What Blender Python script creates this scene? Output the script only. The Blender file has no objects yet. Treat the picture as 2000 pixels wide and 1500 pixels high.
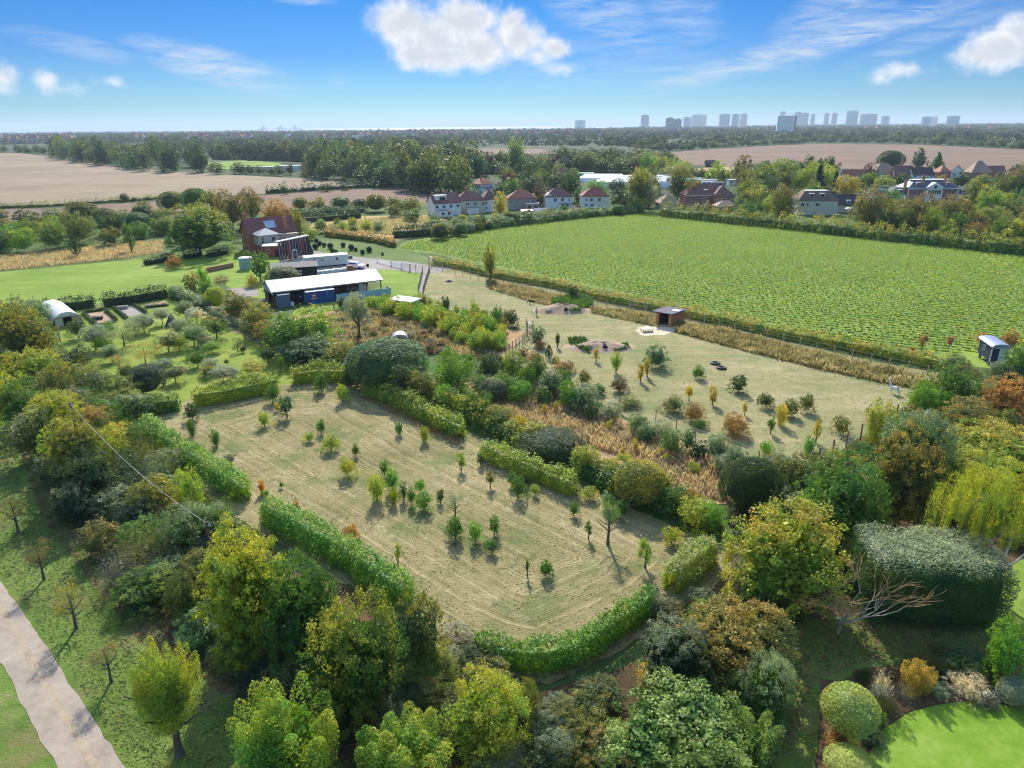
import bpy, bmesh, math, random
import numpy as np
from mathutils import Vector, Matrix
R=math.radians
rng=np.random.default_rng(7); random.seed(7)
sc=bpy.context.scene
COL=sc.collection
# ---------------------------------------------------------------- camera
H0=35.0; FPX=1387.0; PITCH=R(20.0); ROLL=R(0.49)
_F=np.array([0,math.cos(PITCH),-math.sin(PITCH)]); _R0=np.array([1.,0,0]); _U0=np.array([0,math.sin(PITCH),math.cos(PITCH)])
_U=math.cos(ROLL)*_U0+math.sin(ROLL)*_R0; _R=math.cos(ROLL)*_R0-math.sin(ROLL)*_U0
cam=bpy.data.cameras.new('camera'); camo=bpy.data.objects.new('camera',cam); COL.objects.link(camo)
cam.sensor_width=36; cam.lens=36*FPX/2000; cam.clip_start=0.5; cam.clip_end=60000
M=Matrix(((_R[0],_U[0],-_F[0],0),(_R[1],_U[1],-_F[1],0),(_R[2],_U[2],-_F[2],H0),(0,0,0,1)))
camo.matrix_world=M; sc.camera=camo
def pdir(px,py): return _F*FPX+_R*(px-1000)+_U*(750-py)
def G(px,py,z=0.0):            # a point seen in the photograph, on the level z
    d=pdir(px,py); t=(z-H0)/d[2]; return np.array([d[0]*t,d[1]*t])
def depth(x,y,z=0): return float(np.dot(np.array([x,y,z-H0]),_F))
def mpp(x,y,z=0): return depth(x,y,z)/FPX
# ---------------------------------------------------------------- light
SUN_EL=36.0; SUN_AZ=-5.0      # degrees; azimuth from +Y towards +X
sun=bpy.data.lights.new('sun','SUN'); suno=bpy.data.objects.new('sun',sun); COL.objects.link(suno)
sun.energy=4.2; sun.angle=R(0.6); sun.color=(1.0,0.93,0.82)
sd=Vector((math.sin(R(SUN_AZ))*math.cos(R(SUN_EL)),math.cos(R(SUN_AZ))*math.cos(R(SUN_EL)),math.sin(R(SUN_EL))))
suno.rotation_euler=sd.to_track_quat('Z','Y').to_euler(); suno.location=(0,0,200)
sc.view_settings.view_transform='Standard'; sc.view_settings.look='None'; sc.view_settings.gamma=1
sc.view_settings.exposure=0.70
sc.cycles.use_denoising=True
try: sc.cycles.denoiser='OPENIMAGEDENOISE'
except Exception: pass
sc.cycles.filter_width=1.1; sc.cycles.max_bounces=6; sc.cycles.diffuse_bounces=3; sc.cycles.glossy_bounces=2; sc.cycles.transmission_bounces=4
sc.cycles.volume_bounces=0; sc.cycles.transparent_max_bounces=4
sc.cycles.caustics_reflective=False; sc.cycles.caustics_refractive=False
# ---------------------------------------------------------------- node helper
class NT:
    def __init__(s,nt): s.t=nt; s.n=nt.nodes; s.l=nt.links
    def node(s,ty,**kw):
        n=s.n.new(ty)
        for k,v in kw.items():
            if k=='ins':
                for kk,vv in v.items():
                    if isinstance(vv,bpy.types.NodeSocket): s.l.new(vv,n.inputs[kk])
                    else: n.inputs[kk].default_value=vv
            else: setattr(n,k,v)
        return n
    def m(s,op,a,b=None,c=None,clamp=False):
        n=s.n.new('ShaderNodeMath'); n.operation=op; n.use_clamp=clamp
        for i,v in enumerate((a,b,c)):
            if v is None: continue
            if isinstance(v,bpy.types.NodeSocket): s.l.new(v,n.inputs[i])
            else: n.inputs[i].default_value=v
        return n.outputs[0]
    def mix(s,f,a,b,bt='MIX'):
        n=s.n.new('ShaderNodeMix'); n.data_type='RGBA'; n.blend_type=bt; n.clamp_factor=True
        for k,v in ((0,f),(6,a),(7,b)):
            if isinstance(v,bpy.types.NodeSocket): s.l.new(v,n.inputs[k])
            elif k==0: n.inputs[0].default_value=v
            else: n.inputs[k].default_value=(*v[:3],1)
        return n.outputs[2]
    def noise(s,vec,scale,detail=4,rough=.55,lac=2,dist=0):
        n=s.n.new('ShaderNodeTexNoise'); n.inputs['Scale'].default_value=scale; n.inputs['Detail'].default_value=detail
        n.inputs['Roughness'].default_value=rough; n.inputs['Distortion'].default_value=dist
        if vec is not None: s.l.new(vec,n.inputs['Vector'])
        return n.outputs[0]
    def ramp(s,f,stops):
        n=s.n.new('ShaderNodeValToRGB'); e=n.color_ramp.elements
        while len(e)<len(stops): e.new(.5)
        for i,(p,c) in enumerate(stops): e[i].position=p; e[i].color=(*c[:3],1)
        s.l.new(f,n.inputs[0]); return n.outputs[0]
    def sstep(s,v,a,b,lo=0.,hi=1.):
        n=s.n.new('ShaderNodeMapRange'); n.interpolation_type='SMOOTHSTEP'
        s.l.new(v,n.inputs[0])
        for i,x in enumerate((a,b,lo,hi)): n.inputs[i+1].default_value=x
        return n.outputs[0]
# ---------------------------------------------------------------- sky
def build_world():
    w=bpy.data.worlds.new('World'); sc.world=w; w.use_nodes=True; t=NT(w.node_tree); t.n.clear()
    out=t.node('ShaderNodeOutputWorld'); bg=t.node('ShaderNodeBackground')
    sky=t.node('ShaderNodeTexSky'); sky.sky_type='NISHITA'; sky.sun_disc=False
    sky.sun_elevation=R(SUN_EL); sky.sun_rotation=R(SUN_AZ); sky.air_density=1.0; sky.dust_density=0.4; sky.ozone_density=2.0; sky.altitude=30
    tc=t.node('ShaderNodeTexCoord'); sp=t.node('ShaderNodeSeparateXYZ',ins={0:tc.outputs['Generated']})
    X,Y,Z=sp.outputs
    az=t.m('MULTIPLY',t.m('ARCTAN2',X,Y),57.2958); el=t.m('MULTIPLY',t.m('ARCSINE',Z),57.2958)
    tint=t.ramp(t.m('DIVIDE',el,30.,clamp=True),[(0,(.14,.34,.44)),(.05,(.115,.26,.42)),(.16,(.05,.175,.40)),(.28,(.024,.16,.37)),(.55,(.9,.96,1.03)),(1,(1.45,1.35,1.2))])  # invented tint; the highest stops are brightened to add fill light from overhead
    base=t.mix(1.0,sky.outputs[0],tint,'MULTIPLY')
    # clouds: clumps of puffs given by their compass direction and height above the horizon
    cv=t.node('ShaderNodeCombineXYZ',ins={0:az,1:el}); vec=cv.outputs[0]
    n1=t.noise(vec,.55,9,.62); n2=t.noise(vec,.9,6,.6,dist=.3)
    def ang(px,py):
        d=pdir(px,py); d=d/np.linalg.norm(d); return math.degrees(math.atan2(d[0],d[1])),math.degrees(math.asin(d[2]))
    k=1/24.2*1.0
    puffs=[(790,45,75,48),(850,75,95,52),(905,40,80,50),(870,110,110,32),(820,105,60,35),(940,95,70,45),(1010,75,55,42),(1085,95,38,26),(1045,110,50,18),(1000,40,35,28),
      (1095,133,44,15),(90,160,24,22),(125,176,44,14),(8,150,26,24),(12,168,30,14),(210,160,24,9),(1960,95,70,40),(1910,105,45,24),(2010,70,60,40),(1765,138,52,16),(1720,152,24,13)]
    fld=None
    for (x,y,rx,ry) in puffs:
        a0,e0=ang(x,y); rx*=k*1.04; ry*=k*1.02
        dx=t.m('MULTIPLY',t.m('SUBTRACT',az,a0),1/rx); dy=t.m('MULTIPLY',t.m('SUBTRACT',el,e0),1/ry)
        d=t.m('SUBTRACT',1.0,t.m('SQRT',t.m('ADD',t.m('MULTIPLY',dx,dx),t.m('MULTIPLY',dy,dy))))
        d=t.m('MULTIPLY',d,min(1.6,ry*1.15))
        fld=d if fld is None else t.m('SMOOTH_MAX',fld,d,.25)
    f=t.m('ADD',fld,t.m('MULTIPLY',t.m('SUBTRACT',n1,.5),1.9))
    mask=t.sstep(f,-.05,1.05)
    thick=t.sstep(t.m('ADD',fld,t.m('MULTIPLY',t.m('SUBTRACT',n2,.5),2.2)),.1,1.5)
    ccol=t.mix(thick,(4.6,4.6,4.65),(3.1,3.25,3.55))
    # thin high streaks
    cir=None
    for (x,y,rx,ry,rot,amp) in [(420,130,150,34,-14,.62),(150,90,110,20,-12,.28),(1560,95,330,26,13,.62),(1170,20,150,60,-30,.4),(1330,30,90,70,-40,.3),(1640,25,150,60,30,.42),(1310,135,120,14,5,.25),(600,2,60,8,0,.4),(1180,110,300,70,0,.16),(660,160,20,16,0,.2),(1840,60,160,20,20,.3)]:
        a0,e0=ang(x,y); rx*=k; ry*=k; c,s_=math.cos(R(rot)),math.sin(R(rot))
        u=t.m('SUBTRACT',az,a0); v=t.m('SUBTRACT',el,e0)
        uu=t.m('MULTIPLY',t.m('ADD',t.m('MULTIPLY',u,c),t.m('MULTIPLY',v,s_)),1/rx); vv=t.m('MULTIPLY',t.m('ADD',t.m('MULTIPLY',u,-s_),t.m('MULTIPLY',v,c)),1/ry)
        d=t.m('MULTIPLY',t.m('SUBTRACT',1.0,t.m('ADD',t.m('MULTIPLY',uu,uu),t.m('MULTIPLY',vv,vv)),clamp=True),amp)
        cir=d if cir is None else t.m('MAXIMUM',cir,d)
    mp=t.node('ShaderNodeMapping',ins={'Vector':vec,'Rotation':(0,0,R(-4)),'Scale':(.22,1.5,1)})
    n3=t.noise(mp.outputs[0],1.1,8,.68,dist=.6)
    cm=t.m('MULTIPLY',cir,t.m('MULTIPLY',t.sstep(n3,.3,.68),1.35))
    c=t.mix(cm,base,(3.3,3.6,3.9)); c=t.mix(mask,c,ccol)
    t.l.new(c,bg.inputs[0]); bg.inputs[1].default_value=0.14
    t.l.new(bg.outputs[0],out.inputs[0])
build_world()
# ---------------------------------------------------------------- materials
MATS={}
def newmat(name):
    m=bpy.data.materials.new(name); m.use_nodes=True; t=NT(m.node_tree); t.n.clear()
    out=t.node('ShaderNodeOutputMaterial'); return m,t,out
def mat(name,c,rough=.8,metal=0.,var=.12,scale=3.,bump=0.,c2=None,spec=.3):
    if name in MATS: return MATS[name]
    m,t,out=newmat(name); b=t.node('ShaderNodeBsdfPrincipled'); tc=t.node('ShaderNodeTexCoord')
    n=t.noise(tc.outputs['Object'],scale,6,.6)
    n2=t.noise(tc.outputs['Object'],scale*.22,3,.5)
    f=t.m('ADD',t.m('MULTIPLY',n,.6),t.m('MULTIPLY',n2,.4))
    hi=tuple(min(1,x*(1+var)) for x in c); lo=tuple(x*(1-var) for x in (c2 or c))
    col=t.ramp(f,[(.3,lo),(.7,hi)]); t.l.new(col,b.inputs['Base Color'])
    b.inputs['Roughness'].default_value=rough; b.inputs['Metallic'].default_value=metal; b.inputs['Specular IOR Level'].default_value=spec
    if bump:
        bp=t.node('ShaderNodeBump',ins={'Height':n,'Strength':bump,'Distance':.05}); t.l.new(bp.outputs[0],b.inputs['Normal'])
    t.l.new(b.outputs[0],out.inputs[0]); MATS[name]=m; return m
def leafmat(name,tip,trans=.36,grass=False,spec=.18,top=False):
    if name in MATS: return MATS[name]
    m,t,out=newmat(name)
    oi=t.node('ShaderNodeObjectInfo'); g=t.node('ShaderNodeNewGeometry')
    av=t.node('ShaderNodeAttribute',attribute_name='v'); ao=t.node('ShaderNodeAttribute',attribute_name='o')
    n=t.noise(g.outputs['Position'],.33,4,.6); n2=t.noise(g.outputs['Position'],1.1,3,.6)
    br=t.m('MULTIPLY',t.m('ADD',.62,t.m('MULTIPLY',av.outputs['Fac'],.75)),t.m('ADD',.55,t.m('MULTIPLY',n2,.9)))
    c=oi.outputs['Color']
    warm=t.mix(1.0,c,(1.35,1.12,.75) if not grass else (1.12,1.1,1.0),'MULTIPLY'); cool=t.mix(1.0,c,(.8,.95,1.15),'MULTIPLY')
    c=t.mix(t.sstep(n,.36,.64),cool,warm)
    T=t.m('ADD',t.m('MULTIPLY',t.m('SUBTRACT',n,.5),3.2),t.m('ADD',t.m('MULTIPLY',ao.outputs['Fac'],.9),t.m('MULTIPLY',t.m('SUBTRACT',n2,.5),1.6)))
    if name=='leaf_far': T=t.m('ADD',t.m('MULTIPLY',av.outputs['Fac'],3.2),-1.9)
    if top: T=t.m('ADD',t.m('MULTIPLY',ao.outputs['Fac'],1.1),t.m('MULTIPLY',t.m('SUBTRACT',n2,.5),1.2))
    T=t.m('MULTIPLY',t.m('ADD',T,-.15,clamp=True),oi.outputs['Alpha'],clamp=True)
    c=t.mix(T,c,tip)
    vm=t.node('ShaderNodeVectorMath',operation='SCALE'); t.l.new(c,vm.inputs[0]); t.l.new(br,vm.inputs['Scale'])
    b=t.node('ShaderNodeBsdfPrincipled'); t.l.new(vm.outputs[0],b.inputs['Base Color']); b.inputs['Roughness'].default_value=.5; b.inputs['Specular IOR Level'].default_value=spec
    tr=t.node('ShaderNodeBsdfTranslucent'); vt=t.mix(1.0,vm.outputs[0],(1.5,1.45,.7) if not grass else (1.15,1.1,.9),'MULTIPLY'); t.l.new(vt,tr.inputs[0])
    ms=t.node('ShaderNodeMixShader'); ms.inputs[0].default_value=trans
    t.l.new(b.outputs[0],ms.inputs[1]); t.l.new(tr.outputs[0],ms.inputs[2]); t.l.new(ms.outputs[0],out.inputs[0])
    MATS[name]=m; return m
TIP={'':(.12,.16,.03),'y':(.50,.42,.06),'o':(.58,.34,.11),'s':(.40,.44,.32),'r':(.36,.16,.09),'l':(.36,.44,.13)}
def LM(tip): return leafmat('leaf_'+(tip or 'plain'),TIP[tip])
PAL={'dg':((.028,.055,.022),'dark green'),'g':((.055,.118,.024),'green'),'bg':((.095,.195,.026),'bright green'),'yg':((.165,.215,.028),'yellow-green'),
 'ol':((.090,.108,.028),'olive'),'bl':((.045,.095,.045),'blue-green'),'sv':((.20,.24,.18),'silvery'),'gr':((.13,.125,.10),'grey-brown'),'br':((.11,.085,.04),'brown'),
 'or':((.27,.17,.055),'orange'),'ye':((.34,.29,.05),'yellow'),'rd':((.22,.08,.06),'russet'),'pu':((.06,.035,.04),'dark purple'),'lm':((.27,.33,.10),'pale lime'),'dk':((.022,.045,.033),'very dark green'),'fd':((.045,.072,.042),'dark green'),'fg':((.07,.105,.045),'green'),'wh':((.5,.5,.5),'white')}
def groundmat(name,stops,s1=.06,s2=.9,bump=.5,dist=.12,streak=None,attr=None,speck=None,fine=6.0,rough=.95,patch=None):
    """stops: dark, mid, light ground colours; noise patches plus fine grain; streak=(angle,scale,amount)"""
    if name in MATS: return MATS[name]
    m,t,out=newmat(name); b=t.node('ShaderNodeBsdfPrincipled'); g=t.node('ShaderNodeNewGeometry'); P=g.outputs['Position']
    a=t.noise(P,s1,5,.6); c=t.noise(P,s2,5,.65); d=t.noise(P,fine,4,.7)
    f=t.m('ADD',t.m('ADD',t.m('MULTIPLY',a,.48),t.m('MULTIPLY',c,.30)),t.m('MULTIPLY',d,.22))
    h=t.m('ADD',t.m('MULTIPLY',c,.5),t.m('MULTIPLY',d,.5))
    if streak:
        mp=t.node('ShaderNodeMapping',ins={'Vector':P,'Rotation':(0,0,R(streak[0])),'Scale':(streak[1]*.06,streak[1],1)})
        s=t.noise(mp.outputs[0],1.,4,.6); f=t.m('ADD',f,t.m('MULTIPLY',t.m('SUBTRACT',s,.5),streak[2])); h=t.m('ADD',h,t.m('MULTIPLY',s,streak[2]))
    if attr:
        av=t.node('ShaderNodeAttribute',attribute_name='d').outputs['Fac']
        cb=t.node('ShaderNodeCombineXYZ',ins={0:t.m('ADD',t.m('MULTIPLY',av,attr[0]),t.m('MULTIPLY',a,2.2))}); 
        s=t.noise(cb.outputs[0],1.,3,.75); mpn=t.noise(P,.35,3,.6)
        s2_=t.m('MULTIPLY',t.m('SUBTRACT',s,.5),t.m('MULTIPLY',t.sstep(mpn,.3,.62,.35,1.2),attr[1])); f=t.m('ADD',f,s2_); h=t.m('ADD',h,t.m('MULTIPLY',s2_,1.2))
    col=t.ramp(f,[(.36,stops[0]),(.5,stops[1]),(.64,stops[2])] if len(stops)==3 else [(.34+.32*i/(len(stops)-1),s_) for i,s_ in enumerate(stops)])
    if patch:
        pn=t.noise(P,patch[1],5,.65); col=t.mix(t.m('MULTIPLY',t.sstep(pn,.5,.66),patch[2]),col,patch[0])
    if speck:
        vv=t.node('ShaderNodeTexVoronoi',ins={'Vector':P,'Scale':speck[1]}); col=t.mix(t.m('MULTIPLY',t.m('LESS_THAN',vv.outputs[0],speck[2]),t.sstep(a,.45,.6)),col,speck[0])
    t.l.new(col,b.inputs['Base Color']); b.inputs['Roughness'].default_value=rough; b.inputs['Specular IOR Level'].default_value=.1
    bp=t.node('ShaderNodeBump',ins={'Height':h,'Strength':bump,'Distance':dist}); t.l.new(bp.outputs[0],b.inputs['Normal'])
    t.l.new(b.outputs[0],out.inputs[0]); MATS[name]=m; return m
# ---------------------------------------------------------------- object helpers
def tag(o,label=None,cat=None,group=None,kind=None):
    if label: o['label']=label
    if cat: o['category']=cat
    if group: o['group']=group
    if kind: o['kind']=kind
    return o
def link(name,me,m=None,parent=None,loc=(0,0,0),rz=0,scale=(1,1,1)):
    o=bpy.data.objects.new(name,me); COL.objects.link(o); o.location=loc; o.rotation_euler=(0,0,rz); o.scale=scale
    if parent: o.parent=parent
    if m is not None and me is not None:
        if len(me.materials)==0: me.materials.append(None)
        o.material_slots[0].link='OBJECT'; o.material_slots[0].material=m
    return o
def empty(name,loc,rz=0,label=None,cat=None,group=None):
    o=bpy.data.objects.new(name,None); COL.objects.link(o); o.location=(*loc,0) if len(loc)==2 else loc; o.rotation_euler=(0,0,rz); o.empty_display_size=.3
    return tag(o,label,cat,group)
def rawmesh(name,V,Fq,attrs=None):
    """V (n,3), Fq (m,k) faces all with k corners"""
    me=bpy.data.meshes.new(name); V=np.asarray(V,np.float32); Fq=np.asarray(Fq,np.int32); k=Fq.shape[1]
    me.vertices.add(len(V)); me.vertices.foreach_set('co',V.ravel()); me.loops.add(Fq.size); me.loops.foreach_set('vertex_index',Fq.ravel())
    me.polygons.add(len(Fq)); me.polygons.foreach_set('loop_start',np.arange(0,Fq.size,k,dtype=np.int32))
    try: me.polygons.foreach_set('loop_total',np.full(len(Fq),k,dtype=np.int32))
    except Exception: pass
    me.update(calc_edges=True)
    for nm,a in (attrs or {}).items():
        at=me.attributes.new(nm,'FLOAT','POINT'); at.data.foreach_set('value',np.asarray(a,np.float32))
    me.validate(); return me
class MB:
    def __init__(s): s.v=[]; s.f=[]
    def add(s,vs,fs): n=len(s.v); s.v+=[tuple(map(float,v)) for v in vs]; s.f+=[tuple(i+n for i in f) for f in fs]; return s
    def box(s,x0,y0,z0,x1,y1,z1):
        return s.add([(x0,y0,z0),(x1,y0,z0),(x1,y1,z0),(x0,y1,z0),(x0,y0,z1),(x1,y0,z1),(x1,y1,z1),(x0,y1,z1)],[(0,3,2,1),(4,5,6,7),(0,1,5,4),(1,2,6,5),(2,3,7,6),(3,0,4,7)])
    def bar(s,a,b,w,h=None):
        a=Vector(a); b=Vector(b); h=h or w; d=(b-a).normalized(); u=Vector((0,0,1)) if abs(d.z)<.95 else Vector((1,0,0)); r=d.cross(u).normalized(); u=r.cross(d)
        P=[p+r*(i*w/2)+u*(j*h/2) for p in (a,b) for i,j in ((-1,-1),(1,-1),(1,1),(-1,1))]
        return s.add(P,[(3,2,1,0),(4,5,6,7),(0,1,5,4),(1,2,6,5),(2,3,7,6),(3,0,4,7)])
    def tube(s,pts,rad,n=8):
        pts=[Vector(p) for p in pts]; rad=rad if isinstance(rad,(list,tuple)) else [rad]*len(pts); rings=[]
        for i,p in enumerate(pts):
            d=(pts[min(i+1,len(pts)-1)]-pts[max(i-1,0)]).normalized(); u=Vector((0,0,1)) if abs(d.z)<.9 else Vector((1,0,0)); r=d.cross(u).normalized(); u=r.cross(d)
            rings.append([p+(r*math.cos(2*math.pi*k/n)+u*math.sin(2*math.pi*k/n))*rad[i] for k in range(n)])
        V=[q for r_ in rings for q in r_]; F=[(i*n+k,i*n+(k+1)%n,(i+1)*n+(k+1)%n,(i+1)*n+k) for i in range(len(pts)-1) for k in range(n)]
        F+=[tuple(range(n))[::-1],tuple((len(pts)-1)*n+k for k in range(n))]; return s.add(V,F)
    def prism(s,poly,y0,y1,ax='y'):      # profile (x,z) run along y, or (y,z) run along x
        n=len(poly)
        if ax=='y': V=[(a,y0,b) for a,b in poly]+[(a,y1,b) for a,b in poly]
        else: V=[(y0,a,b) for a,b in poly]+[(y1,a,b) for a,b in poly]
        F=[(i,(i+1)%n,n+(i+1)%n,n+i) for i in range(n)]+[tuple(range(n))[::-1],tuple(range(n,2*n))]; return s.add(V,F)
    def cyl(s,x,y,z0,z1,r0,r1=None,n=12): return s.tube([(x,y,z0),(x,y,z1)],[r0,r0 if r1 is None else r1],n)
    def hip(s,x0,y0,x1,y1,z,zr,ov=.35,flat=0,th=.18):
        x0-=ov;y0-=ov;x1+=ov;y1+=ov; L=x1-x0; D=y1-y0; q=min(L,D)/2-flat; 
        if L>=D: r=[(x0+q,y0+q),(x1-q,y0+q),(x1-q,y1-q),(x0+q,y1-q)]
        else: r=[(x0+q,y0+q),(x1-q,y0+q),(x1-q,y1-q),(x0+q,y1-q)]
        return s.add([(x0,y0,z-th),(x1,y0,z-th),(x1,y1,z-th),(x0,y1,z-th),(x0,y0,z),(x1,y0,z),(x1,y1,z),(x0,y1,z)]+[(a,b,zr) for a,b in r],
          [(3,2,1,0),(0,1,5,4),(1,2,6,5),(2,3,7,6),(3,0,4,7),(4,5,9,8),(5,6,10,9),(6,7,11,10),(7,4,8,11),(8,9,10,11)])
    def gable(s,x0,y0,x1,y1,z,zr,ov=.35,th=.16,ax='x'):   # ridge along x
        if ax=='x':
            ym=(y0+y1)/2; dz=(zr-z)/(ym-y0)*ov; P=[(y0-ov,z-dz),(ym,zr),(y1+ov,z-dz),(y1+ov,z-dz+th),(ym,zr+th*1.3),(y0-ov,z-dz+th)]
            return s.prism(P,x0-ov,x1+ov,'x')
        xm=(x0+x1)/2; dz=(zr-z)/(xm-x0)*ov; P=[(x0-ov,z-dz),(xm,zr),(x1+ov,z-dz),(x1+ov,z-dz+th),(xm,zr+th*1.3),(x0-ov,z-dz+th)]
        return s.prism(P,y0-ov,y1+ov,'y')
    def build(s,name,m,parent=None,loc=(0,0,0),rz=0,smooth=False,scale=(1,1,1)):
        me=bpy.data.meshes.new(name); me.from_pydata(s.v,[],s.f); me.update()
        if smooth:
            for p in me.polygons: p.use_smooth=True
        me.materials.append(m); o=bpy.data.objects.new(name,me); COL.objects.link(o); o.parent=parent; o.location=loc; o.rotation_euler=(0,0,rz); o.scale=scale
        return o
def nth(k): return f"{k}{'th' if 10<=k%100<=20 else {1:'st',2:'nd',3:'rd'}.get(k%10,'th')}"
# ---------------------------------------------------------------- foliage meshes
def unit(n,g):
    v=g.normal(size=(n,3)); return v/np.linalg.norm(v,axis=1,keepdims=True)
def leaves(P,N,size,g,aspect=.75,tilt=.7,tall=None):
    n=len(P); N=N+g.normal(size=(n,3))*tilt; N/=np.linalg.norm(N,axis=1,keepdims=True)+1e-9
    A=np.cross(N,unit(n,g)); A/=np.linalg.norm(A,axis=1,keepdims=True)+1e-9; B=np.cross(N,A)
    if tall is not None:  # hanging / upright blades
        B=np.tile(np.array([0,0,1.]),(n,1))+g.normal(size=(n,3))*.25; B/=np.linalg.norm(B,axis=1,keepdims=True); A=np.cross(B,unit(n,g)); A/=np.linalg.norm(A,axis=1,keepdims=True)+1e-9
        A=A*.4; B=B*tall
    s=(size*(.55+.9*g.random(n)))[:,None]/2; A=A*s; B=B*s*aspect
    V=np.stack([P-A*.9-B*.25,P-B,P+A-B*.1+N*s*.3,P+B],1).reshape(-1,3); F=np.arange(4*n).reshape(n,4)
    v=np.repeat(g.random(n),4); return V,F,v
def leafmesh(name,P,N,size,g,core=None,o=None,inner=0,norm=False,**kw):
    if norm:
        lo,hi=np.percentile(P[:,2],[1.0,99.3]); P[:,2]=(P[:,2]-lo)/(hi-lo)*2-1; rr=np.percentile(np.hypot(P[:,0],P[:,1]),98.5); P[:,:2]/=rr
        P[:,2]=np.maximum(P[:,2],-1.0)
        if 'bush' in name or 'round' in name: zz=np.clip(-P[:,2],0,1)[:,None]; P[:,:2]*=1+(.75 if 'bush' in name else .3)*zz**2.5
    V,F,v=leaves(P,N,size,g,**kw)
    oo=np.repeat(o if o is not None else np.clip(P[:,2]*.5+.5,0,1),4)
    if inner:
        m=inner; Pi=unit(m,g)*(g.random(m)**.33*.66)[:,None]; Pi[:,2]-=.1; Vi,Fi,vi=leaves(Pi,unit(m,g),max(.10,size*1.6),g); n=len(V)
        V=np.vstack([V,Vi]); F=np.vstack([F,Fi+n]); v=np.r_[v,vi*.6]; oo=np.r_[oo,np.zeros(4*m)]  # inner leaves toned darker: the crown's inside shade is put into the colour
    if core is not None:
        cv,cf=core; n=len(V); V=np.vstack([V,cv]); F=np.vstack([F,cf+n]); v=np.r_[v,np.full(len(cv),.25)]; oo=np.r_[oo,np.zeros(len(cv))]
    return rawmesh(name,V,F,{'v':v,'o':oo})
def qsphere(rx,ry,rz,cz=0,n=10,m=6,cx=0,cy=0):
    V=[];F=[]
    for j in range(m+1):
        th=math.pi*(j/m*.96+.02)
        for i in range(n): V.append((cx+rx*math.sin(th)*math.cos(2*math.pi*i/n),cy+ry*math.sin(th)*math.sin(2*math.pi*i/n),cz+rz*math.cos(th)))
    for j in range(m):
        for i in range(n): F.append((j*n+i,(j+1)*n+i,(j+1)*n+(i+1)%n,j*n+(i+1)%n))
    return np.array(V),np.array(F)
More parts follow.
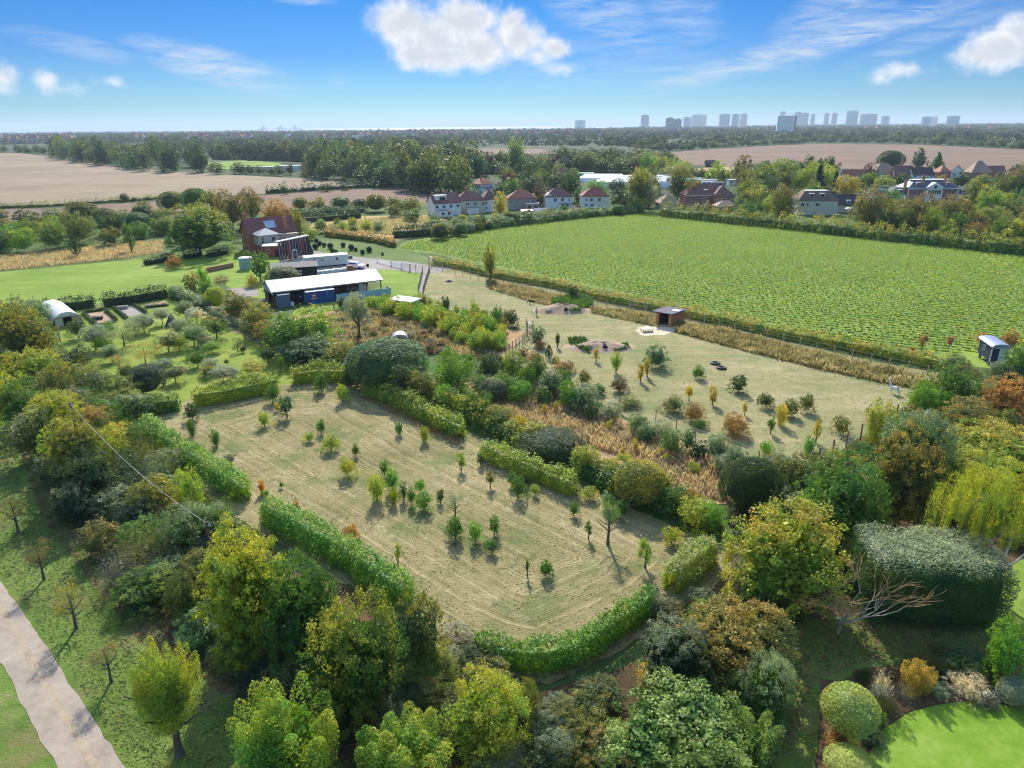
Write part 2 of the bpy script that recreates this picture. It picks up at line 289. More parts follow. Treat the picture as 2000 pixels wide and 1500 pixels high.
def crown_mesh(kind,n,leaf,seed):
    g=np.random.default_rng(seed)
    if kind in('round','bush','maple'):
        K={'round':20,'bush':15,'maple':30}[kind]; d=unit(K,g); d[:,2]=np.where(d[:,2]<-.35,-d[:,2],d[:,2]); 
        rl=g.uniform(.26,.46,K) if kind!='maple' else g.uniform(.2,.36,K); C=d*(.98-rl)[:,None]*g.uniform(.8,1.0,K)[:,None]; C[:,2]+=-.04
        if kind=='bush': C[:,2]*=.95; C[:,2]-=.08
        P=[];N=[];O=[]
        w=rl**2; w/=w.sum(); cnt=(w*n).astype(int)
        for k in range(K):
            J=max(6,int(26*(rl[k]/.4)**1.5)); sd=unit(J,g); sr=g.uniform(.16,.34,J)*rl[k]*1.25; idx=g.integers(0,J,cnt[k]); u=unit(cnt[k],g); u[:,2]=np.abs(u[:,2])*.6+u[:,2]*.4
            p=C[k]+sd[idx]*rl[k]*g.uniform(.78,1.0,(cnt[k],1))+u*sr[idx][:,None]*g.uniform(.5,1.05,(cnt[k],1)); P.append(p); N.append(.6*sd[idx]+.8*u); O.append(np.full(cnt[k],0.))
        P=np.vstack(P);N=np.vstack(N)
        keep=np.ones(len(P),bool)
        for k in range(K): keep&=np.linalg.norm(P-C[k],axis=1)>rl[k]*.62
        P=P[keep];N=N[keep]; P[:,2]=np.maximum(P[:,2],-.97)
        return leafmesh('crown_'+kind,P,N,leaf,g,inner=max(80,n//6),norm=True)
    elif kind=='upright':
        K=26; P=[];N=[]; per=n//K
        for k in range(K):
            a=g.uniform(0,6.283); rr=math.sqrt(g.random())*.82; top=Vector((math.cos(a)*rr,math.sin(a)*rr,(1-rr*rr*.75)*g.uniform(.85,1.1)-.02)); bot=Vector((math.cos(a)*rr*.45,math.sin(a)*rr*.45,-.75+.3*rr))
            s=g.random(per)**.8; wid=.21*(1-s)**.55*(.5+.9*np.minimum(1,s*4))+.02; q=np.array(bot)+np.outer(s,np.array(top-bot)); u=unit(per,g); P.append(q+u*wid[:,None]); N.append(u+np.array([0,0,.25]))
        P=np.vstack(P);N=np.vstack(N); return leafmesh('crown_'+kind,P,N,leaf,g,inner=max(40,n//10),norm=True)
    elif kind=='open':
        K=16; P=[];N=[]; per=n//K
        for k in range(K):
            u=unit(1,g)[0]; u[2]=u[2]*.9+.1; c=u*g.uniform(.35,.85); q=c+g.normal(size=(per,3))*[.15,.15,.12]; P.append(q); N.append(g.normal(size=(per,3))+[0,0,1])
        P=np.vstack(P);N=np.vstack(N); return leafmesh('crown_'+kind,P,N,leaf,g,norm=True)
    elif kind=='weep':
        K=110; P=[];N=[]; per=n//K
        for k in range(K):
            a=g.uniform(0,6.283); rr=g.uniform(.15,.95); z0=(1-rr**2*.8)*g.uniform(.6,1); L=g.uniform(.5,1.1); s=g.random(per); x=math.cos(a)*rr; y=math.sin(a)*rr
            q=np.stack([x*(1+.08*s)+g.normal(size=per)*.03,y*(1+.08*s)+g.normal(size=per)*.03,z0-L*s],1); P.append(q); N.append(np.tile([math.cos(a),math.sin(a),.2],(per,1)))
        P=np.vstack(P);N=np.vstack(N); P[:,2]=np.maximum(P[:,2],-.98); core=qsphere(.35,.35,.45,-.1)
        return leafmesh('crown_'+kind,P,N,leaf,g,core=core,tall=1.5)
    elif kind=='conifer':
        K=60; P=[];N=[]; per=n//K
        for k in range(K):
            z=g.uniform(-.95,.9); rad=(.95-z)/1.95*.98+.05; a=g.uniform(0,6.283); s=g.random(per)**.6; q=np.stack([math.cos(a)*rad*s,math.sin(a)*rad*s,z+.06-.12*s],1)+g.normal(size=(per,3))*[.05,.05,.045]; P.append(q); N.append(np.tile([math.cos(a)*.6,math.sin(a)*.6,.8],(per,1)))
        P=np.vstack(P);N=np.vstack(N); P[:,2]=np.minimum(P[:,2],1); core=qsphere(.3,.3,.75,-.2)
    elif kind in('ball','mound','flame'):
        u=unit(n,g); 
        if kind=='flame': th=u.copy(); 
        d=g.normal(size=(60,3)); d/=np.linalg.norm(d,axis=1,keepdims=True); b=np.max(u@d.T,axis=1); amp={'ball':.05,'mound':.13,'flame':.12}[kind]
        r=1-amp+amp*np.clip((b-.9)/.1,0,1)*1.2; r=r*g.uniform(.93,1.03,n)
        if kind=='mound': u[:,2]=np.where(u[:,2]<-.6,-u[:,2],u[:,2])
        P=u*r[:,None]
        if kind=='flame': P[:,:2]*=(1-.55*np.clip(P[:,2:3],-0.3,1))
        N=u+0; core=qsphere(.86,.86,.86) if kind=='ball' else qsphere(.76,.76,.78) if kind=='mound' else qsphere(.3,.3,.6,-.2)
    elif kind=='block':
        u=unit(n,g); m=np.max(np.abs(u),axis=1,keepdims=True); c=u/m; s=c/np.linalg.norm(c,ord=9,axis=1,keepdims=True)
        lump=np.sin(s[:,0]*11+1)*np.sin(s[:,1]*8)*.03+np.sin(s[:,2]*7+s[:,0]*6)*.025+np.sin(s[:,0]*23+s[:,2]*17)*np.sin(s[:,1]*19+s[:,2]*9)*.02; P=s*(1+lump[:,None])*g.uniform(.93,1.03,(n,1)); P[:,2]+=(s[:,2]>.9)*(g.random(n)<.15)*g.random(n)*.16; N=np.sign(u)*(np.abs(c)**4)
        q,f=qsphere(1,1,1,n=24,m=14); q=q/np.linalg.norm(q,ord=9,axis=1,keepdims=True)*.88; core=(q,f)
    elif kind=='twig':       # dead / wintry scrub made of thin stems
        K=n//6; P=[];N=[]
        u=unit(K,g); u[:,2]=np.abs(u[:,2]); e=u*g.uniform(.55,1.0,(K,1))
        for s in (.45,.6,.72,.84,.92,1.0): P.append(e*s+[0,0,-.9*(1-s)*.6]+g.normal(size=(K,3))*.03); N.append(g.normal(size=(K,3)))
        P=np.vstack(P);N=np.vstack(N); P[:,2]=P[:,2]*1.6-.75; P[:,2]=np.maximum(P[:,2],-1); core=None
        return leafmesh('crown_'+kind,P,N,leaf*1.3,g,inner=max(40,n//30),norm=True,aspect=.22,tilt=1)
    if kind=='block': return leafmesh('crown_'+kind,P,N,leaf,g,core=core,o=np.clip(P[:,2]*3-1.9,0,1))
    return leafmesh('crown_'+kind,P,N,leaf,g,core=core)
PROTO={}
LOD={'n':(25000,.037),'m':(7800,.061),'s':(1700,.12),'t':(420,.24)}
def proto(kind,lod,var):
    key=(kind,lod,var)
    if key not in PROTO:
        n,l=LOD[lod]; f={'open':.45,'twig':.8,'weep':1.0,'ball':.75,'block':2.2,'mound':.9}.get(kind,1.0)
        if kind=='open' and lod in('s','t'): f=1.3; l*=1.15
        if kind=='block': l*=.8
        PROTO[key]=crown_mesh(kind,int(n*f),l*(.8 if kind in('open','weep') else 1),abs(hash(str(key)))%99991 if False else sum(ord(c) for c in str(key))*7+var)
    return PROTO[key]
def trunk_mesh(seed,bare=False):
    g=np.random.default_rng(seed); m=MB(); m.tube([(0,0,-.03),(0,0,.12),(.01,.01,.4),(0.02,0,.75),(0,0,1.0)],[.05,.034,.028,.018,.006],8)
    for k in range(7 if not bare else 14):
        a=k*2.4+g.uniform(-.3,.3); z=.32+.05*k*(1 if not bare else .7); L=.34*(1-.25*g.random()); e=(math.cos(a)*L,math.sin(a)*L,z+.26); mid=(math.cos(a)*L*.5,math.sin(a)*L*.5,z+.1)
        m.tube([(0,0,z),mid,e],[.016,.011,.004],5)
    return m
TR=[None]*3
def get_trunk(i):
    if TR[i] is None:
        t=trunk_mesh(i+3); me=bpy.data.meshes.new('trunk'); me.from_pydata(t.v,[],t.f); TR[i]=me
    return TR[i]
BARK=lambda: mat('bark',(.13,.105,.08),.9,scale=8,var=.35)
def fit(cx,cy,w,h,t=0.):
    z=t+1.
    for _ in range(6):
        P=G(cx,cy,z); mp_=mpp(P[0],P[1],z); th=math.atan2(H0-z,math.hypot(*P)); r=w/2*mp_; E=h/2*mp_
        a=math.sqrt(max(E*E-(r*math.sin(th))**2,(.42*r*math.cos(th))**2))/math.cos(th); a=min(a,3*r+1); z=t+a*.97
    return P[0],P[1],z,r,a
def plant(cx,cy,w,h,kind,col,aut=0.,tip='',t=0.,label=None,cat=None,group=None,name=None,lod=None,jit=True):
    x,y,z,r,a=fit(cx,cy,w,h,t)
    wpx=w*.512
    if lod is None: lod='n' if wpx>58 else 'm' if wpx>24 else 's' if wpx>9 else 't'
    return put(x,y,z,r,a,kind,col,aut,tip,t,label,cat,group,name,lod)
CNT=[0]
def put(x,y,z,r,a,kind,col,aut,tip,t,label,cat,group,name,lod):
    CNT[0]+=1; v=CNT[0]%3; me=proto(kind,lod,v if lod!='n' else CNT[0]%2)
    c=np.array(PAL[col][0])*(1.85 if col not in ('wh','lm','sv','or','ye','rd') else 1.3)*np.random.default_rng(CNT[0]).uniform(.86,1.16); rz=CNT[0]*2.399%6.283
    if kind=='block': rz=0
    if lod!='block' and cat!='tree_' and kind not in('ball','block','flame'): r*=1.03
    if t>0.01:
        if kind in('maple','round') and t<=1.5: dz=t*.75; z-=dz*.5; a+=dz*.5
        root=empty(name or 'tree',(x,y),0,label,cat or 'tree',group); hgt=z+a*.55
        tr=link('trunk',get_trunk(v),BARK(),root,scale=(hgt*1.0,hgt*1.0,hgt)); o=link('crown',me,LM(tip),root,(0,0,z),rz,(r,r,a))
    else:
        o=link(name or 'bush',me,LM(tip),None,(x,y,z),rz,(r,r,a)); tag(o,label,cat or 'bush',group); root=o
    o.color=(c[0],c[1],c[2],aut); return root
def hedge(name,label,pts,h,w,col,aut=0.,tip='',leaf=.26,world=False,cat='hedge',rough=.1,group=None,dens=1.):
    Q=np.array([p if world else G(*p) for p in pts]); seg=np.linalg.norm(np.diff(Q,axis=0),axis=1); cum=np.r_[0,np.cumsum(seg)]; L=cum[-1]
    g=np.random.default_rng(int(L*10)+len(name)); per=2*h+w; n=int(min(60000,L*per/(leaf*leaf)*2.3*dens)); s=g.random(n)*L; u=g.random(n)*per
    def at(s): return np.stack([np.interp(s,cum,Q[:,0]),np.interp(s,cum,Q[:,1])],1)
    T=at(np.minimum(s+.5,L))-at(np.maximum(s-.5,0)); T/=np.linalg.norm(T,axis=1,keepdims=True)+1e-9; Nn=np.stack([-T[:,1],T[:,0]],1)
    ph=g.uniform(0,6,6); f=lambda s:(np.sin(s*1.1+ph[0])+np.sin(s*2.3+ph[1])+.8*np.sin(s*3.9+ph[2])+.7*np.sin(s*.37+ph[3]))/3.4
    h=h*.93; kl=int(L/.9)+4; l1=g.uniform(-1,1,kl); l2=g.uniform(-1,1,kl); lump=lambda s,l_:np.interp(s/.9,np.arange(kl),l_); hs=h*(1+f(s)*rough*1.4+lump(s,l1)*rough*1.7); ws=w*(1+f(s+50)*rough*1.6+lump(s,l2)*rough*2.6)
    off=np.where(u<h,-ws/2,np.where(u<h+w,(u-h)/w*ws-ws/2,ws/2)); z=np.where(u<h,u/h*hs,np.where(u<h+w,hs,(u-h-w)/h*hs))
    rd=np.clip((z/hs-.45)/.55,0,1); off*=1-.5*rd*rd
    sp=np.clip(np.minimum(s,L-s)/(w*.5),0.02,1)**.5; off*=sp; z=z*(.75+.25*sp)
    j=g.normal(size=(n,3))*leaf*.75; C=at(s); P=np.stack([C[:,0]+Nn[:,0]*off,C[:,1]+Nn[:,1]*off,z],1)+j; sprig=g.random(n)<.12; P[:,2]+=sprig*g.random(n)*.24*h; P[:,2]=np.maximum(P[:,2],.03)
    sg=np.sign(off); N=np.stack([Nn[:,0]*sg*(1-rd),Nn[:,1]*sg*(1-rd),.25+rd],1)
    # solid heart
    k=max(2,int(L/1.5)); ss=np.linspace(.3,L-.3,k) if L>1 else np.linspace(0,L,2); c=at(ss); t2=at(np.minimum(ss+.5,L))-at(np.maximum(ss-.5,0)); t2/=np.linalg.norm(t2,axis=1,keepdims=True)+1e-9; nn=np.stack([-t2[:,1],t2[:,0]],1)
    hh=h*.66*(1+f(ss)*rough); V=[]
    for i in range(len(ss)):
        for (a,b) in ((-.28,.0),(-.28,.8),(-.16,1),(.16,1),(.28,.8),(.28,.0)): V.append((c[i,0]+nn[i,0]*a*w,c[i,1]+nn[i,1]*a*w,hh[i]*b))
    F=[(i*6+q,i*6+q+1,(i+1)*6+q+1,(i+1)*6+q) for i in range(len(ss)-1) for q in range(5)]
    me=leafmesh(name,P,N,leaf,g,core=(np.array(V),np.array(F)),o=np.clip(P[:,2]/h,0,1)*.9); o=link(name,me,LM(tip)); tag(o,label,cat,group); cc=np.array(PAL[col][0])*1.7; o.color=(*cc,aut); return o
def inpoly(P,Q):
    x,y=P[:,0],P[:,1]; ins=np.zeros(len(P),bool); n=len(Q)
    for i in range(n):
        x1,y1=Q[i]; x2,y2=Q[(i+1)%n]; c=((y1>y)!=(y2>y))&(x<(x2-x1)*(y-y1)/((y2-y1) if y2!=y1 else 1e-9)+x1); ins^=c
    return ins
def polyw(pts): return np.array([G(*p) for p in pts])
def polysamp(Q,n,g):
    lo,hi=Q.min(0),Q.max(0); out=[]; tot=0
    while tot<n:
        p=g.uniform(lo,hi,(max(200,n*3),2)); p=p[inpoly(p,Q)]; out.append(p); tot+=len(p)
    return np.vstack(out)[:n]
def area(Q): x,y=Q[:,0],Q[:,1]; return abs(np.dot(x,np.roll(y,-1))-np.dot(y,np.roll(x,-1)))/2
def sheet(name,pts,m,z,step=2.,jit=.35,world=False,kind='structure',label=None,cat=None):
    Q=np.array(pts,float) if world else polyw(pts); g=np.random.default_rng(len(name)*13+int(abs(Q[0,0])))
    out=[]
    for i in range(len(Q)):
        a,b=Q[i],Q[(i+1)%len(Q)]; k=max(1,int(np.linalg.norm(b-a)/step)); k=min(k,200)
        for j in range(k): out.append(a+(b-a)*j/k+g.normal(size=2)*jit)
    bm=bmesh.new(); vs=[bm.verts.new((p[0],p[1],z)) for p in out]; f=bm.faces.new(vs); f.normal_update()
    if f.normal.z<0: f.normal_flip()
    bmesh.ops.triangulate(bm,faces=[f]); me=bpy.data.meshes.new(name); bm.to_mesh(me); bm.free(); me.materials.append(m)
    o=bpy.data.objects.new(name,me); COL.objects.link(o); tag(o,label,cat,kind=kind); return o
def tufts(name,label,pts,dens,h,w,m,color=(.3,.2,.1,1),lean=.35,world=False,cat='grass',maxn=60000,blades=1,z=0.):
    Q=np.array(pts,float) if world else polyw(pts); g=np.random.default_rng(int(abs(Q[0,0]*10))+len(name)); n=int(min(maxn,area(Q)*dens)); P=polysamp(Q,n,g)
    cl=.5+.5*np.sin(P[:,0]*.6+np.sin(P[:,1]*.45)*2)*np.sin(P[:,1]*.7+np.sin(P[:,0]*.3)*2); hh=h*(.45+.9*g.random(n))*(.7+.5*cl); a=g.uniform(0,6.283,n); d=np.stack([np.cos(a),np.sin(a)],1)*w/2
    l=g.normal(size=(n,2))*lean*hh[:,None]
    z0=np.full(n,-.02+z); V=np.stack([np.c_[P-d,z0],np.c_[P+d,z0],np.c_[P+d*.8+l*.5,z0+hh*.7],np.c_[P-d*.5+l,z0+hh]],1).reshape(-1,3); v=np.repeat(g.random(n)*.7+cl*.3,4); o_=np.tile([0,0,.7,1.],n)
    me=rawmesh(name,V,np.arange(4*n).reshape(n,4),{'v':v,'o':o_}); o=link(name,me,m); tag(o,label,cat,kind='stuff'); o.color=color; return o
# ================================================================ SETTING
GR=groundmat('ground_green',[(.045,.075,.022),(.085,.13,.038),(.15,.18,.06)],s1=.05,s2=.5)
GRF=groundmat('ground_far',[(.035,.055,.028),(.06,.085,.04),(.12,.13,.07)],s1=.006,s2=.05,bump=.2,fine=.4)
LAWN=groundmat('lawn_bright',[(.13,.21,.03),(.20,.29,.045),(.28,.35,.08)],s1=.045,s2=.4,bump=.3,dist=.06,streak=(20,.35,.25))
LAWN2=groundmat('lawn_shade',[(.065,.085,.025),(.10,.16,.03),(.15,.22,.045),(.27,.25,.11)],s1=.16,s2=.8,bump=1.,dist=.2,speck=((.5,.42,.2),2.6,.07),patch=((.22,.17,.085),.22,.65),fine=4.5)  # darker lawn copy: tree shade put into the green tones, plus brown patches
ORCH=groundmat('orchard_grass',[(.12,.17,.03),(.21,.28,.045),(.33,.35,.09)],s1=.13,s2=.7,bump=.6,dist=.1)
PALE=groundmat('pasture_pale',[(.17,.20,.08),(.25,.245,.11),(.345,.30,.155),(.45,.37,.21)],s1=.07,s2=.9,bump=.8,dist=.12,patch=((.14,.20,.065),.10,.6),streak=(35,.5,.3))
HAY=groundmat('hay_mown',[(.15,.145,.06),(.25,.22,.10),(.34,.285,.145),(.47,.385,.215)],s1=.1,s2=1.1,bump=1,dist=.2,attr=(1.5,.75),patch=((.125,.175,.055),.17,.75))
TRACKG=groundmat('worn_grass',[(.15,.135,.07),(.24,.205,.11),(.33,.28,.17)],s1=.2,s2=1.2,bump=.5,dist=.06)
PLOUGH=groundmat('plough_pale',[(.22,.165,.11),(.285,.22,.15),(.355,.28,.195)],s1=.012,s2=.12,bump=.25,dist=.2,fine=.9,streak=(8,.35,.35))
PLOUGH2=groundmat('plough_red',[(.165,.108,.075),(.215,.145,.10),(.265,.185,.135)],s1=.012,s2=.12,bump=.25,dist=.2,fine=.9,streak=(8,.35,.3))
SOIL=groundmat('crop_soil',[(.09,.14,.03),(.15,.22,.045),(.24,.30,.07)],s1=.05,s2=.7)
GOLD=groundmat('gold_grass',[(.30,.22,.09),(.42,.31,.14),(.52,.41,.21)],s1=.05,s2=.5,bump=.6)
RUSTY=groundmat('rust_grass',[(.27,.17,.08),(.42,.28,.145),(.55,.40,.23)],s1=.12,s2=.8,bump=.8)
LITTER=groundmat('leaf_litter',[(.045,.04,.02),(.11,.075,.04),(.22,.12,.07)],s1=.2,s2=1.5,bump=.6)
GRAVEL=groundmat('gravel',[(.25,.22,.20),(.32,.285,.26),(.40,.36,.33)],s1=.1,s2=1.,bump=.2,dist=.03)
CONC=groundmat('concrete_track',[(.25,.21,.17),(.36,.30,.24),(.46,.385,.31)],s1=.35,s2=1.6,bump=.25,dist=.02,fine=12)
SAND=groundmat('sandy_centre',[(.30,.24,.175),(.39,.31,.225),(.46,.375,.28)],s1=.6,s2=2.5,bump=.3,dist=.02,fine=14)
EARTH=groundmat('bare_earth',[(.28,.19,.13),(.40,.29,.20),(.52,.41,.30)],s1=.5,s2=2.,bump=.4)
def setting():
    xs=[-9000,-2500,-1200,-400,400,1200,2500,9000]; 
    m=MB(); m.add([(-14000,-300,-.06),(14000,-300,-.06),(14000,7600,-.06),(2600,7600,-.06),(900,5600,-.06),(-1500,5200,-.06),(-14000,5200,-.06)],[(0,1,2,3,4,5,6)])
    o=m.build('ground',GRF); tag(o,kind='structure')
    o=MB().add([(-30000,4800,-.4),(30000,4800,-.4),(30000,26000,-.4),(-30000,26000,-.4)],[(0,1,2,3)]).build('sea',mat('sea',(.30,.42,.50),.25,scale=.004)); tag(o,kind='structure')
    sheet('field_margin',[(-900,1900),(2900,1900),(2600,455),(1200,405),(760,395),(-300,425)],GR,-.03,8,.5)
    # left: ploughed fields
    sheet('ploughed_field',[(-500,300),(40,299),(95,306),(205,322),(300,333),(420,340),(600,349),(690,357),(740,366),(640,372),(560,376),(420,383),(240,393),(100,401),(-300,408)],PLOUGH,0.02,15,1.5)
    sheet('ploughed_strip',[(-300,416),(100,407),(240,398),(420,387),(560,378),(680,371),(760,367),(815,369),(880,382),(900,392),(850,396),(700,402),(560,408),(470,425),(300,430),(100,436),(-300,446)],PLOUGH2,0.03,12,1.2)
    sheet('ploughed_far_field',[(835,293),(930,290),(1060,291),(1090,299),(1010,304),(900,301)],PLOUGH2,0.05,25,3)
    sheet('ploughed_right_field',[(1270,301),(1340,295),(1480,286),(1600,281),(1800,283),(2000,292),(2300,300),(2300,345),(2000,338),(1900,330),(1740,332),(1560,330),(1440,327),(1360,322)],PLOUGH2,0.04,25,3)
    sheet('stubble_field',[(1330,332),(1400,326),(1560,329),(1640,335),(1560,345),(1420,347)],GOLD,0.06,8,1)
    sheet('playing_field',[(405,317),(480,313),(545,318),(560,331),(415,331)],LAWN,0.05,8,1)
    sheet('far_meadow',[(1430,264),(1500,263),(1490,268),(1440,268)],LAWN,0.08,50,5)
    # lawns and yard
    sheet('mown_lawn',[(-200,590),(-200,548),(60,526),(250,508),(330,497),(460,486),(470,500),(470,545),(360,570),(200,583),(60,600)],LAWN,0.0,3,.4)
    sheet('dry_verge_grass',[(-200,505),(80,492),(230,480),(318,470),(318,490),(240,503),(60,520),(-200,540)],GOLD,0.004,3,.4)
    sheet('yard_grass',[(455,490),(560,500),(600,560),(520,590),(440,560),(440,520)],LAWN,0.008,3,.4)
    sheet('barn_lawn',[(590,600),(745,560),(700,520),(740,515),(905,545),(830,570),(810,600),(700,640),(560,620)],LAWN,0.006,3,.3)
    sheet('topiary_lawn',[(612,465),(700,470),(780,488),(850,505),(845,520),(720,505),(612,492)],groundmat('topi',[(.07,.12,.03),(.12,.18,.05),(.2,.23,.09)],s1=.06,s2=.6),0.01,3,.3)
    sheet('gravel_yard',[(540,505),(600,495),(612,490),(650,497),(720,504),(800,512),(850,520),(885,524),(860,532),(810,533),(760,526),(700,530),(650,530),(560,530)],GRAVEL,0.02,2,.2)
    sheet('concrete_pad',[(440,565),(500,558),(505,578),(470,580)],GRAVEL,0.02,2,.2)
    sheet('gravel_footpath',[(818,570),(824,545),(828,530),(840,530),(832,550),(826,572)],GRAVEL,0.03,1.5,.08)
    sheet('scrub_meadow',[(560,425),(860,420),(870,450),(780,470),(640,452),(575,450)],GOLD,0.004,4,.6)
    sheet('orchard_lawn',[(60,600),(330,575),(400,590),(620,710),(560,755),(350,800),(215,775),(130,690)],ORCH,0.01,2,.3)
    sheet('right_pasture',[(835,530),(860,520),(960,545),(1100,575),(1280,635),(1330,650),(1500,695),(1700,735),(1800,760),(1770,800),(1690,850),(1600,905),(1480,915),(1300,850),(1130,770),(985,700),(1035,650),(900,610),(810,590)],PALE,0.012,2,.3)
    sheet('fence_strip_grass',[(842,510),(1100,560),(1370,628),(1560,672),(1700,705),(1850,730),(1800,762),(1500,697),(1330,652),(1100,577),(960,547),(842,520)],groundmat('strip',[(.15,.14,.05),(.24,.22,.09),(.34,.30,.14)],s1=.1,s2=.8,bump=.7),0.016,2,.2)
    sheet('worn_corner_grass',[(1750,715),(1990,720),(1990,690),(1860,680)],LAWN,0.01,2,.2)
    sheet('crop_soil',[(770,487),(850,497),(1000,530),(1200,572),(1450,628),(1700,683),(1860,698),(2100,690),(2300,560),(2150,495),(2000,486),(1700,456),(1400,424),(1260,410),(1130,417),(960,445),(790,472)],SOIL,0.008,3,.3)
    sheet('scrub_floor',[(560,620),(700,600),(980,640),(1030,650),(985,700),(900,690),(700,690),(600,660)],RUSTY,0.014,2,.3)
    sheet('rust_meadow',[(900,740),(1050,745),(1200,810),(1400,890),(1450,910),(1420,985),(1300,960),(1100,880),(980,820)],RUSTY,0.014,2,.3)
    # mown paddock: grid sheet that stores the distance from its edge so the mowing lines follow it
    Q=polyw([(300,815),(385,772),(548,752),(690,740),(800,770),(920,845),(1140,950),(1330,1035),(1440,1070),(1420,1130),(1290,1215),(1180,1290),(1070,1335),(930,1310),(830,1230),(640,1120),(500,1035),(330,920),(255,850)])
    Qi=polyw([(385,810),(548,768),(690,760),(905,868),(1130,970),(1380,1085),(1290,1180),(1060,1295),(930,1262),(800,1180),(640,1062),(500,975),(385,895),(310,840)])
    from mathutils.geometry import delaunay_2d_cdt
    g=np.random.default_rng(2); B=[]
    for i in range(len(Q)):
        a,b=Q[i],Q[(i+1)%len(Q)]; k=max(1,int(np.linalg.norm(b-a)/.6)); B+=[a+(b-a)*j/k+g.normal(size=2)*.12 for j in range(k)]
    B=np.array(B); lo=Q.min(0); hi=Q.max(0); gx,gy=np.meshgrid(np.arange(lo[0],hi[0],.8),np.arange(lo[1],hi[1],.8)); I=np.c_[gx.ravel(),gy.ravel()]; I=I[inpoly(I,Q)]
    db=np.min(np.linalg.norm(I[:,None]-B[None],axis=2),axis=1); I=I[db>.7]; n=len(B)
    r_=delaunay_2d_cdt([Vector(p) for p in np.vstack([B,I])],[(i,(i+1)%n) for i in range(n)],[list(range(n))],1,1e-5)
    P=np.array([tuple(v) for v in r_[0]]); F=[f for f in r_[2] if len(f)==3]
    F=[f if np.cross(P[f[1]]-P[f[0]],P[f[2]]-P[f[0]])>0 else f[::-1] for f in F]
    d=np.full(len(P),1e9)
    for i in range(len(Qi)):
        a,b=Qi[i],Qi[(i+1)%len(Qi)]; ab=b-a; tt=np.clip(((P-a)@ab)/(ab@ab),0,1); d=np.minimum(d,np.linalg.norm(P-a-tt[:,None]*ab,axis=1))
    me=rawmesh('mown_paddock',np.c_[P,np.full(len(P),.03)],F,{'d':d}); me.materials.append(HAY); o=bpy.data.objects.new('mown_paddock',me); COL.objects.link(o); tag(o,kind='structure')
    sheet('worn_path',[(405,590),(470,620),(640,705),(700,745),(640,748),(560,700),(440,640),(395,610)],TRACKG,0.035,2,.2)
    # near left grass, track, garden
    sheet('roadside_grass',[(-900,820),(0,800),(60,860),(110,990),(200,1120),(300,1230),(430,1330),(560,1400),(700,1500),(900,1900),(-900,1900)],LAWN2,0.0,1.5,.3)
    tl=[(0,1135),(40,1190),(80,1245),(120,1310),(165,1375),(205,1440),(245,1500),(330,1640)]; tr_=[(-90,1070),(-60,1170),(-15,1260),(0,1292),(35,1360),(70,1430),(112,1500),(190,1640)]
    sheet('concrete_track',[(-60,1060)]+tl+tr_[::-1],CONC,0.02,.8,.05)
    mid=[((a[0]*.5+b[0]*.5)+8,(a[1]+b[1])/2) for a,b in zip(tl,tr_)]; 
    sheet('track_centre',[(p[0]-9,p[1]) for p in mid]+[(p[0]+12,p[1]+4) for p in mid[::-1]],SAND,0.026,.35,.05)
    sheet('wood_floor',[(0,800),(120,700),(300,830),(420,1000),(560,1090),(860,1240),(1040,1350),(1240,1290),(1420,1130),(1430,1010),(1500,900),(1700,850),(1800,780),(2400,700),(2600,1000),(2100,1900),(900,1900),(700,1500),(560,1400),(430,1330),(300,1230),(200,1120),(110,990),(60,860)],LITTER,-.015,2,.3)
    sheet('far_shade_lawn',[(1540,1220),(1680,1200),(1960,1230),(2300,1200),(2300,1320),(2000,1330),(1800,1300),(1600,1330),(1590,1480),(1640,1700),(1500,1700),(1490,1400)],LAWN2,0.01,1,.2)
    sheet('side_lawn',[(1930,1240),(1960,1120),(2010,1080),(2300,1100),(2300,1250)],LAWN,0.02,1,.2)
    circ=[(1700,1470),(1725,1425),(1775,1392),(1840,1375),(1910,1368),(2000,1385),(2200,1430),(2300,1600),(1700,1900),(1660,1600)]
    sheet('garden_lawn',circ,groundmat('garden_grass',[(.10,.20,.02),(.17,.29,.03),(.27,.36,.08)],s1=.3,s2=1.5,bump=.2,dist=.02,fine=14),0.03,.5,.02)
    sheet('flower_bed',[(1600,1400),(1640,1340),(1700,1305),(1850,1290),(2200,1290),(2250,1400),(2000,1383),(1910,1366),(1840,1373),(1775,1390),(1725,1423),(1700,1468),(1670,1560),(1600,1500)],LITTER,0.022,.5,.05)
    sheet('kitchen_bed',[(165,612),(202,609),(226,628),(190,634)],EARTH,.03,1,.1); sheet('kitchen_bed',[(228,600),(258,597),(282,613),(250,619)],GRAVEL,.03,1,.1)
    sheet('kitchen_bed',[(280,594),(324,588),(330,597),(290,602)],EARTH,.03,1,.1)
    sheet('straw_patch',[(1238,640),(1290,632),(1330,640),(1300,655),(1250,655)],groundmat('straw',[(.5,.42,.28),(.62,.54,.38),(.75,.68,.5)],s1=.5,s2=2),.03,1,.3)
setting()
# haze: still air over the whole place
def haze():
    m,t,out=newmat('haze'); v=t.node('ShaderNodeVolumePrincipled'); v.inputs['Color'].default_value=(.68,.83,1.0,1); v.inputs['Density'].default_value=HAZE_D
    v.inputs['Anisotropy'].default_value=.15
    t.l.new(v.outputs[0],out.inputs['Volume'])
    o=MB().box(-31000,-400,-1.5,31000,26500,175).build('haze',m); tag(o,kind='stuff'); return o
HAZE_D=0.85e-4
haze()
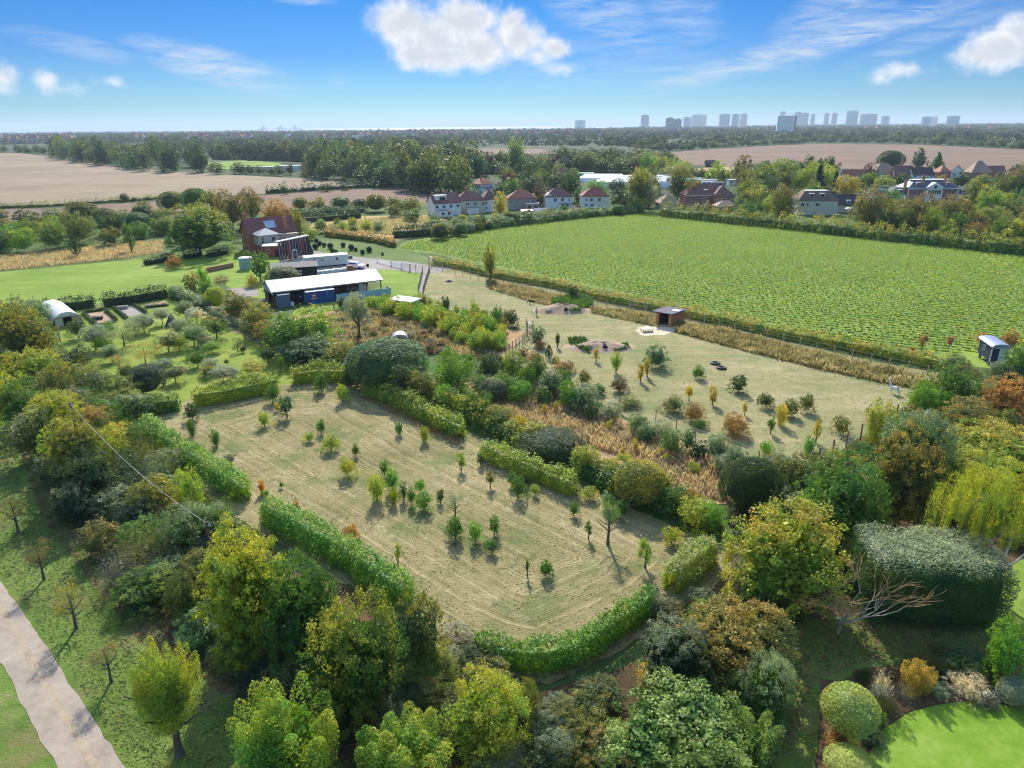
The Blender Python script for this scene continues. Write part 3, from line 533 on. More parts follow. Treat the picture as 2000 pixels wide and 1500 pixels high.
# crop plants in rows and the row of tall stalks on the far edge
CROPM=leafmat('leaf_crop',(.30,.33,.06),trans=.42)
def crops():
    Q=polyw([(780,485),(850,493),(1000,525),(1200,566),(1450,620),(1700,674),(1850,690),(2060,680),(2250,560),(2120,500),(2000,490),(1700,460),(1400,428),(1260,414),(1130,421),(960,449),(800,473)])
    g=np.random.default_rng(5); a=R(-27); lo,hi=Q.min(0),Q.max(0); c=(lo+hi)/2; L=np.linalg.norm(hi-lo)/2+5
    u=np.arange(-L,L,.55); v=np.arange(-L,L,1.75); U,V_=np.meshgrid(u,v); U=U+g.normal(size=U.shape)*.22; V_=V_+g.normal(size=V_.shape)*.12
    P=np.c_[(c[0]+U*math.cos(a)-V_*math.sin(a)).ravel(),(c[1]+U*math.sin(a)+V_*math.cos(a)).ravel()]; P=P[inpoly(P,Q)]; P=P[g.random(len(P))<.97]
    n=len(P); K=8; PP=np.repeat(P,K,0); ang=g.uniform(0,6.283,n*K); sz=np.repeat(.36+.2*g.random(n),K)
    d=np.stack([np.cos(ang),np.sin(ang)],1); el=g.uniform(.2,.9,n*K)
    tipz=np.sin(el)*sz*1.0; tipr=np.cos(el)*sz*.8; w=.34*sz
    side=np.stack([-d[:,1],d[:,0]],1); b=np.c_[PP,np.full(n*K,.02)]; mid=np.c_[PP+d*tipr[:,None]*.55,tipz*.8]; tip=np.c_[PP+d*tipr[:,None]*1.25,tipz*.85]
    V=np.stack([b,mid+np.c_[side*w[:,None],np.zeros(n*K)],tip,mid-np.c_[side*w[:,None],np.zeros(n*K)]],1).reshape(-1,3)
    v=np.repeat(.3+.4*np.clip(np.repeat(g.random(n),K)*.5+g.random(n*K)*.5,0,1),4)
    me=rawmesh('crop_rows',V,np.arange(4*n*K).reshape(-1,4),{'v':v,'o':np.tile([0,.5,1,.5],n*K)}); o=link('crop_rows',me,CROPM); tag(o,'rows of leafy green crop plants filling the big field','crop',kind='stuff'); o.color=(.31,.45,.075,.25)
crops()
# ================================================================ BUILDINGS
WHITE=mat('white_render',(.84,.82,.78),.8,var=.07); CREAM=mat('cream_render',(.62,.58,.46),.85,var=.08); GLASS=mat('window_glass',(.04,.05,.065),.15,var=.2,spec=.6)
FRAME=mat('white_frame',(.78,.78,.76),.5,var=.04); BRICK=mat('red_brick',(.47,.16,.095),.9,var=.22,scale=2.2); BRICKB=mat('brown_brick',(.36,.18,.12),.9,var=.2,scale=2.)
TILE=mat('brown_tiles',(.21,.11,.095),.85,var=.25,scale=2.5); TILER=mat('red_tiles',(.34,.13,.09),.85,var=.25,scale=2.5); TILEO=mat('orange_tiles',(.46,.20,.13),.85,var=.2,scale=2.5); TILEP=mat('pinkish_tiles',(.40,.27,.20),.85,var=.2,scale=2.)
SLATE=mat('blue_slate',(.10,.12,.16),.6,var=.2); PINKG=mat('pebbledash',(.42,.35,.32),.9,var=.1); DARKW=mat('black_timber',(.035,.035,.045),.8,var=.3); LEAD=mat('lead_grey',(.30,.33,.37),.6,var=.1)
WOOD=mat('orange_timber',(.36,.15,.06),.75,var=.3,scale=4); POSTM=mat('post_timber',(.30,.20,.12),.9,var=.25); GREYW=mat('weathered_timber',(.34,.31,.27),.9,var=.2)
def bldg(name,label,p,L,rot,D,eave,ridge,roof='hip',wm=None,rm=None,wins=(),lw=(),chim=(),ov=.4,flat=0.,doors=(),group=None,cat='house',xy=None,wall_h0=0.,chm=None,win_cross=True):
    x,y=xy if xy is not None else G(*p); r=empty(name,(x,y),R(rot),label,cat,group)
    w=MB().box(0,0,wall_h0-.1,L,D,eave)
    if roof=='gable': w.prism([(0,eave-.01),(D,eave-.01),(D/2,ridge-.02)],0.02,L-.02,'x')
    if roof=='gabley': w.prism([(0,eave-.01),(L,eave-.01),(L/2,ridge-.02)],0.02,D-.02,'y')
    w.build('wall',wm or WHITE,r)
    rf=MB()
    if roof=='hip': rf.hip(0,0,L,D,eave+.02,ridge,ov,flat)
    elif roof=='gable': rf.gable(0,0,L,D,eave,ridge,ov)
    elif roof=='gabley': rf.gable(0,0,L,D,eave,ridge,ov,ax='y')
    elif roof=='flat': rf.box(-ov,-ov,eave,L+ov,D+ov,eave+.25)
    elif roof=='mono': rf.add([(-ov,-ov,eave),(L+ov,-ov,eave),(L+ov,D+ov,ridge),(-ov,D+ov,ridge),(-ov,-ov,eave+.15),(L+ov,-ov,eave+.15),(L+ov,D+ov,ridge+.15),(-ov,D+ov,ridge+.15)],[(3,2,1,0),(4,5,6,7),(0,1,5,4),(1,2,6,5),(2,3,7,6),(3,0,4,7)])
    ro=rf.build('roof',rm or TILE,r)
    for (cx,cy,zt) in chim:
        c=MB().box(cx-.45,cy-.35,min(eave,ridge)-.2,cx+.45,cy+.35,zt).box(cx-.55,cy-.45,zt,cx+.55,cy+.45,zt+.2)
        for q in (-.2,.2): c.cyl(cx+q,cy,zt+.2,zt+.6,.13,.1,8)
        c.build('chimney',chm or BRICK,ro)
    for (cx,z,ww,hh) in wins:
        f=MB().box(cx-ww/2,-.05,z,cx+ww/2,.02,z+hh).build('window',FRAME,r); pane=MB(); k=max(1,round(ww/.75))
        for q in range(k): a=cx-ww/2+.1+q*(ww-.1)/k; pane.box(a,-.08,z+.1,a+(ww-.1)/k-.1,-.045,z+hh-.1)
        pane.build('pane',GLASS,f)
    for (cy,z,ww,hh) in lw:
        f=MB().box(-.05,cy-ww/2,z,.02,cy+ww/2,z+hh).build('window',FRAME,r); MB().box(-.08,cy-ww/2+.1,z+.1,-.045,cy+ww/2-.1,z+hh-.1).build('pane',GLASS,f)
    for (cx,ww,hh,m_) in doors:
        d_=MB().box(cx-ww/2,-.06,0,cx+ww/2,.02,hh).build('door',m_,r); MB().cyl(cx+ww*.35,-.09,1.0,1.06,.04,.04,6).build('handle',LEAD,d_)
    return r
def dormer(r,x,z,w=1.5,h=1.3,y0=.6,m=None,top=None):
    d=MB().box(x-w/2,y0,z,x+w/2,y0+2.2,z+h).box(x-w/2-.25,y0-.2,z+h,x+w/2+.25,y0+2.4,z+h+.14).build('dormer',m or WHITE,r); MB().box(x-w/2+.15,y0-.05,z+.2,x+w/2-.15,y0+.02,z+h-.12).build('pane',GLASS,d)
def rows(L,n,zs,w=1.3,h=1.2,m=1.2): return [(m+(L-2*m)*(i/(n-1) if n>1 else .5),z,w,h) for z in zs for i in range(n)]
def houses():
    r=bldg('terraced_house','white house with a gable end and boxy roof dormer facing the scrub',(849,423),11.5,24,9,5.3,8.6,'gable',WHITE,TILE,rows(11.5,4,(3.2,)),chim=[(6.2,5,9.3)])
    MB().box(.9,1.2,5.6,5.8,4.6,8.1).box(.7,1.0,8.1,6.0,4.8,8.3).build('dormer',WHITE,r); MB().box(2.8,1.14,6.1,5.4,1.21,7.6).build('window',GLASS,r)
    e=MB().box(1.2,-3.6,-.1,6.8,-.02,2.6).build('extension',WHITE,r); MB().box(2.0,-3.66,.9,3,-3.6,1.9).box(4.6,-3.66,.9,5.6,-3.6,1.9).build('window',GLASS,e); MB().box(1,-3.8,2.6,7,-.02,2.8).build('extension_roof',LEAD,r)
    r=bldg('terraced_house','cream house with a dark hipped roof beside the gabled white one',(893,417),12.5,12,9,5.3,8.8,'hip',CREAM,TILE,rows(12.5,4,(3.2,)),lw=[(3,3.2,1,1.2)],chim=[(4.6,4.5,9.8)])
    MB().box(4,-3,-.1,9,-.02,2.5).build('extension',WHITE,r); MB().box(3.9,-3.2,2.5,9.1,-.02,2.7).build('extension_roof',LEAD,r)
    bldg('terraced_house','narrow white house with hipped brown roof left of the yellow tree',(944,414),6.3,12,9,5.3,8.9,'hip',WHITE,TILE,rows(6.3,2,(3.2,.9)),chim=[(3.2,4.5,9.6)])
    r=bldg('villa','white house with orange-red hipped roof standing behind the terrace',(941,380),7.5,32,11,5.3,8.3,'hip',WHITE,TILEO,rows(7.5,2,(3.1,)),lw=[(2,3.1,1,1.5),(4.5,3.1,1,1.5),(7,3.1,1,1.5),(9.4,3.1,1,1.5)],chim=[(3,5.5,9.2)],chm=TILEO)
    MB().box(2.4,-.12,2.7,6.2,-.03,4.2).build('blue_panel',mat('blue_cloth',(.06,.15,.5),.6),r)
    r=bldg('semi_detached_house','pinkish grey house with a plain red hipped roof and flat extension',(993,410),12.4,4,9,4.9,8.3,'hip',PINKG,TILER,rows(12.4,5,(3.0,),.9,1.1))
    e=MB().box(7.4,-4,-.1,13.2,-.02,2.9).build('extension',PINKG,r); MB().box(7.2,-4.2,2.9,13.4,-.02,3.1).build('extension_roof',SLATE,r); MB().box(8.2,-4.06,.4,9.6,-4,2.2).box(11,-4.06,.8,12.6,-4,2.1).build('window',GLASS,e)
    r=bldg('semi_detached_house','white house with dark brown hipped roof and pale left gable',(1066,408),11.8,4,9,5.2,8.7,'hip',WHITE,TILE,[(4.2,3.1,1.6,1.4),(7.4,3.1,1.4,1.5),(10.4,3.1,.7,1.3),(7.6,.8,1.2,1.2),(9.6,.8,1.3,1.2)],lw=[(3,3,1,1)],chim=[(6.2,4.5,9.8)],chm=TILEP)
    w=MB().box(-.2,.2,-.1,3.1,3,5.1).prism([(-.2,5.1),(3.1,5.1),(1.45,6.9)],.2,4,'y').build('side_bay',WHITE,r)
    MB().box(6,-.9,2.4,11.6,-.02,2.6).build('canopy_roof',LEAD,r)
    bldg('semi_detached_house','white house with red-brown hipped roof nearest the white tunnels',(1137,407),11.8,2,9,5.2,8.8,'hip',WHITE,TILER,[(1.8,3.1,.7,1.3),(4,3.1,1.5,1.3),(7.6,3.1,1.5,1.3),(1.6,.8,1.2,1.2),(4.4,.8,1.2,1.2)],chim=[(5.8,4.5,9.8)],chm=TILEP)
    # brick mansion
    r=bldg('brick_mansion','large brown brick house with hipped roofs and a small dormer',(1338,408),20,1,11,5.8,10.4,'hip',BRICKB,TILE,[(3.4,3.3,2,1.9),(8.4,3.3,1.7,1.6),(3.2,.6,2.6,1.4),(8.4,.6,1.8,1.4)],chim=[(11.2,2.2,9.4)],ov=.5)
    w=MB().box(11.5,-3.2,-.1,20.4,.0,5.5).build('wing',BRICKB,r); MB().hip(11.5,-3.2,20.4,7,5.52,9.7,.5).build('wing_roof',TILE,r)
    for (cx,z,ww,hh) in ((13,3.1,.9,1.3),(16,2.7,1.9,2),(19,3.1,.9,1.3)):
        f=MB().box(cx-ww/2,-3.26,z,cx+ww/2,-3.19,z+hh).build('window',FRAME,r); MB().box(cx-ww/2+.15,-3.3,z+.12,cx+ww/2-.15,-3.25,z+hh-.12).build('pane',GLASS,f)
    dormer(r,9,6.6,1.4,1.3,1.6); MB().box(-.3,-.6,5.6,20.3,-.5,5.8).build('gutter',FRAME,r)
    bldg('bungalow','low bungalow with a pinkish hipped roof left of the brick mansion',(1290,409),8,6,8,2.5,6.2,'hip',CREAM,TILEP,rows(8,2,(.9,)))
    bldg('bungalow','low pinkish roofed outbuilding in front of the brick mansion',(1400,415),9,3,6,2.5,4.6,'hip',BRICKB,TILEP,rows(9,2,(.9,)))
    bldg('garden_shed','small red-brown shed with grey roof behind the field hedge',(1046,424),5,8,4,2.1,3.2,'gable',mat('redwood',(.25,.08,.05),.8),LEAD,[(4,.8,.9,.9)],cat='shed')
    bldg('garden_shed','low dark shed beside the pinkish grey house',(1020,423),4.5,5,3.5,1.9,2.4,'mono',DARKW,LEAD,cat='shed')
    # cream house with mansard
    r=bldg('cream_house','cream house with brown mansard roof, flat white top and twin dormers',(1557,420),15.5,-4,10,5.8,9.2,'hip',CREAM,mat('mansard_tiles',(.20,.13,.10),.85,var=.2),[(1.6,3.4,1.6,1.4),(3.6,3.5,.9,1.3),(7.4,3.5,1.6,1.3)],flat=2.2)
    MB().box(3.4,3.2,9.2,12.1,6.8,9.36).build('flat_roof',WHITE,r)
    for x in (5,9.2): dormer(r,x,6.9,1.5,1.4,.9)
    r=bldg('annexe','dark brown roofed annexe with two small dormers joined to cream house',(1628,415),11.5,-4,8,3.2,6.8,'gable',CREAM,mat('dark_tiles',(.075,.055,.06),.8,var=.2),(),cat='house')
    for x in (5.6,9.3): dormer(r,x,3.6,1.3,1.2,.3)
    tag(MB().cyl(0,0,0,2.2,.05).tube([(0,0,2.1),(0,0,2.5),(0,0,2.75)],[1.7,1.2,.1],10).build('garden_parasol',WHITE,None,(*G(1657,418),0)),'white garden parasol in front of the dark roofed annexe','parasol')
    # mansion
    SL=SLATE; r=bldg('mansion','grand brick mansion with white pediment and blue slate roof',(1770,395),23,-2,12,6.2,9.6,'hip',BRICK,SL,[(2.6,3.4,1.5,2.0),(5.6,3.4,1.5,2.0),(17.8,3.4,1.5,2.0),(20.6,3.4,1.5,2.0),(2.6,.5,1.5,2.0),(5.6,.5,1.5,2.0),(17.8,.5,1.5,2),(20.6,.5,1.5,2)],chim=[],ov=.5,flat=1.6)
    MB().box(3.2,4,9.6,19.8,8,9.85).build('flat_roof',WHITE,r)
    MB().box(8.2,-.6,-.1,15.2,-.02,6.2).build('portico',WHITE,r); MB().prism([(7.2,6.25),(16.2,6.25),(11.7,8.9)],-.9,3,'y').build('pediment',WHITE,r); MB().tube([(11.7,-.96,6.9),(11.7,-.9,6.9)],.75,12).build('round_window',GLASS,r)
    f=MB()
    for q in range(6): f.box(8.9+q*1.0,-.66,3.6,9.6+q*1.0,-.6,5.4)
    f.build('window',GLASS,r)
    MB().box(-.6,-.72,5.9,7.2,-.5,6.2).box(16.2,-.72,5.9,23.6,-.5,6.2).build('cornice',WHITE,r)
    pl=MB()
    for x in (.1,7.6,15.5,22.6): pl.box(x-.25,-.12,0,x+.25,-.02,5.9)
    pl.build('pilaster',WHITE,r)
    for x in (4.6,18.2): dormer(r,x,7.0,1.4,1.7,.9)
    for x in (-.6,7.2,17.2): MB().box(x-.45,2,6.,x+.45,3,11.8 if x>0 else 10).box(x-.55,1.9,11.8 if x>0 else 10,x+.55,3.1,12 if x>0 else 10.2).build('chimney',TILEO,r)
    MB().box(-6.5,1,-.1,-.02,9,3.6).box(23.02,1,-.1,28,9,3.6).build('wing',WHITE,r); MB().hip(-6.4,1,-.3,9,3.62,6.2,.2,1.5).hip(23.4,1,28,9,3.62,6.2,.2,1.2).build('wing_roof',SL,r)
    for x in (-3.2,25.6): dormer(r,x,4.0,1.7,1.6,.8)
    MB().box(-15,2,-.1,-6.55,8,3.4).build('garage',WHITE,r); MB().hip(-15,2,-6.8,8,3.42,5.6,.2,1.6).build('garage_roof',mat('green_slate',(.13,.19,.21),.6),r)
    # houses further back
    B=[('detached_house','brick house with brown gabled roof and white bargeboards behind mansion',(1746,349),11,-14,9,3.4,8,'gable',BRICKB,TILE,1),
       ('detached_house','long low white house with dark brown roof behind mansion',(1782,350),13,-3,8,2.8,7,'gable',WHITE,mat('dark_tiles',(.075,.055,.06)),2),
       ('detached_house','house with a reddish hipped roof above the mansion chimneys',(1834,347),8,4,9,3.4,7.6,'hip',BRICKB,TILEO,1),
       ('detached_house','white gabled house just right of the reddish hipped one',(1857,347),7,0,8,4.4,8,'gabley',WHITE,TILE,2),
       ('detached_house','big brown roofed house with steep dark gable on the skyline field',(1896,347),13,-4,10,3.2,10.5,'hip',BRICKB,TILEP,2),
       ('detached_house','brick wing with small red gable right of the steep roofed house',(1928,346),11,-4,7,3.6,7,'gable',BRICK,TILE,1),
       ('bungalow','low brown bungalow at the right edge under the ploughed field',(1978,350),14,-6,8,2.8,5.4,'hip',BRICKB,TILEP,2),
       ('barn_roofed_house','wide pale brown roof half hidden behind the dark hedge block',(1708,348),17,5,12,2.6,9.5,'hip',CREAM,TILEP,0),
       ('timbered_house','white house with red-brown timber gables near the golden cypress',(1648,357),11,-6,8,4,7.5,'gable',WHITE,TILER,3),
       ('bungalow','small brown hipped roof behind the dark cypress pair',(1612,354),9,10,8,3,7,'hip',CREAM,TILEP,0),
       ('chalet','small blue-grey house with white dormers above the olive trees',(1562,362),6,-5,7,3.8,7.2,'gable',WHITE,SLATE,1),
       ('garage_block','low flat roofed white building beside the orange sheds',(1424,362),9,0,6,3,3.3,'flat',WHITE,LEAD,2),
       ('garage_block','low shed with rusty orange roof near the caravans',(1432,355),8,0,6,2.6,3.6,'mono',WHITE,TILEO,0),
       ('club_house','white angular building with flat roof among the dark trees',(203,319),13,-24,10,7,7.4,'flat',WHITE,WHITE,0),
       ('brick_school','orange brick building with two pointed gables beside the playing field',(590,343),9,12,10,8,12.5,'gabley',mat('orange_brick',(.48,.17,.10)),TILE,2),
       ('pavilion','low white roofed pavilion beside the playing field',(542,334),20,2,9,4,4.6,'flat',WHITE,LEAD,3),
       ('pavilion','long low white building along the playing field edge',(466,333),34,0,7,2.6,3.0,'flat',WHITE,LEAD,6),
       ('farm_building','long brown roof showing between the dark trees',(412,305),34,0,12,4,10,'gable',BRICKB,TILE,0)]
    for (nm,lb,p,L,rot,D,e,rd,rf,wm,rm,nw) in B: bldg(nm,lb,p,L,rot,D,e,rd,rf,wm,rm,rows(L,nw,(e*.4,)) if nw else ())
    # white tunnels
    TM=mat('white_polythene',(.80,.80,.78),.45,var=.05); TG=mat('green_netting',(.12,.33,.27),.7)
    def tunnel(p,L,rot,w,h,m_,lb,grp):
        x,y=G(*p); mb=MB(); pr=[(w/2-w/2*math.cos(math.pi*k/10),h*math.sin(math.pi*k/10)**.8) for k in range(11)]; mb.prism(pr,0,L,'x'); o=mb.build('polytunnel',m_,None,(x,y,0),R(rot)); tag(o,lb,'polytunnel',grp); e=MB().box(-.06,w*.35,0,0,w*.65,h*.8).build('end_door',LEAD,o)
    for i,(p,L,rot) in enumerate([((1132,357),22,-9),((1137,354),24,-9),((1140,351),26,-9),((1164,369),44,4),((1167,365),50,4),((1172,361),52,4),((1176,357),54,4)]):
        tunnel(p,L,rot,8.5,4.2 if i>2 else 3.6,TM,'long white plastic tunnel, '+['front of the left three','middle of the left three','back of the left three','nearest of the right four','second of the right four','third of the right four','farthest of the right four'][i],'white growing tunnels')
    tunnel((1092,349),24,-6,9,4,TG,'green netted tunnel behind the round dark tree','green tunnels'); tunnel((1296,359),24,-4,9,3.4,TG,'pale green netted tunnel right of the silver tree','green tunnels')
    for i,p in enumerate([(1362,360),(1370,364),(1392,366)]):
        x,y=G(*p); c=empty('caravan',(x,y),R(-4),['long white mobile home behind the brick mansion roof','white caravan parked nearest the brick mansion roof','green and white caravan end on, right of two'][i],'caravan'); MB().box(0,0,.4,[12,7,7][i],2.6,2.9).build('body',WHITE if i<2 else LEAD,c); MB().box(1,-.05,1.4,2.2,0,2.2).box(3.5,-.05,1.4,5,0,2.2).build('window',GLASS,c)
        for q in (1.6,4.6): MB().tube([(q,.3,.35),(q,.55,.35)],.35,10).build('wheel',DARKW,c)
    c=empty('field_barn',G(1378,327),R(-6),'small dark barn alone on the edge of the ploughed field','barn'); MB().box(0,0,-.1,11,7,3.4).build('wall',DARKW,c); MB().gable(0,0,11,7,3.4,5.6).build('roof',DARKW,c); MB().box(-.08,2,0,0,5,2.6).build('door',LEAD,c)
houses()
# far town: towers and small houses
def town():
    TWR=mat('tower_concrete',(.88,.85,.83),.8,var=.1,scale=.05); TW2=mat('tower_brown',(.40,.33,.30),.8,scale=.05); BAND=mat('tower_windows',(.48,.50,.54),.4)
    data=[(1252,1268,225,5200,TWR,'grey slab tower standing alone left of the far skyline'),(1301,1317,231,3600,TW2,'brown striped tower, left of the pair nearest to us'),(1318,1331,233,3600,TW2,'brown striped tower, right of the pair nearest to us'),
     (1335,1350,229,5400,TWR,'low pale block between brown towers and wide white block'),(1350,1382,224,5600,TWR,'wide white block on the far skyline'),(1405,1427,223,5400,TWR,'pale twin slab, left one of the three in the middle'),(1430,1444,223,5400,TWR,'pale slab, middle one of the three in the middle'),(1445,1460,222,5500,TWR,'pale slab, right one of the three in the middle'),
     (1524,1535,218,5800,TWR,'thin tower peeping over the big white and red block'),(1553,1566,219,5300,TWR,'grey tower just right of the red edged block'),(1566,1580,221,5300,TWR,'lower grey slab touching the grey tower'),(1585,1592,223,5800,TWR,'very thin pale tower right of the grey slab'),
     (1611,1620,221,5900,TWR,'slim tower left of the two isolated slim ones'),(1626,1636,221,5900,TWR,'slim tower right of the two isolated slim ones'),(1654,1678,217,5100,TWR,'tallest dark grey block of the far skyline'),(1679,1716,223,5300,TWR,'long pale block attached right of the tallest block'),
     (1722,1738,227,5600,TWR,'low pale block near the wooded right skyline'),(1802,1818,228,4200,TWR,'pale slab in the trees, left of the right hand three'),(1820,1832,228,4300,TWR,'pale slab in the trees, middle of the right hand three'),(1850,1876,227,4200,TWR,'wide pale slab, right of the right hand three'),
     (1122,1144,235,5600,TWR,'low wide white hotel block above the roofs of the shore town')]
    for (x0,x1,yt,d,m_,lb) in data:
        a=pdir((x0+x1)/2,yt); k=d/a[1]; x=a[0]*k; h=H0+a[2]*k; w=(x1-x0)*d/FPX*.86; r=empty('tower_block',(x,d),R(10),lb,'tower block'); h=max(h,30)
        MB().box(-w/2,-9,-.1,w/2,9,h).build('wall',m_,r); b=MB()
        for z in np.arange(6,h-3,6.): b.box(-w/2+1,-9.25,z,w/2-1,-9.02,z+2.4)
        b.build('window',BAND,r); MB().box(-w/5,-4,h,w/5,4,h+4).build('roof',m_,r)
    r=empty('tower_block',(0,0),0,'big white block with red brick edge standing before the skyline','tower block'); a=pdir(1536,226); d=2700; k=d/a[1]; r.location=(a[0]*k,d,0); h=H0+a[2]*k; w=30*d/FPX
    r.rotation_euler=(0,0,R(-12)); MB().box(-w/2,-8,-.1,w/2,8,h).build('wall',WHITE,r); MB().box(w/2,-8.2,-.1,w/2+6,8,h-1).build('brick_end',BRICKB,r); b=MB()
    for z in np.arange(4,h-3,4.): b.box(-w/2+1,-8.3,z,w/2-1,-8.02,z+1.6)
    b.build('window',BAND,r)
    b=MB()
    for q in (-.7,-.25,.2,.65): b.box(q*w/2,-3,h,q*w/2+4,3,h+5)
    b.build('roof',WHITE,r)
    # small houses of the suburb, three kinds shared by all copies
    kinds=[]
    for wm,rm in ((WHITE,TILE),(CREAM,TILEO),(PINKG,TILER)):
        w=MB().box(-6,-4.5,0,6,4.5,5.2); kinds.append((w.v,w.f,wm,rm))
    wm_me=[];rf_me=[]
    for i,(v,f,wm,rm) in enumerate(kinds):
        me=bpy.data.meshes.new('wall'); me.from_pydata(v,[],f); me.materials.append(wm); wm_me.append(me); h=MB().hip(-6,-4.5,6,4.5,5.2,8.8,.4); m2=bpy.data.meshes.new('roof'); m2.from_pydata(h.v,[],h.f); m2.materials.append(rm); rf_me.append(m2)
    g=np.random.default_rng(21); zones=[(0,150,271,281,46,'west'),(260,700,264,279,60,'mid'),(700,1180,255,271,90,'shore'),(1180,1600,250,262,34,'east'),(1600,1960,247,258,24,'far')]
    LB={'west':'small pale house among trees beyond the left ploughed field','mid':'small pale house among the trees of the middle distance','shore':'small pale house of the shore town under the skyline','east':'small pale house below the tower blocks','far':'small pale house on the wooded right skyline'}
    for (x0,x1,y0,y1,n,z) in zones:
        for k in range(n):
            px=g.uniform(x0,x1); py=g.uniform(y0,y1); p=G(px,py); i=int(g.integers(0,3)); s=1.6 if p[1]>2000 else 1.3
            r=empty('distant_house',(p[0],p[1]),g.uniform(-.6,.6),LB[z],'house','houses of the far suburb, '+z+' part'); r.scale=(s,s,s*1.5)
            for nm,me in (('wall',wm_me[i]),('roof',rf_me[i])): o=bpy.data.objects.new(nm,me); COL.objects.link(o); o.parent=r
    for i,(px,L) in enumerate([(515,110),(548,120),(577,90)]):
        d=14000; a=pdir(px,249); k=d/a[1]; x=a[0]*k; r=empty('cargo_ship',(x,d),R(5),['faint ship on the sea horizon, leftmost of three','faint ship on the sea horizon, middle of three','faint ship on the sea horizon, rightmost of three'][i],'ship'); r.scale=(2.2,2.2,2.2); MB().prism([(-L/2,8),(-L/2+8,-.5),(L/2-8,-.5),(L/2,8)],-10,10,'y').build('hull',SLATE,r); MB().box(-15,-8,8,10,8,24).box(-6,-5,24,2,5,32).build('superstructure',SLATE,r)
town()
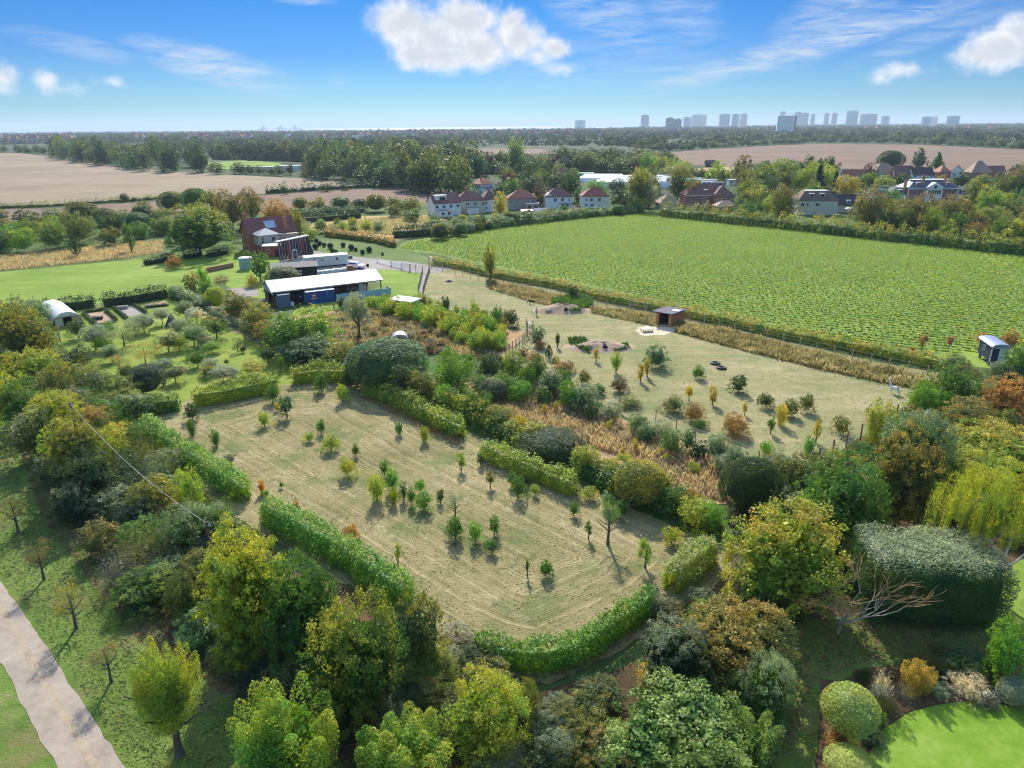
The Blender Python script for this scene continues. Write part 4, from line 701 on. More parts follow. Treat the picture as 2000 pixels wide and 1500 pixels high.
# ---------------------------------------------------------------- farmhouse and yard
def frame(a,b):
    A=G(*a); B=G(*b); return A,math.degrees(math.atan2(B[1]-A[1],B[0]-A[0])),float(np.linalg.norm(B-A))
def farm():
    r=bldg('farmhouse','red brick farmhouse with steep brown roof, roof window and stone extension',(491,494),14.2,36,8.2,5.6,9.4,'gable',BRICK,mat('farm_tiles',(.24,.10,.09),.85,var=.3,scale=2.5),(),lw=[(2,3.4,.9,1.3),(6.2,3.4,.9,1.3),(2,.7,.9,1.3),(6.2,.7,.9,1.3)],chim=[(.6,4.1,10.9),(13.6,4.1,10.9)],ov=.45)
    a=Vector((5.6,0,0)); s=(9.4-5.6)/4.1
    pv=MB(); y0,y1=1.0,3.0; pv.add([(5.6,y0,5.6+s*y0+.22),(8.6,y0,5.6+s*y0+.22),(8.6,y1,5.6+s*y1+.22),(5.6,y1,5.6+s*y1+.22),(5.6,y0,5.6+s*y0),(8.6,y0,5.6+s*y0),(8.6,y1,5.6+s*y1),(5.6,y1,5.6+s*y1)],[(0,1,2,3),(0,4,5,1),(1,5,6,2),(2,6,7,3),(3,7,4,0)])
    f=pv.build('roof_window',mat('rooflight',(.42,.52,.68),.3,var=.05),r)
    b=MB()
    for q in range(4): x=5.6+q; b.add([(x-.06,y0,5.6+s*y0+.26),(x+.06,y0,5.6+s*y0+.26),(x+.06,y1,5.6+s*y1+.26),(x-.06,y1,5.6+s*y1+.26)],[(0,1,2,3)])
    b.build('glazing_bar',FRAME,f)
    MB().box(10.8,.3,5.5,11.8,1.2,9.8).build('chimney',BRICK,r)
    STONE=mat('pale_stone',(.50,.44,.38),.9,var=.12,scale=2)
    w=MB().box(1.2,-5.0,2.6,7.2,-.02,5.5).build('stone_extension',STONE,r); MB().box(5.0,-5.06,3.6,5.9,-4.98,4.7).box(2.0,-5.06,3.2,2.6,-4.98,4.9).build('window',GLASS,w)
    MB().hip(1.2,-5,7.2,.4,5.52,7.1,.35).build('extension_roof',LEAD,r); MB().box(1.6,-4.7,-.1,7,-.02,2.6).build('ground_storey',BRICK,r)
    MB().box(7.25,-3,-.1,14,-.02,5.0).build('rear_wall',mat('rear_stone',(.48,.38,.30),.9),r)
    MB().add([(7.3,-.05,4.9),(13.4,-.05,4.9),(14.6,-6,2.6),(7.3,-6,2.6),(7.3,-.05,4.7),(13.4,-.05,4.7),(14.6,-6,2.4),(7.3,-6,2.4)],[(0,3,2,1),(4,5,6,7),(0,1,5,4),(1,2,6,5),(2,3,7,6),(3,0,4,7)]).build('lean_to_roof',mat('rose_tiles',(.33,.16,.14),.85,var=.2),r)
    # brick annexe
    A,an,L=frame((517,503),(541,505)); r=bldg('brick_annexe','small red brick annexe with flat white roof beside the tarpaulin wall',None,4.6,12,4.2,3.1,3.3,'flat',mat('bright_brick',(.46,.12,.07)),WHITE,[(1.2,1.1,.9,1.2)],doors=[(3.4,1,2.1,DARKW)],xy=A,cat='building')
    # tarpaulin wall on red props
    A,an,L=frame((547,512),(604,498)); r=empty('tarpaulin_wall',A,R(an),'tall black tarpaulin wall on red props beside the farmhouse','tarpaulin'); hw=5.5
    TP=mat('black_tarpaulin',(.025,.03,.055),.45,var=.5,scale=.8); mb=MB(); n=22
    for i in range(n):
        x0=L*i/n; x1=L*(i+1)/n; y=.25 if i%2 else 0; mb.box(x0,y,0.2,x1-.01,y+.18,hw)
    mb.build('sheeting',TP,r); MB().box(-.3,-.4,hw,L+.3,.8,hw+.25).build('capping',WHITE,r)
    st=MB(); 
    for i in range(0,n,2): st.box(L*i/n+.1,-.08,.2,L*i/n+.26,-.005,hw-.1)
    st.build('batten',mat('pale_batten',(.42,.36,.33)),r)
    RED=mat('red_steel',(.34,.05,.05),.6); 
    for q in (.25,.72): MB().box(L*q-.15,-1.2,0,L*q+.15,-.9,hw-.4).bar((L*q,-1,3.0),(L*q-2.6,-1,3.6),.2).bar((L*q,-1,4.5),(L*q,.0,5.2),.15).build('prop',RED,r)
    d_=MB().box(L*.42,-.14,0,L*.42+2,-.06,2.6).build('door_frame',FRAME,r); MB().box(L*.42+.3,-.2,.1,L*.42+1.7,-.13,2.3).build('door',GLASS,d_)
    MB().add([(L,0,hw),(L+2.6,.4,0),(L+2.6,4,0),(L,.8,hw),(L,0,0)],[(0,1,2,3),(0,4,1)]).build('side_sheet',DARKW,r)
    # static caravan (long mobile home)
    A,an,L=frame((597,525),(677,516)); L=min(L,13.5); r=empty('mobile_home',A,R(an*.55+8),'long cream mobile home with flat white roof behind the barn','mobile home'); BD=mat('pale_green_panel',(.58,.64,.58),.6,var=.05)
    MB().box(0,0,.35,L,3.4,2.9).build('body',BD,r); MB().prism([(-.15,2.9),(1.7,3.25),(3.55,2.9),(3.55,2.8),(-.15,2.8)],-.15,L+.15,'x').build('roof',WHITE,r)
    for x,w in ((2.5,.9),(4.6,.6),(8.4,.8),(12,1.3)): f=MB().box(x-w/2,-.05,1.5,x+w/2,.01,2.4).build('window',FRAME,r); MB().box(x-w/2+.08,-.08,1.58,x+w/2-.08,-.045,2.32).build('pane',GLASS,f)
    MB().box(.3,.3,-.05,L-.3,3.1,.35).build('skirt',DARKW,r)
    # dark shed
    A,an,L=frame((575,545),(606,541)); r=empty('black_shed',A,R(18),'black timber shed with grey felt roof and stacked logs in front','shed'); MB().box(-5,0,-.1,5.6,4,2.7).build('wall',DARKW,r); MB().add([(-5.4,-.5,2.75),(6,-.5,2.75),(6,4.4,3.3),(-5.4,4.4,3.3),(-5.4,-.5,2.9),(6,-.5,2.9),(6,4.4,3.45),(-5.4,4.4,3.45)],[(3,2,1,0),(4,5,6,7),(0,1,5,4),(1,2,6,5),(2,3,7,6),(3,0,4,7)]).build('roof',mat('grey_felt',(.12,.12,.125)),r)
    w=MB(); 
    for q in range(6): w.box(-2.4+q*.75,-.08,.9,-1.8+q*.75,-.01,1.4); w.box(-2.4+q*.75,-.08,1.6,-1.8+q*.75,-.01,2.1)
    w.build('window',CREAM,r)
    # green water tank
    x,y=G(478,527); r=empty('water_tank',(x,y),0,'round green water tank with white lid left of the farm tree','tank'); T=mat('tank_green',(.25,.40,.36),.6,var=.06); MB().cyl(0,1.3,0,2.9,1.65,1.65,20).build('body',T,r,smooth=False); MB().cyl(0,1.3,2.9,3.1,1.75,1.5,20).build('lid',WHITE,r)
    A,an,L=frame((406,532),(457,522)); tag(MB().box(0,0,0,L,.5,1.2).build('retaining_wall',BRICKB,None,(*A,0),R(an)),'low brown brick wall by the brush heap','wall')
    # barn
    A,an,L=frame((537,599),(745,573)); D=9.; e,rd=3.2,4.6
    global BARN; BARN=(A,R(an),L,D)
    r=empty('open_barn',A,R(an),'long open sided barn with white sheet roof and blue-grey gable','barn'); RM=mat('white_sheet_roof',(.34,.33,.315),.5,var=.06,scale=.6)
    rf=MB().gable(0,0,L,D,e,rd,.5,.12).build('roof',RM,r); rb=MB()
    for q in np.arange(1,L,1.6):
        rb.add([(q,-.45,e-.02),(q+.08,-.45,e-.02),(q+.08,D/2,rd+.2),(q,D/2,rd+.2)],[(0,1,2,3)])
    rb.build('roof_seam',mat('seam',(.6,.59,.57)),rf)
    BG=mat('blue_grey_cladding',(.30,.38,.43),.7,var=.12); MB().prism([(0,e-.9),(D,e-.9),(D,e),(D/2,rd-.05),(0,e)],-.1,.0,'x').build('gable_cladding',BG,r)
    MB().box(0,D-.15,0,L,D,e-.05).build('back_wall',mat('barn_back',(.17,.07,.06),.9,var=.3),r); MB().box(0,D*.62,-.05,.12,D-.2,e-.95).build('end_wall',mat('barn_end',(.13,.06,.05)),r)
    for q in range(8): MB().box(L*q/7-.1,-.1,0,L*q/7+.1,.1,e-.02).build('post',mat('rust_post',(.22,.09,.08)),r)
    MB().box(-.1,-.5,e-.28,L+.3,-.42,e-.1).build('gutter',LEAD,r)
    def loc(x,y): c,s=math.cos(R(an)),math.sin(R(an)); return (A[0]+c*x-s*y,A[1]+s*x+c*y)
    # shipping container
    def container(x,y,L_,m_,lb,ang=an,marks=True):
        c=empty('shipping_container',loc(x,y),R(ang),lb,'shipping container'); b=MB().box(.06,.06,.12,L_-.06,2.38,2.5)
        n=int(L_/.3)
        for i in range(n): b.box(.15+i*(L_-.3)/n,0.0,.2,.15+i*(L_-.3)/n+.15,.05,2.42)
        b.build('body',m_,c); f=MB()
        for X in (0,L_-.14): f.box(X,-.03,0,X+.14,.11,2.6); f.box(X,2.33,0,X+.14,2.47,2.6)
        f.box(.14,-.03,2.48,L_-.14,.09,2.6).box(.14,-.03,.0,L_-.14,.09,.16); f.build('frame',m_,c); MB().box(-.02,.0,2.6,L_+.02,2.44,2.64).build('roof_panel',WHITE if marks else LEAD,c)
        d=MB().box(-.05,.2,.15,.0,1.18,2.45).box(-.05,1.24,.15,.0,2.22,2.45).build('door',m_,c); MB().box(-.1,.5,.2,-.05,.55,2.4).box(-.1,.95,.2,-.05,1.0,2.4).box(-.1,1.5,.2,-.05,1.55,2.4).build('lock_rod',LEAD,d)
        if marks:
            l=MB().box(1.2,-.05,1.35,2.0,-.035,2.1).build('logo',mat('logo_red',(.5,.1,.12)),c); s=MB()
            for k in range(8):
                q=k*math.pi/4; s.bar((1.6,-.065,1.78),(1.6+.36*math.cos(q),-.065,1.78+.26*math.sin(q)),.03,.07)
            s.build('star_mark',FRAME,l); w=MB()
            for k in range(7): x0=.95+k*.2; w.box(x0,-.06,1.02,x0+.05,-.04,1.22).box(x0+.1,-.06,1.02,x0+.15,-.04,1.22).box(x0+.05,-.06,1.17 if k%2 else 1.02,x0+.1,-.04,1.22 if k%2 else 1.07)
            w.build('lettering',FRAME,c); MB().box(4.5,-.06,1.6,4.58,-.04,2.4).box(4.8,-.06,1.6,4.9,-.04,1.7).build('code_marks',mat('pale_blue',(.35,.5,.7)),c)
    container(6.2,-1.9,6.1,mat('container_blue',(.03,.09,.30),.5,var=.15),'blue shipping container with red and white emblem in front of barn')
    container(.5,-1.6,2.4,mat('container_grey',(.13,.20,.27),.6),'short grey-blue container at the near corner of the barn',an,False)
    t=MB().box(L*.62-2,-2.2,0,L+1.5,-2.08,1.5).box(L+1.4,-2.1,0,L+1.52,.5,1.5); tag(t.build('sheet_fence',mat('pale_blue_sheet',(.33,.45,.55),.7,var=.1),None,(*A,0),R(an)),'pale blue sheet fence along the front of the barn','fence')
    J=[('tractor_tyre','black tyre stood upright in the barn',8.2,5),('oil_drum','blue drum under the barn roof',7.6,3.),('cupboard','white cupboard under the barn roof',L*.83,3.2),('workbench','grey workbench stacked with things in the barn',L*.7,3.4),('plough','rusty red farm implement under the barn roof',3.6,3.4),('storage_tub','white plastic tub on the grass by the barn corner',3.3,-1.2),('hay_bale','pale wrapped bale leaning at the barn end',-1.2,3.2)]
    for nm,lb,x,y in J:
        m=MB(); mm=DARKW
        if 'tyre' in nm: m.tube([(0,-.2,.7),(0,.2,.7)],.7,16)
        elif nm=='oil_drum': m.cyl(0,0,0,.9,.3).cyl(.8,.2,0,.9,.3); mm=mat('drum_blue',(.05,.1,.35))
        elif nm=='cupboard': m.box(0,0,0,.9,.6,1.9).box(1,0,0,1.9,.6,1.6); mm=WHITE
        elif nm=='workbench': m.box(0,0,.8,3,.9,.9).box(0,0,0,.1,.9,.8).box(2.9,0,0,3,.9,.8).box(.4,.2,.9,1,.7,1.6).box(1.5,.1,.9,2.6,.6,1.3); mm=LEAD
        elif nm=='plough': m.box(0,0,.5,3,.3,.7).bar((.3,.1,.6),(.1,-.4,0),.15).bar((1.3,.1,.6),(1.1,-.4,0),.15).bar((2.4,.1,.6),(2.2,-.4,0),.15).box(1,.3,.7,2,1.2,1.4); mm=mat('rust_post',(.22,.09,.08))
        elif nm=='storage_tub': m.cyl(0,0,0,.8,.35,.42); mm=WHITE
        else: m.tube([(0,0,.55),(0,1.2,.55)],.55,14); mm=PINKG
        tag(m.build(nm,mm,None,(*loc(x,y),0),R(an)),lb,nm.replace('_',' '))
    b=empty('farm_trailer',loc(5.0,1.5),R(an),'dark blue trailer with white badge parked inside the barn','trailer'); MB().box(0,0,.5,1.6,3,1.7).build('body',mat('navy',(.03,.04,.16)),b); MB().cyl(.8,-.03,1.0,1.3,.16).build('badge',WHITE,b)
    for q in (.1,1.5): MB().tube([(q-.1,.8,.35),(q+.1,.8,.35)],.35,12).build('wheel',DARKW,b)
    # white bags row
    g=random.Random(3); P0,P1=G(618,537),G(678,529)
    for k in range(11):
        q=k/10; x=P0[0]*(1-q)+P1[0]*q; y=P0[1]*(1-q)+P1[1]*q+g.uniform(-.3,.3); m=MB(); s=g.uniform(.8,1.05); m.hip(-.6*s,-.5*s,.6*s,.5*s,.85*s,1.0*s,.03,.3,th=.8*s)
        tag(m.build('builders_bag',WHITE,None,(x,y,0),g.uniform(0,3)),f'white builders bag, {nth(k+1)} from the left of the row behind the barn','bag','white bags in a row behind the barn')
    tag(MB().box(0,0,0,1.6,1.2,1.1).box(.1,.1,1.1,1.5,1.1,1.35).build('brick_stack',BRICK,None,(*G(678,530),0),.3),'stack of orange bricks at the end of the bag row','bricks')
    # blue box shed with white roof
    A2,an2,_=frame((772,606),(798,607)); r=empty('blue_cabin',A2,R(-28),'blue cabin with overhanging white roof in the yellow scrub','cabin'); MB().box(-.6,0,0,3.6,2.6,2.1).build('wall',mat('cabin_blue',(.04,.12,.42),.6),r); MB().box(-1.4,-.5,2.1,4.4,3.2,2.3).build('roof',WHITE,r); MB().box(2.6,-.06,.1,3.3,0,1.9).build('door',mat('cabin_blue2',(.05,.16,.5)),r)
    # grey dome trailer
    x,y=G(782,672); r=empty('domed_shelter',(x,y),R(10),'grey domed metal shelter in the brown scrub','shelter'); pr=[(-1.5*math.cos(math.pi*k/10),1.75*math.sin(math.pi*k/10)**.7) for k in range(11)]; MB().prism(pr,0,2.2,'y').build('shell',mat('galvanised',(.42,.44,.50),.5,metal=.3),r); MB().prism([(a*.6,b*.75) for a,b in pr],-.04,0,'y').build('opening',DARKW,r)
    # suv
    x,y=G(696,524); r=empty('parked_car',(x,y),R(-22),'silver estate car parked by the mobile home','car'); S=mat('silver_paint',(.62,.64,.70),.25,metal=.3,var=.02)
    pf=[(-2.3,.35),(-2.3,.95),(-2.2,1.05),(-1.85,1.65),(.55,1.7),(1.15,1.1),(2.1,.95),(2.3,.7),(2.3,.35)]; m=MB(); n=len(pf)
    for s_,w in ((0,1),(1,.8)): pass
    V=[]; 
    for sgn in (-1,1):
        for (a,b) in pf: V.append((a,sgn*(.92 if b<1.12 else .72),b))
    F=[(i,(i+1)%n,n+(i+1)%n,n+i) for i in range(n)]+[tuple(range(n))[::-1],tuple(range(n,2*n))]; m.add(V,F).build('body',S,r)
    MB().add([(-1.7,-.9,1.12),(.9,-.9,1.12),(.45,-.76,1.6),(-1.65,-.76,1.6),(-1.7,.9,1.12),(.9,.9,1.12),(.45,.76,1.6),(-1.65,.76,1.6)],[(0,1,2,3),(7,6,5,4),(1,5,6,2),(0,3,7,4)]).build('window',GLASS,r)
    for X in (-1.45,1.45):
        for Y in (-.95,.78): w=MB().tube([(X,Y,.34),(X,Y+.17,.34)],.34,16).build('wheel',DARKW,r); MB().tube([(X,Y-.01 if Y<0 else Y+.18,.34),(X,Y+.0 if Y<0 else Y+.16,.34)],.18,10).build('rim',LEAD,w)
    for Y in (-.7,.45): MB().box(2.27,Y,.65,2.33,Y+.25,.8).build('headlight',FRAME,r)
    # white rail gates
    for i,(a,b) in enumerate([((737,513),(764,520)),((765,520),(784,525)),((785,526),(802,530))]):
        A3,an3,L3=frame(a,b); r=empty('white_gate',A3,R(an3),['white railed fence panel, left of three by the gravel','white railed fence panel, middle of three by the gravel','tall white gate at the right end of the rails'][i],'gate','white rails along the gravel yard' if i<2 else None); hh=1.3 if i<2 else 1.9; m=MB()
        for q in (0,L3): MB().box(q-.09,-.09,0,q+.09,.09,hh+.15).build('post',FRAME,r)
        m.box(0,-.03,hh-.15,L3,.03,hh).box(0,-.03,.2,L3,.03,.32); MB_=[m.box(L3*k/12-.03,-.025,.3,L3*k/12+.03,.025,hh-.1) for k in range(1,12)] if i else [m.box(0,-.03,.72,L3,.03,.8)]; m.build('rails',FRAME,r)
farm()
# ---------------------------------------------------------------- fences
WIRE=mat('fence_wire',(.30,.28,.25),.7)
def fence(label,pts,step,h,m=None,w=.13,rail=False,wires=3,name='post_fence',netm=None):
    Q=[G(*p) for p in pts]; r=empty(name,Q[0],0,label,'fence'); pm=None; o0=Q[0]; k=0; wm=MB()
    for i in range(len(Q)-1):
        a,b=Q[i],Q[i+1]; L=np.linalg.norm(b-a); n=max(1,round(L/step)); 
        for j in range(n+(i==len(Q)-2)):
            p=a+(b-a)*j/n-o0; k+=1
            if pm is None: pm=MB().box(-w/2,-w/2,-.1,w/2,w/2,h).build('post',m or POSTM,r,(p[0],p[1],0)).data
            else: o=bpy.data.objects.new('post',pm); COL.objects.link(o); o.parent=r; o.location=(p[0],p[1],0); o.scale=(1,1,.92+.16*random.random())
        for z in [h*.97,h*.62,h*.3][:wires]: wm.bar((*(a-o0),z),(*(b-o0),z),.03 if not rail or z<h*.9 else .12)
        if netm: 
            n2=int(L/.5)
            for q in range(n2): pp=a+(b-a)*q/n2-o0; wm.bar((pp[0],pp[1],.05),(pp[0],pp[1],h*.95),.02)
    wm.build('wire',WIRE if not rail else (m or POSTM),r); return r
PALEP=mat('pale_post',(.45,.34,.22),.9,var=.2)
def fences():
    fence('wooden post and wire fence along the leafy crop hedge',[(843,523),(875,531),(950,550),(1095,578),(1185,603),(1290,617),(1375,635),(1530,672),(1700,712),(1810,735)],3.,1.7,PALEP)
    fence('brown post fence between the pasture and yellow scrub',[(812,597),(870,604),(935,620),(1005,632),(1028,640)],3.2,1.7)
    fence('netted fence at the corner running down to the green bushes',[(1041,643),(1020,672),(988,696)],1.6,1.7,netm=1)
    fence('slim dark posts of the lower pasture fence beside the shrubs',[(1062,735),(1085,745),(1145,775),(1175,790),(1210,800),(1245,807),(1280,828),(1320,845),(1357,865),(1420,885),(1480,910)],3.4,1.8,w=.1)
    fence('short fence of brown posts at the pasture corner by the maples',[(1598,905),(1625,889),(1652,873),(1680,858),(1750,815)],2.4,1.9,mat('red_post',(.28,.12,.07)))
    fence('thin wire fence between the barn grass and brown scrub',[(600,612),(628,608),(652,603),(690,597)],3.2,1.1)
    fence('orchard fence of low posts beside the grey hedge',[(122,700),(150,735),(185,770),(212,800)],2.6,1.3,w=.09)
    fence('mesh fence on the left of the gravel footpath',[(817,572),(822,550),(826,532)],1.8,1.6,GREYW,netm=1); fence('mesh fence on the right of the gravel footpath',[(826,575),(833,550),(839,532)],1.8,1.6,GREYW,netm=1)
    fence('path fence with pale posts along the clipped orchard hedge',[(448,640),(490,655),(538,680),(590,708)],3.2,1.6,PALEP)
    fence('rusty mesh fence along the gravel at the pasture top',[(800,531),(825,533),(840,531)],2.,2.0,mat('red_post',(.28,.12,.07)),netm=1)
    for i,(a,b,h,lb) in enumerate([((1030,655),(1041,661),2.6,'pale wooden goal-like gate frame at the fence corner'),((1230,603),(1260,608),1.8,'pale rail hurdle in the crop fence left of field shelter'),((838,515),(847,519),2.2,'pale gateway at the top end of the crop fence'),((808,598),(818,600),1.9,'rusty gate frame at the foot of the footpath')]):
        A,an,L=frame(a,b); r=empty('gate_frame',A,R(an),lb,'gate'); 
        for q in (0,L): MB().box(q-.1,-.1,-.1,q+.1,.1,h).build('post',PALEP,r)
        MB().bar((0,0,h-.15),(L,0,h-.15),.12).bar((0,0,h*.5),(L,0,h*.5),.06).build('rail',FRAME if i!=1 else PALEP,r)
fences()
# ---------------------------------------------------------------- pasture things
def pasture():
    A,an,L=frame((1281,634),(1305,639)); r=empty('field_shelter',A,R(an+5),'orange timber field shelter with dark roof and open front','shelter'); W=3.1;D=5.4
    MB().box(.02,.1,-.05,.12,D,2.25).box(W-.12,.1,-.05,W-.02,D,2.25).box(.12,D-.12,-.05,W-.12,D,2.25).build('wall',WOOD,r)
    b=MB()
    for z in np.arange(.2,2.2,.22): b.box(W-.02,.15,z,W+.02,D,z+.17)
    b.build('side_board',mat('orange_timber2',(.38,.17,.08),.8,var=.3,scale=3),r)
    for x in (0,W-.55): MB().box(x,-.1,-.05,x+.55,.08,2.3).build('front_post',mat('orange_post',(.48,.22,.08),.7,var=.2),r)
    MB().add([(-.8,-.5,2.45),(W+.25,-.5,2.45),(W+.25,D+.3,2.15),(-.8,D+.3,2.15),(-.8,-.5,2.6),(W+.25,-.5,2.6),(W+.25,D+.3,2.3),(-.8,D+.3,2.3)],[(3,2,1,0),(4,5,6,7),(0,1,5,4),(1,2,6,5),(2,3,7,6),(3,0,4,7)]).build('roof',mat('felt_roof',(.05,.05,.08),.7),r)
    MB().box(W*.55,2.4,2.47,W+.1,3.6,2.52).build('roof_panel',FRAME,r)
    r=empty('slatted_bench',G(1256,650),R(15),'pale wooden slatted table on the straw by the shelter','bench'); m=MB()
    for k in range(5): m.box(0,k*.26,.5,2.0,k*.26+.2,.56)
    m.build('top',mat('bleached_wood',(.66,.58,.52)),r)
    for x in (.1,1.8):
        for y in (.05,1.1): MB().box(x,y,0,x+.1,y+.1,.5).build('leg',GREYW,r)
    MB().box(.1,-.25,.25,1.9,-.1,.3).box(.1,1.4,.25,1.9,1.55,.3).build('side_bench',GREYW,r)
    for p,lb in (((877,550),'black rubber ring lying alone at the pasture top'),((1397,711),'black rubber ring, left of the two on the pasture'),((1409,720),'black rubber ring, right of the two on the pasture')):
        m=MB(); n=20; V=[];F=[]
        for i in range(n):
            a=2*math.pi*i/n
            for (rr,z) in ((.75,0),(.78,.2),(.6,.32),(.4,.28),(.36,.05)): V.append((rr*math.cos(a),rr*math.sin(a),z))
        for i in range(n):
            for j in range(5): F.append((i*5+j,((i+1)%n)*5+j,((i+1)%n)*5+(j+1)%5,i*5+(j+1)%5))
        m.add(V,F); o=m.build('feeder_ring',mat('rubber',(.03,.03,.035),.6),None,(*G(*p),0),smooth=True); tag(o,lb,'feeder ring'); MB().cyl(0,0,.03,.1,.36,.36,14).build('water',mat('pale_water',(.5,.5,.48),.2),o)
    # burrow mounds
    for (cx,cy,rx,ry,h,lb,holes) in ((1098,606,6.2,3.6,1.2,'earth mound with a dark burrow below the weeds',[(.1,-.35)]),(1170,678,6.4,3.2,.9,'round earth mound with a burrow in mid pasture',[(.12,-.25)])):
        x,y=G(cx,cy); g=np.random.default_rng(int(cx)); V=[];n=28;k=9
        for j in range(k+1):
            for i in range(n): q=j/k; a=2*math.pi*i/n; V.append((rx*q*math.cos(a),ry*q*math.sin(a),h*(1-q*q)**1.3*(1+.15*math.sin(a*3+q*5))-.01*(j==k)+g.normal()*.02*(q<1)))
        F=[(j*n+i,j*n+(i+1)%n,(j+1)*n+(i+1)%n,(j+1)*n+i) for j in range(k) for i in range(n)]; m=MB().add(V,F); o=m.build('earth_mound',EARTH,None,(x,y,0),smooth=True); tag(o,lb,'mound')
        for (u,v) in holes: MB().tube([(u*rx,v*ry-1.1,h*.35),(u*rx,v*ry+.4,h*.5)],[.5,.4],12).build('burrow_hole',mat('hole_black',(.01,.008,.006),1),o)
    # shepherd's hut
    A,an,L=frame((1907,697),(1928,713)); r=empty('shepherds_hut',A,R(an),"dark blue shepherd's hut with curved grey roof and white end",'hut'); L=4.6; W=2.3; NV=mat('navy_boards',(.028,.038,.075),.6,var=.2)
    MB().box(0,0,.75,L,W,3.0).build('wall',NV,r); pr=[(W/2-(W/2+.25)*math.cos(math.pi*k/10),3.0+.55*math.sin(math.pi*k/10)) for k in range(11)]; MB().prism(pr,-.3,L+.3,'x').build('roof',mat('zinc',(.34,.36,.48),.35,metal=.4),r)
    f=MB().box(1.5,-.06,1.7,2.4,.01,2.6).build('window',FRAME,r); MB().box(1.58,-.09,1.78,1.92,-.055,2.12).box(1.98,-.09,1.78,2.32,-.055,2.12).box(1.58,-.09,2.18,1.92,-.055,2.52).box(1.98,-.09,2.18,2.32,-.055,2.52).build('pane',GLASS,f)
    MB().box(L,0,.75,L+.04,W,3.0).build('end_wall',mat('cream_boards',(.66,.66,.62)),r); MB().box(L+.04,.1,.8,L+.08,1.0,2.8).build('door',NV,r); MB().box(-.04,-.04,.7,.0,W,3).box(L-.04,-.05,.7,L+.02,0,3.0).build('corner_trim',FRAME,r)
    for x in (.7,L-.7):
        for y in (.1,W-.25): w=MB().tube([(x,y,.4),(x,y+.12,.4)],.4,16).build('wheel',DARKW,r); MB().tube([(x,y-.02,.4),(x,y+.14,.4)],.1,8).build('hub',LEAD,w)
    s=MB()
    for k in range(3): s.box(L+.1+k*.3,.1,.5-k*.2,L+.4+k*.3,1.1,.56-k*.2)
    s.bar((L+.08,.08,.7),(L+1.0,.08,.05),.08).bar((L+.08,1.12,.7),(L+1.0,1.12,.05),.08).build('steps',FRAME,r)
    # polytunnel
    A,an,L=frame((76,615),(112,648)); r=empty('polytunnel',A,R(an),'white plastic polytunnel with open wooden end beside the orchard','polytunnel'); W=-4.9
    Wd=5.0; L=min(L,14); pr=[(Wd/2-Wd/2*math.cos(math.pi*k/14),2.7*math.sin(math.pi*k/14)**.75) for k in range(15)]; m=MB()
    q=[(a,b) for a,b in pr]; n=len(q); V=[(0,a,b) for a,b in q]+[(L,a,b) for a,b in q]; m.add(V,[(i,i+1,n+i+1,n+i) for i in range(n-1)]+[tuple(range(n))]); o=m.build('plastic_cover',mat('tunnel_plastic',(.66,.66,.63),.4,var=.04),r,smooth=False)
    m=MB().box(L-.05,.35,0,L+.03,.45,1.8).box(L-.05,1.7,0,L+.03,1.8,2.5).box(L-.05,3.2,0,L+.03,3.3,2.5).box(L-.05,4.5,0,L+.03,4.6,1.8).box(L-.06,.4,1.8,L+.04,4.6,1.9).box(L-.03,3.3,0,L+.0,4.5,1.8); m.build('end_frame',PALEP,r); MB().prism([(a,b) for a,b in pr if b>1.85]+[],L-.1,L-.02,'x').box(L-.1,3.3,0,L-.02,4.7,1.85).build('end_sheet',mat('tunnel_plastic',(.82,.82,.80)),r); MB().box(L-.25,.5,0,L-.15,1.7,1.7).build('end_panel',CREAM,r)
    # person, animals
    def skin2(name,J,E,m_,loc,rz,lb=None,cat=None,parent=None):
        bm=bmesh.new(); sl=bm.verts.layers.skin.verify(); vs=[bm.verts.new(j[:3]) for j in J]; [bm.edges.new((vs[a],vs[b])) for a,b in E]
        for v,j in zip(vs,J): v[sl].radius=(j[3],j[3])
        vs[0][sl].use_root=True; me=bpy.data.meshes.new(name); bm.to_mesh(me); bm.free(); o=bpy.data.objects.new(name,me); COL.objects.link(o); o.modifiers.new('skin','SKIN'); sb=o.modifiers.new('sub','SUBSURF'); sb.levels=2; sb.render_levels=2
        me.materials.append(m_); o.location=(*loc,0) if len(loc)==2 else loc; o.rotation_euler=(0,0,rz)
        if parent: o.parent=parent
        if lb: tag(o,lb,cat)
        return o
    SK=mat('skin',(.45,.28,.2),.6); x,y=G(1048,617)
    J=[(0,0,.92,.14),(0,0,1.15,.15),(0,0,1.4,.15),(0,0,1.52,.06),(0,-.02,1.62,.09),(0,-.02,1.72,.08),(-.09,0,.85,.09),(-.1,-.02,.48,.065),(-.1,.02,.08,.045),(-.1,-.14,.03,.04),(.09,0,.85,.09),(.12,.03,.48,.065),(.13,.08,.08,.045),(.13,-.08,.03,.04),(-.2,0,1.4,.055),(-.26,-.04,1.12,.042),(-.2,-.22,1.0,.032),(-.17,-.3,.99,.03),(.2,0,1.4,.055),(.27,.02,1.12,.042),(.24,-.14,.92,.032),(.22,-.2,.87,.03)]
    E=[(0,1),(1,2),(2,3),(3,4),(4,5),(0,6),(6,7),(7,8),(8,9),(0,10),(10,11),(11,12),(12,13),(2,14),(14,15),(15,16),(16,17),(2,18),(18,19),(19,20),(20,21)]
    p=skin2('person',J,E,SK,(x,y),.3,'person in pale grey clothes standing beside the burrow mound','person')
    JW=[(0,0,.95,.165),(0,0,1.15,.175),(0,0,1.4,.175),(-.2,0,1.41,.075),(-.26,-.04,1.14,.062),(-.22,-.18,1.03,.05),(.2,0,1.41,.075),(.27,.02,1.14,.062),(.25,-.1,.97,.05)]
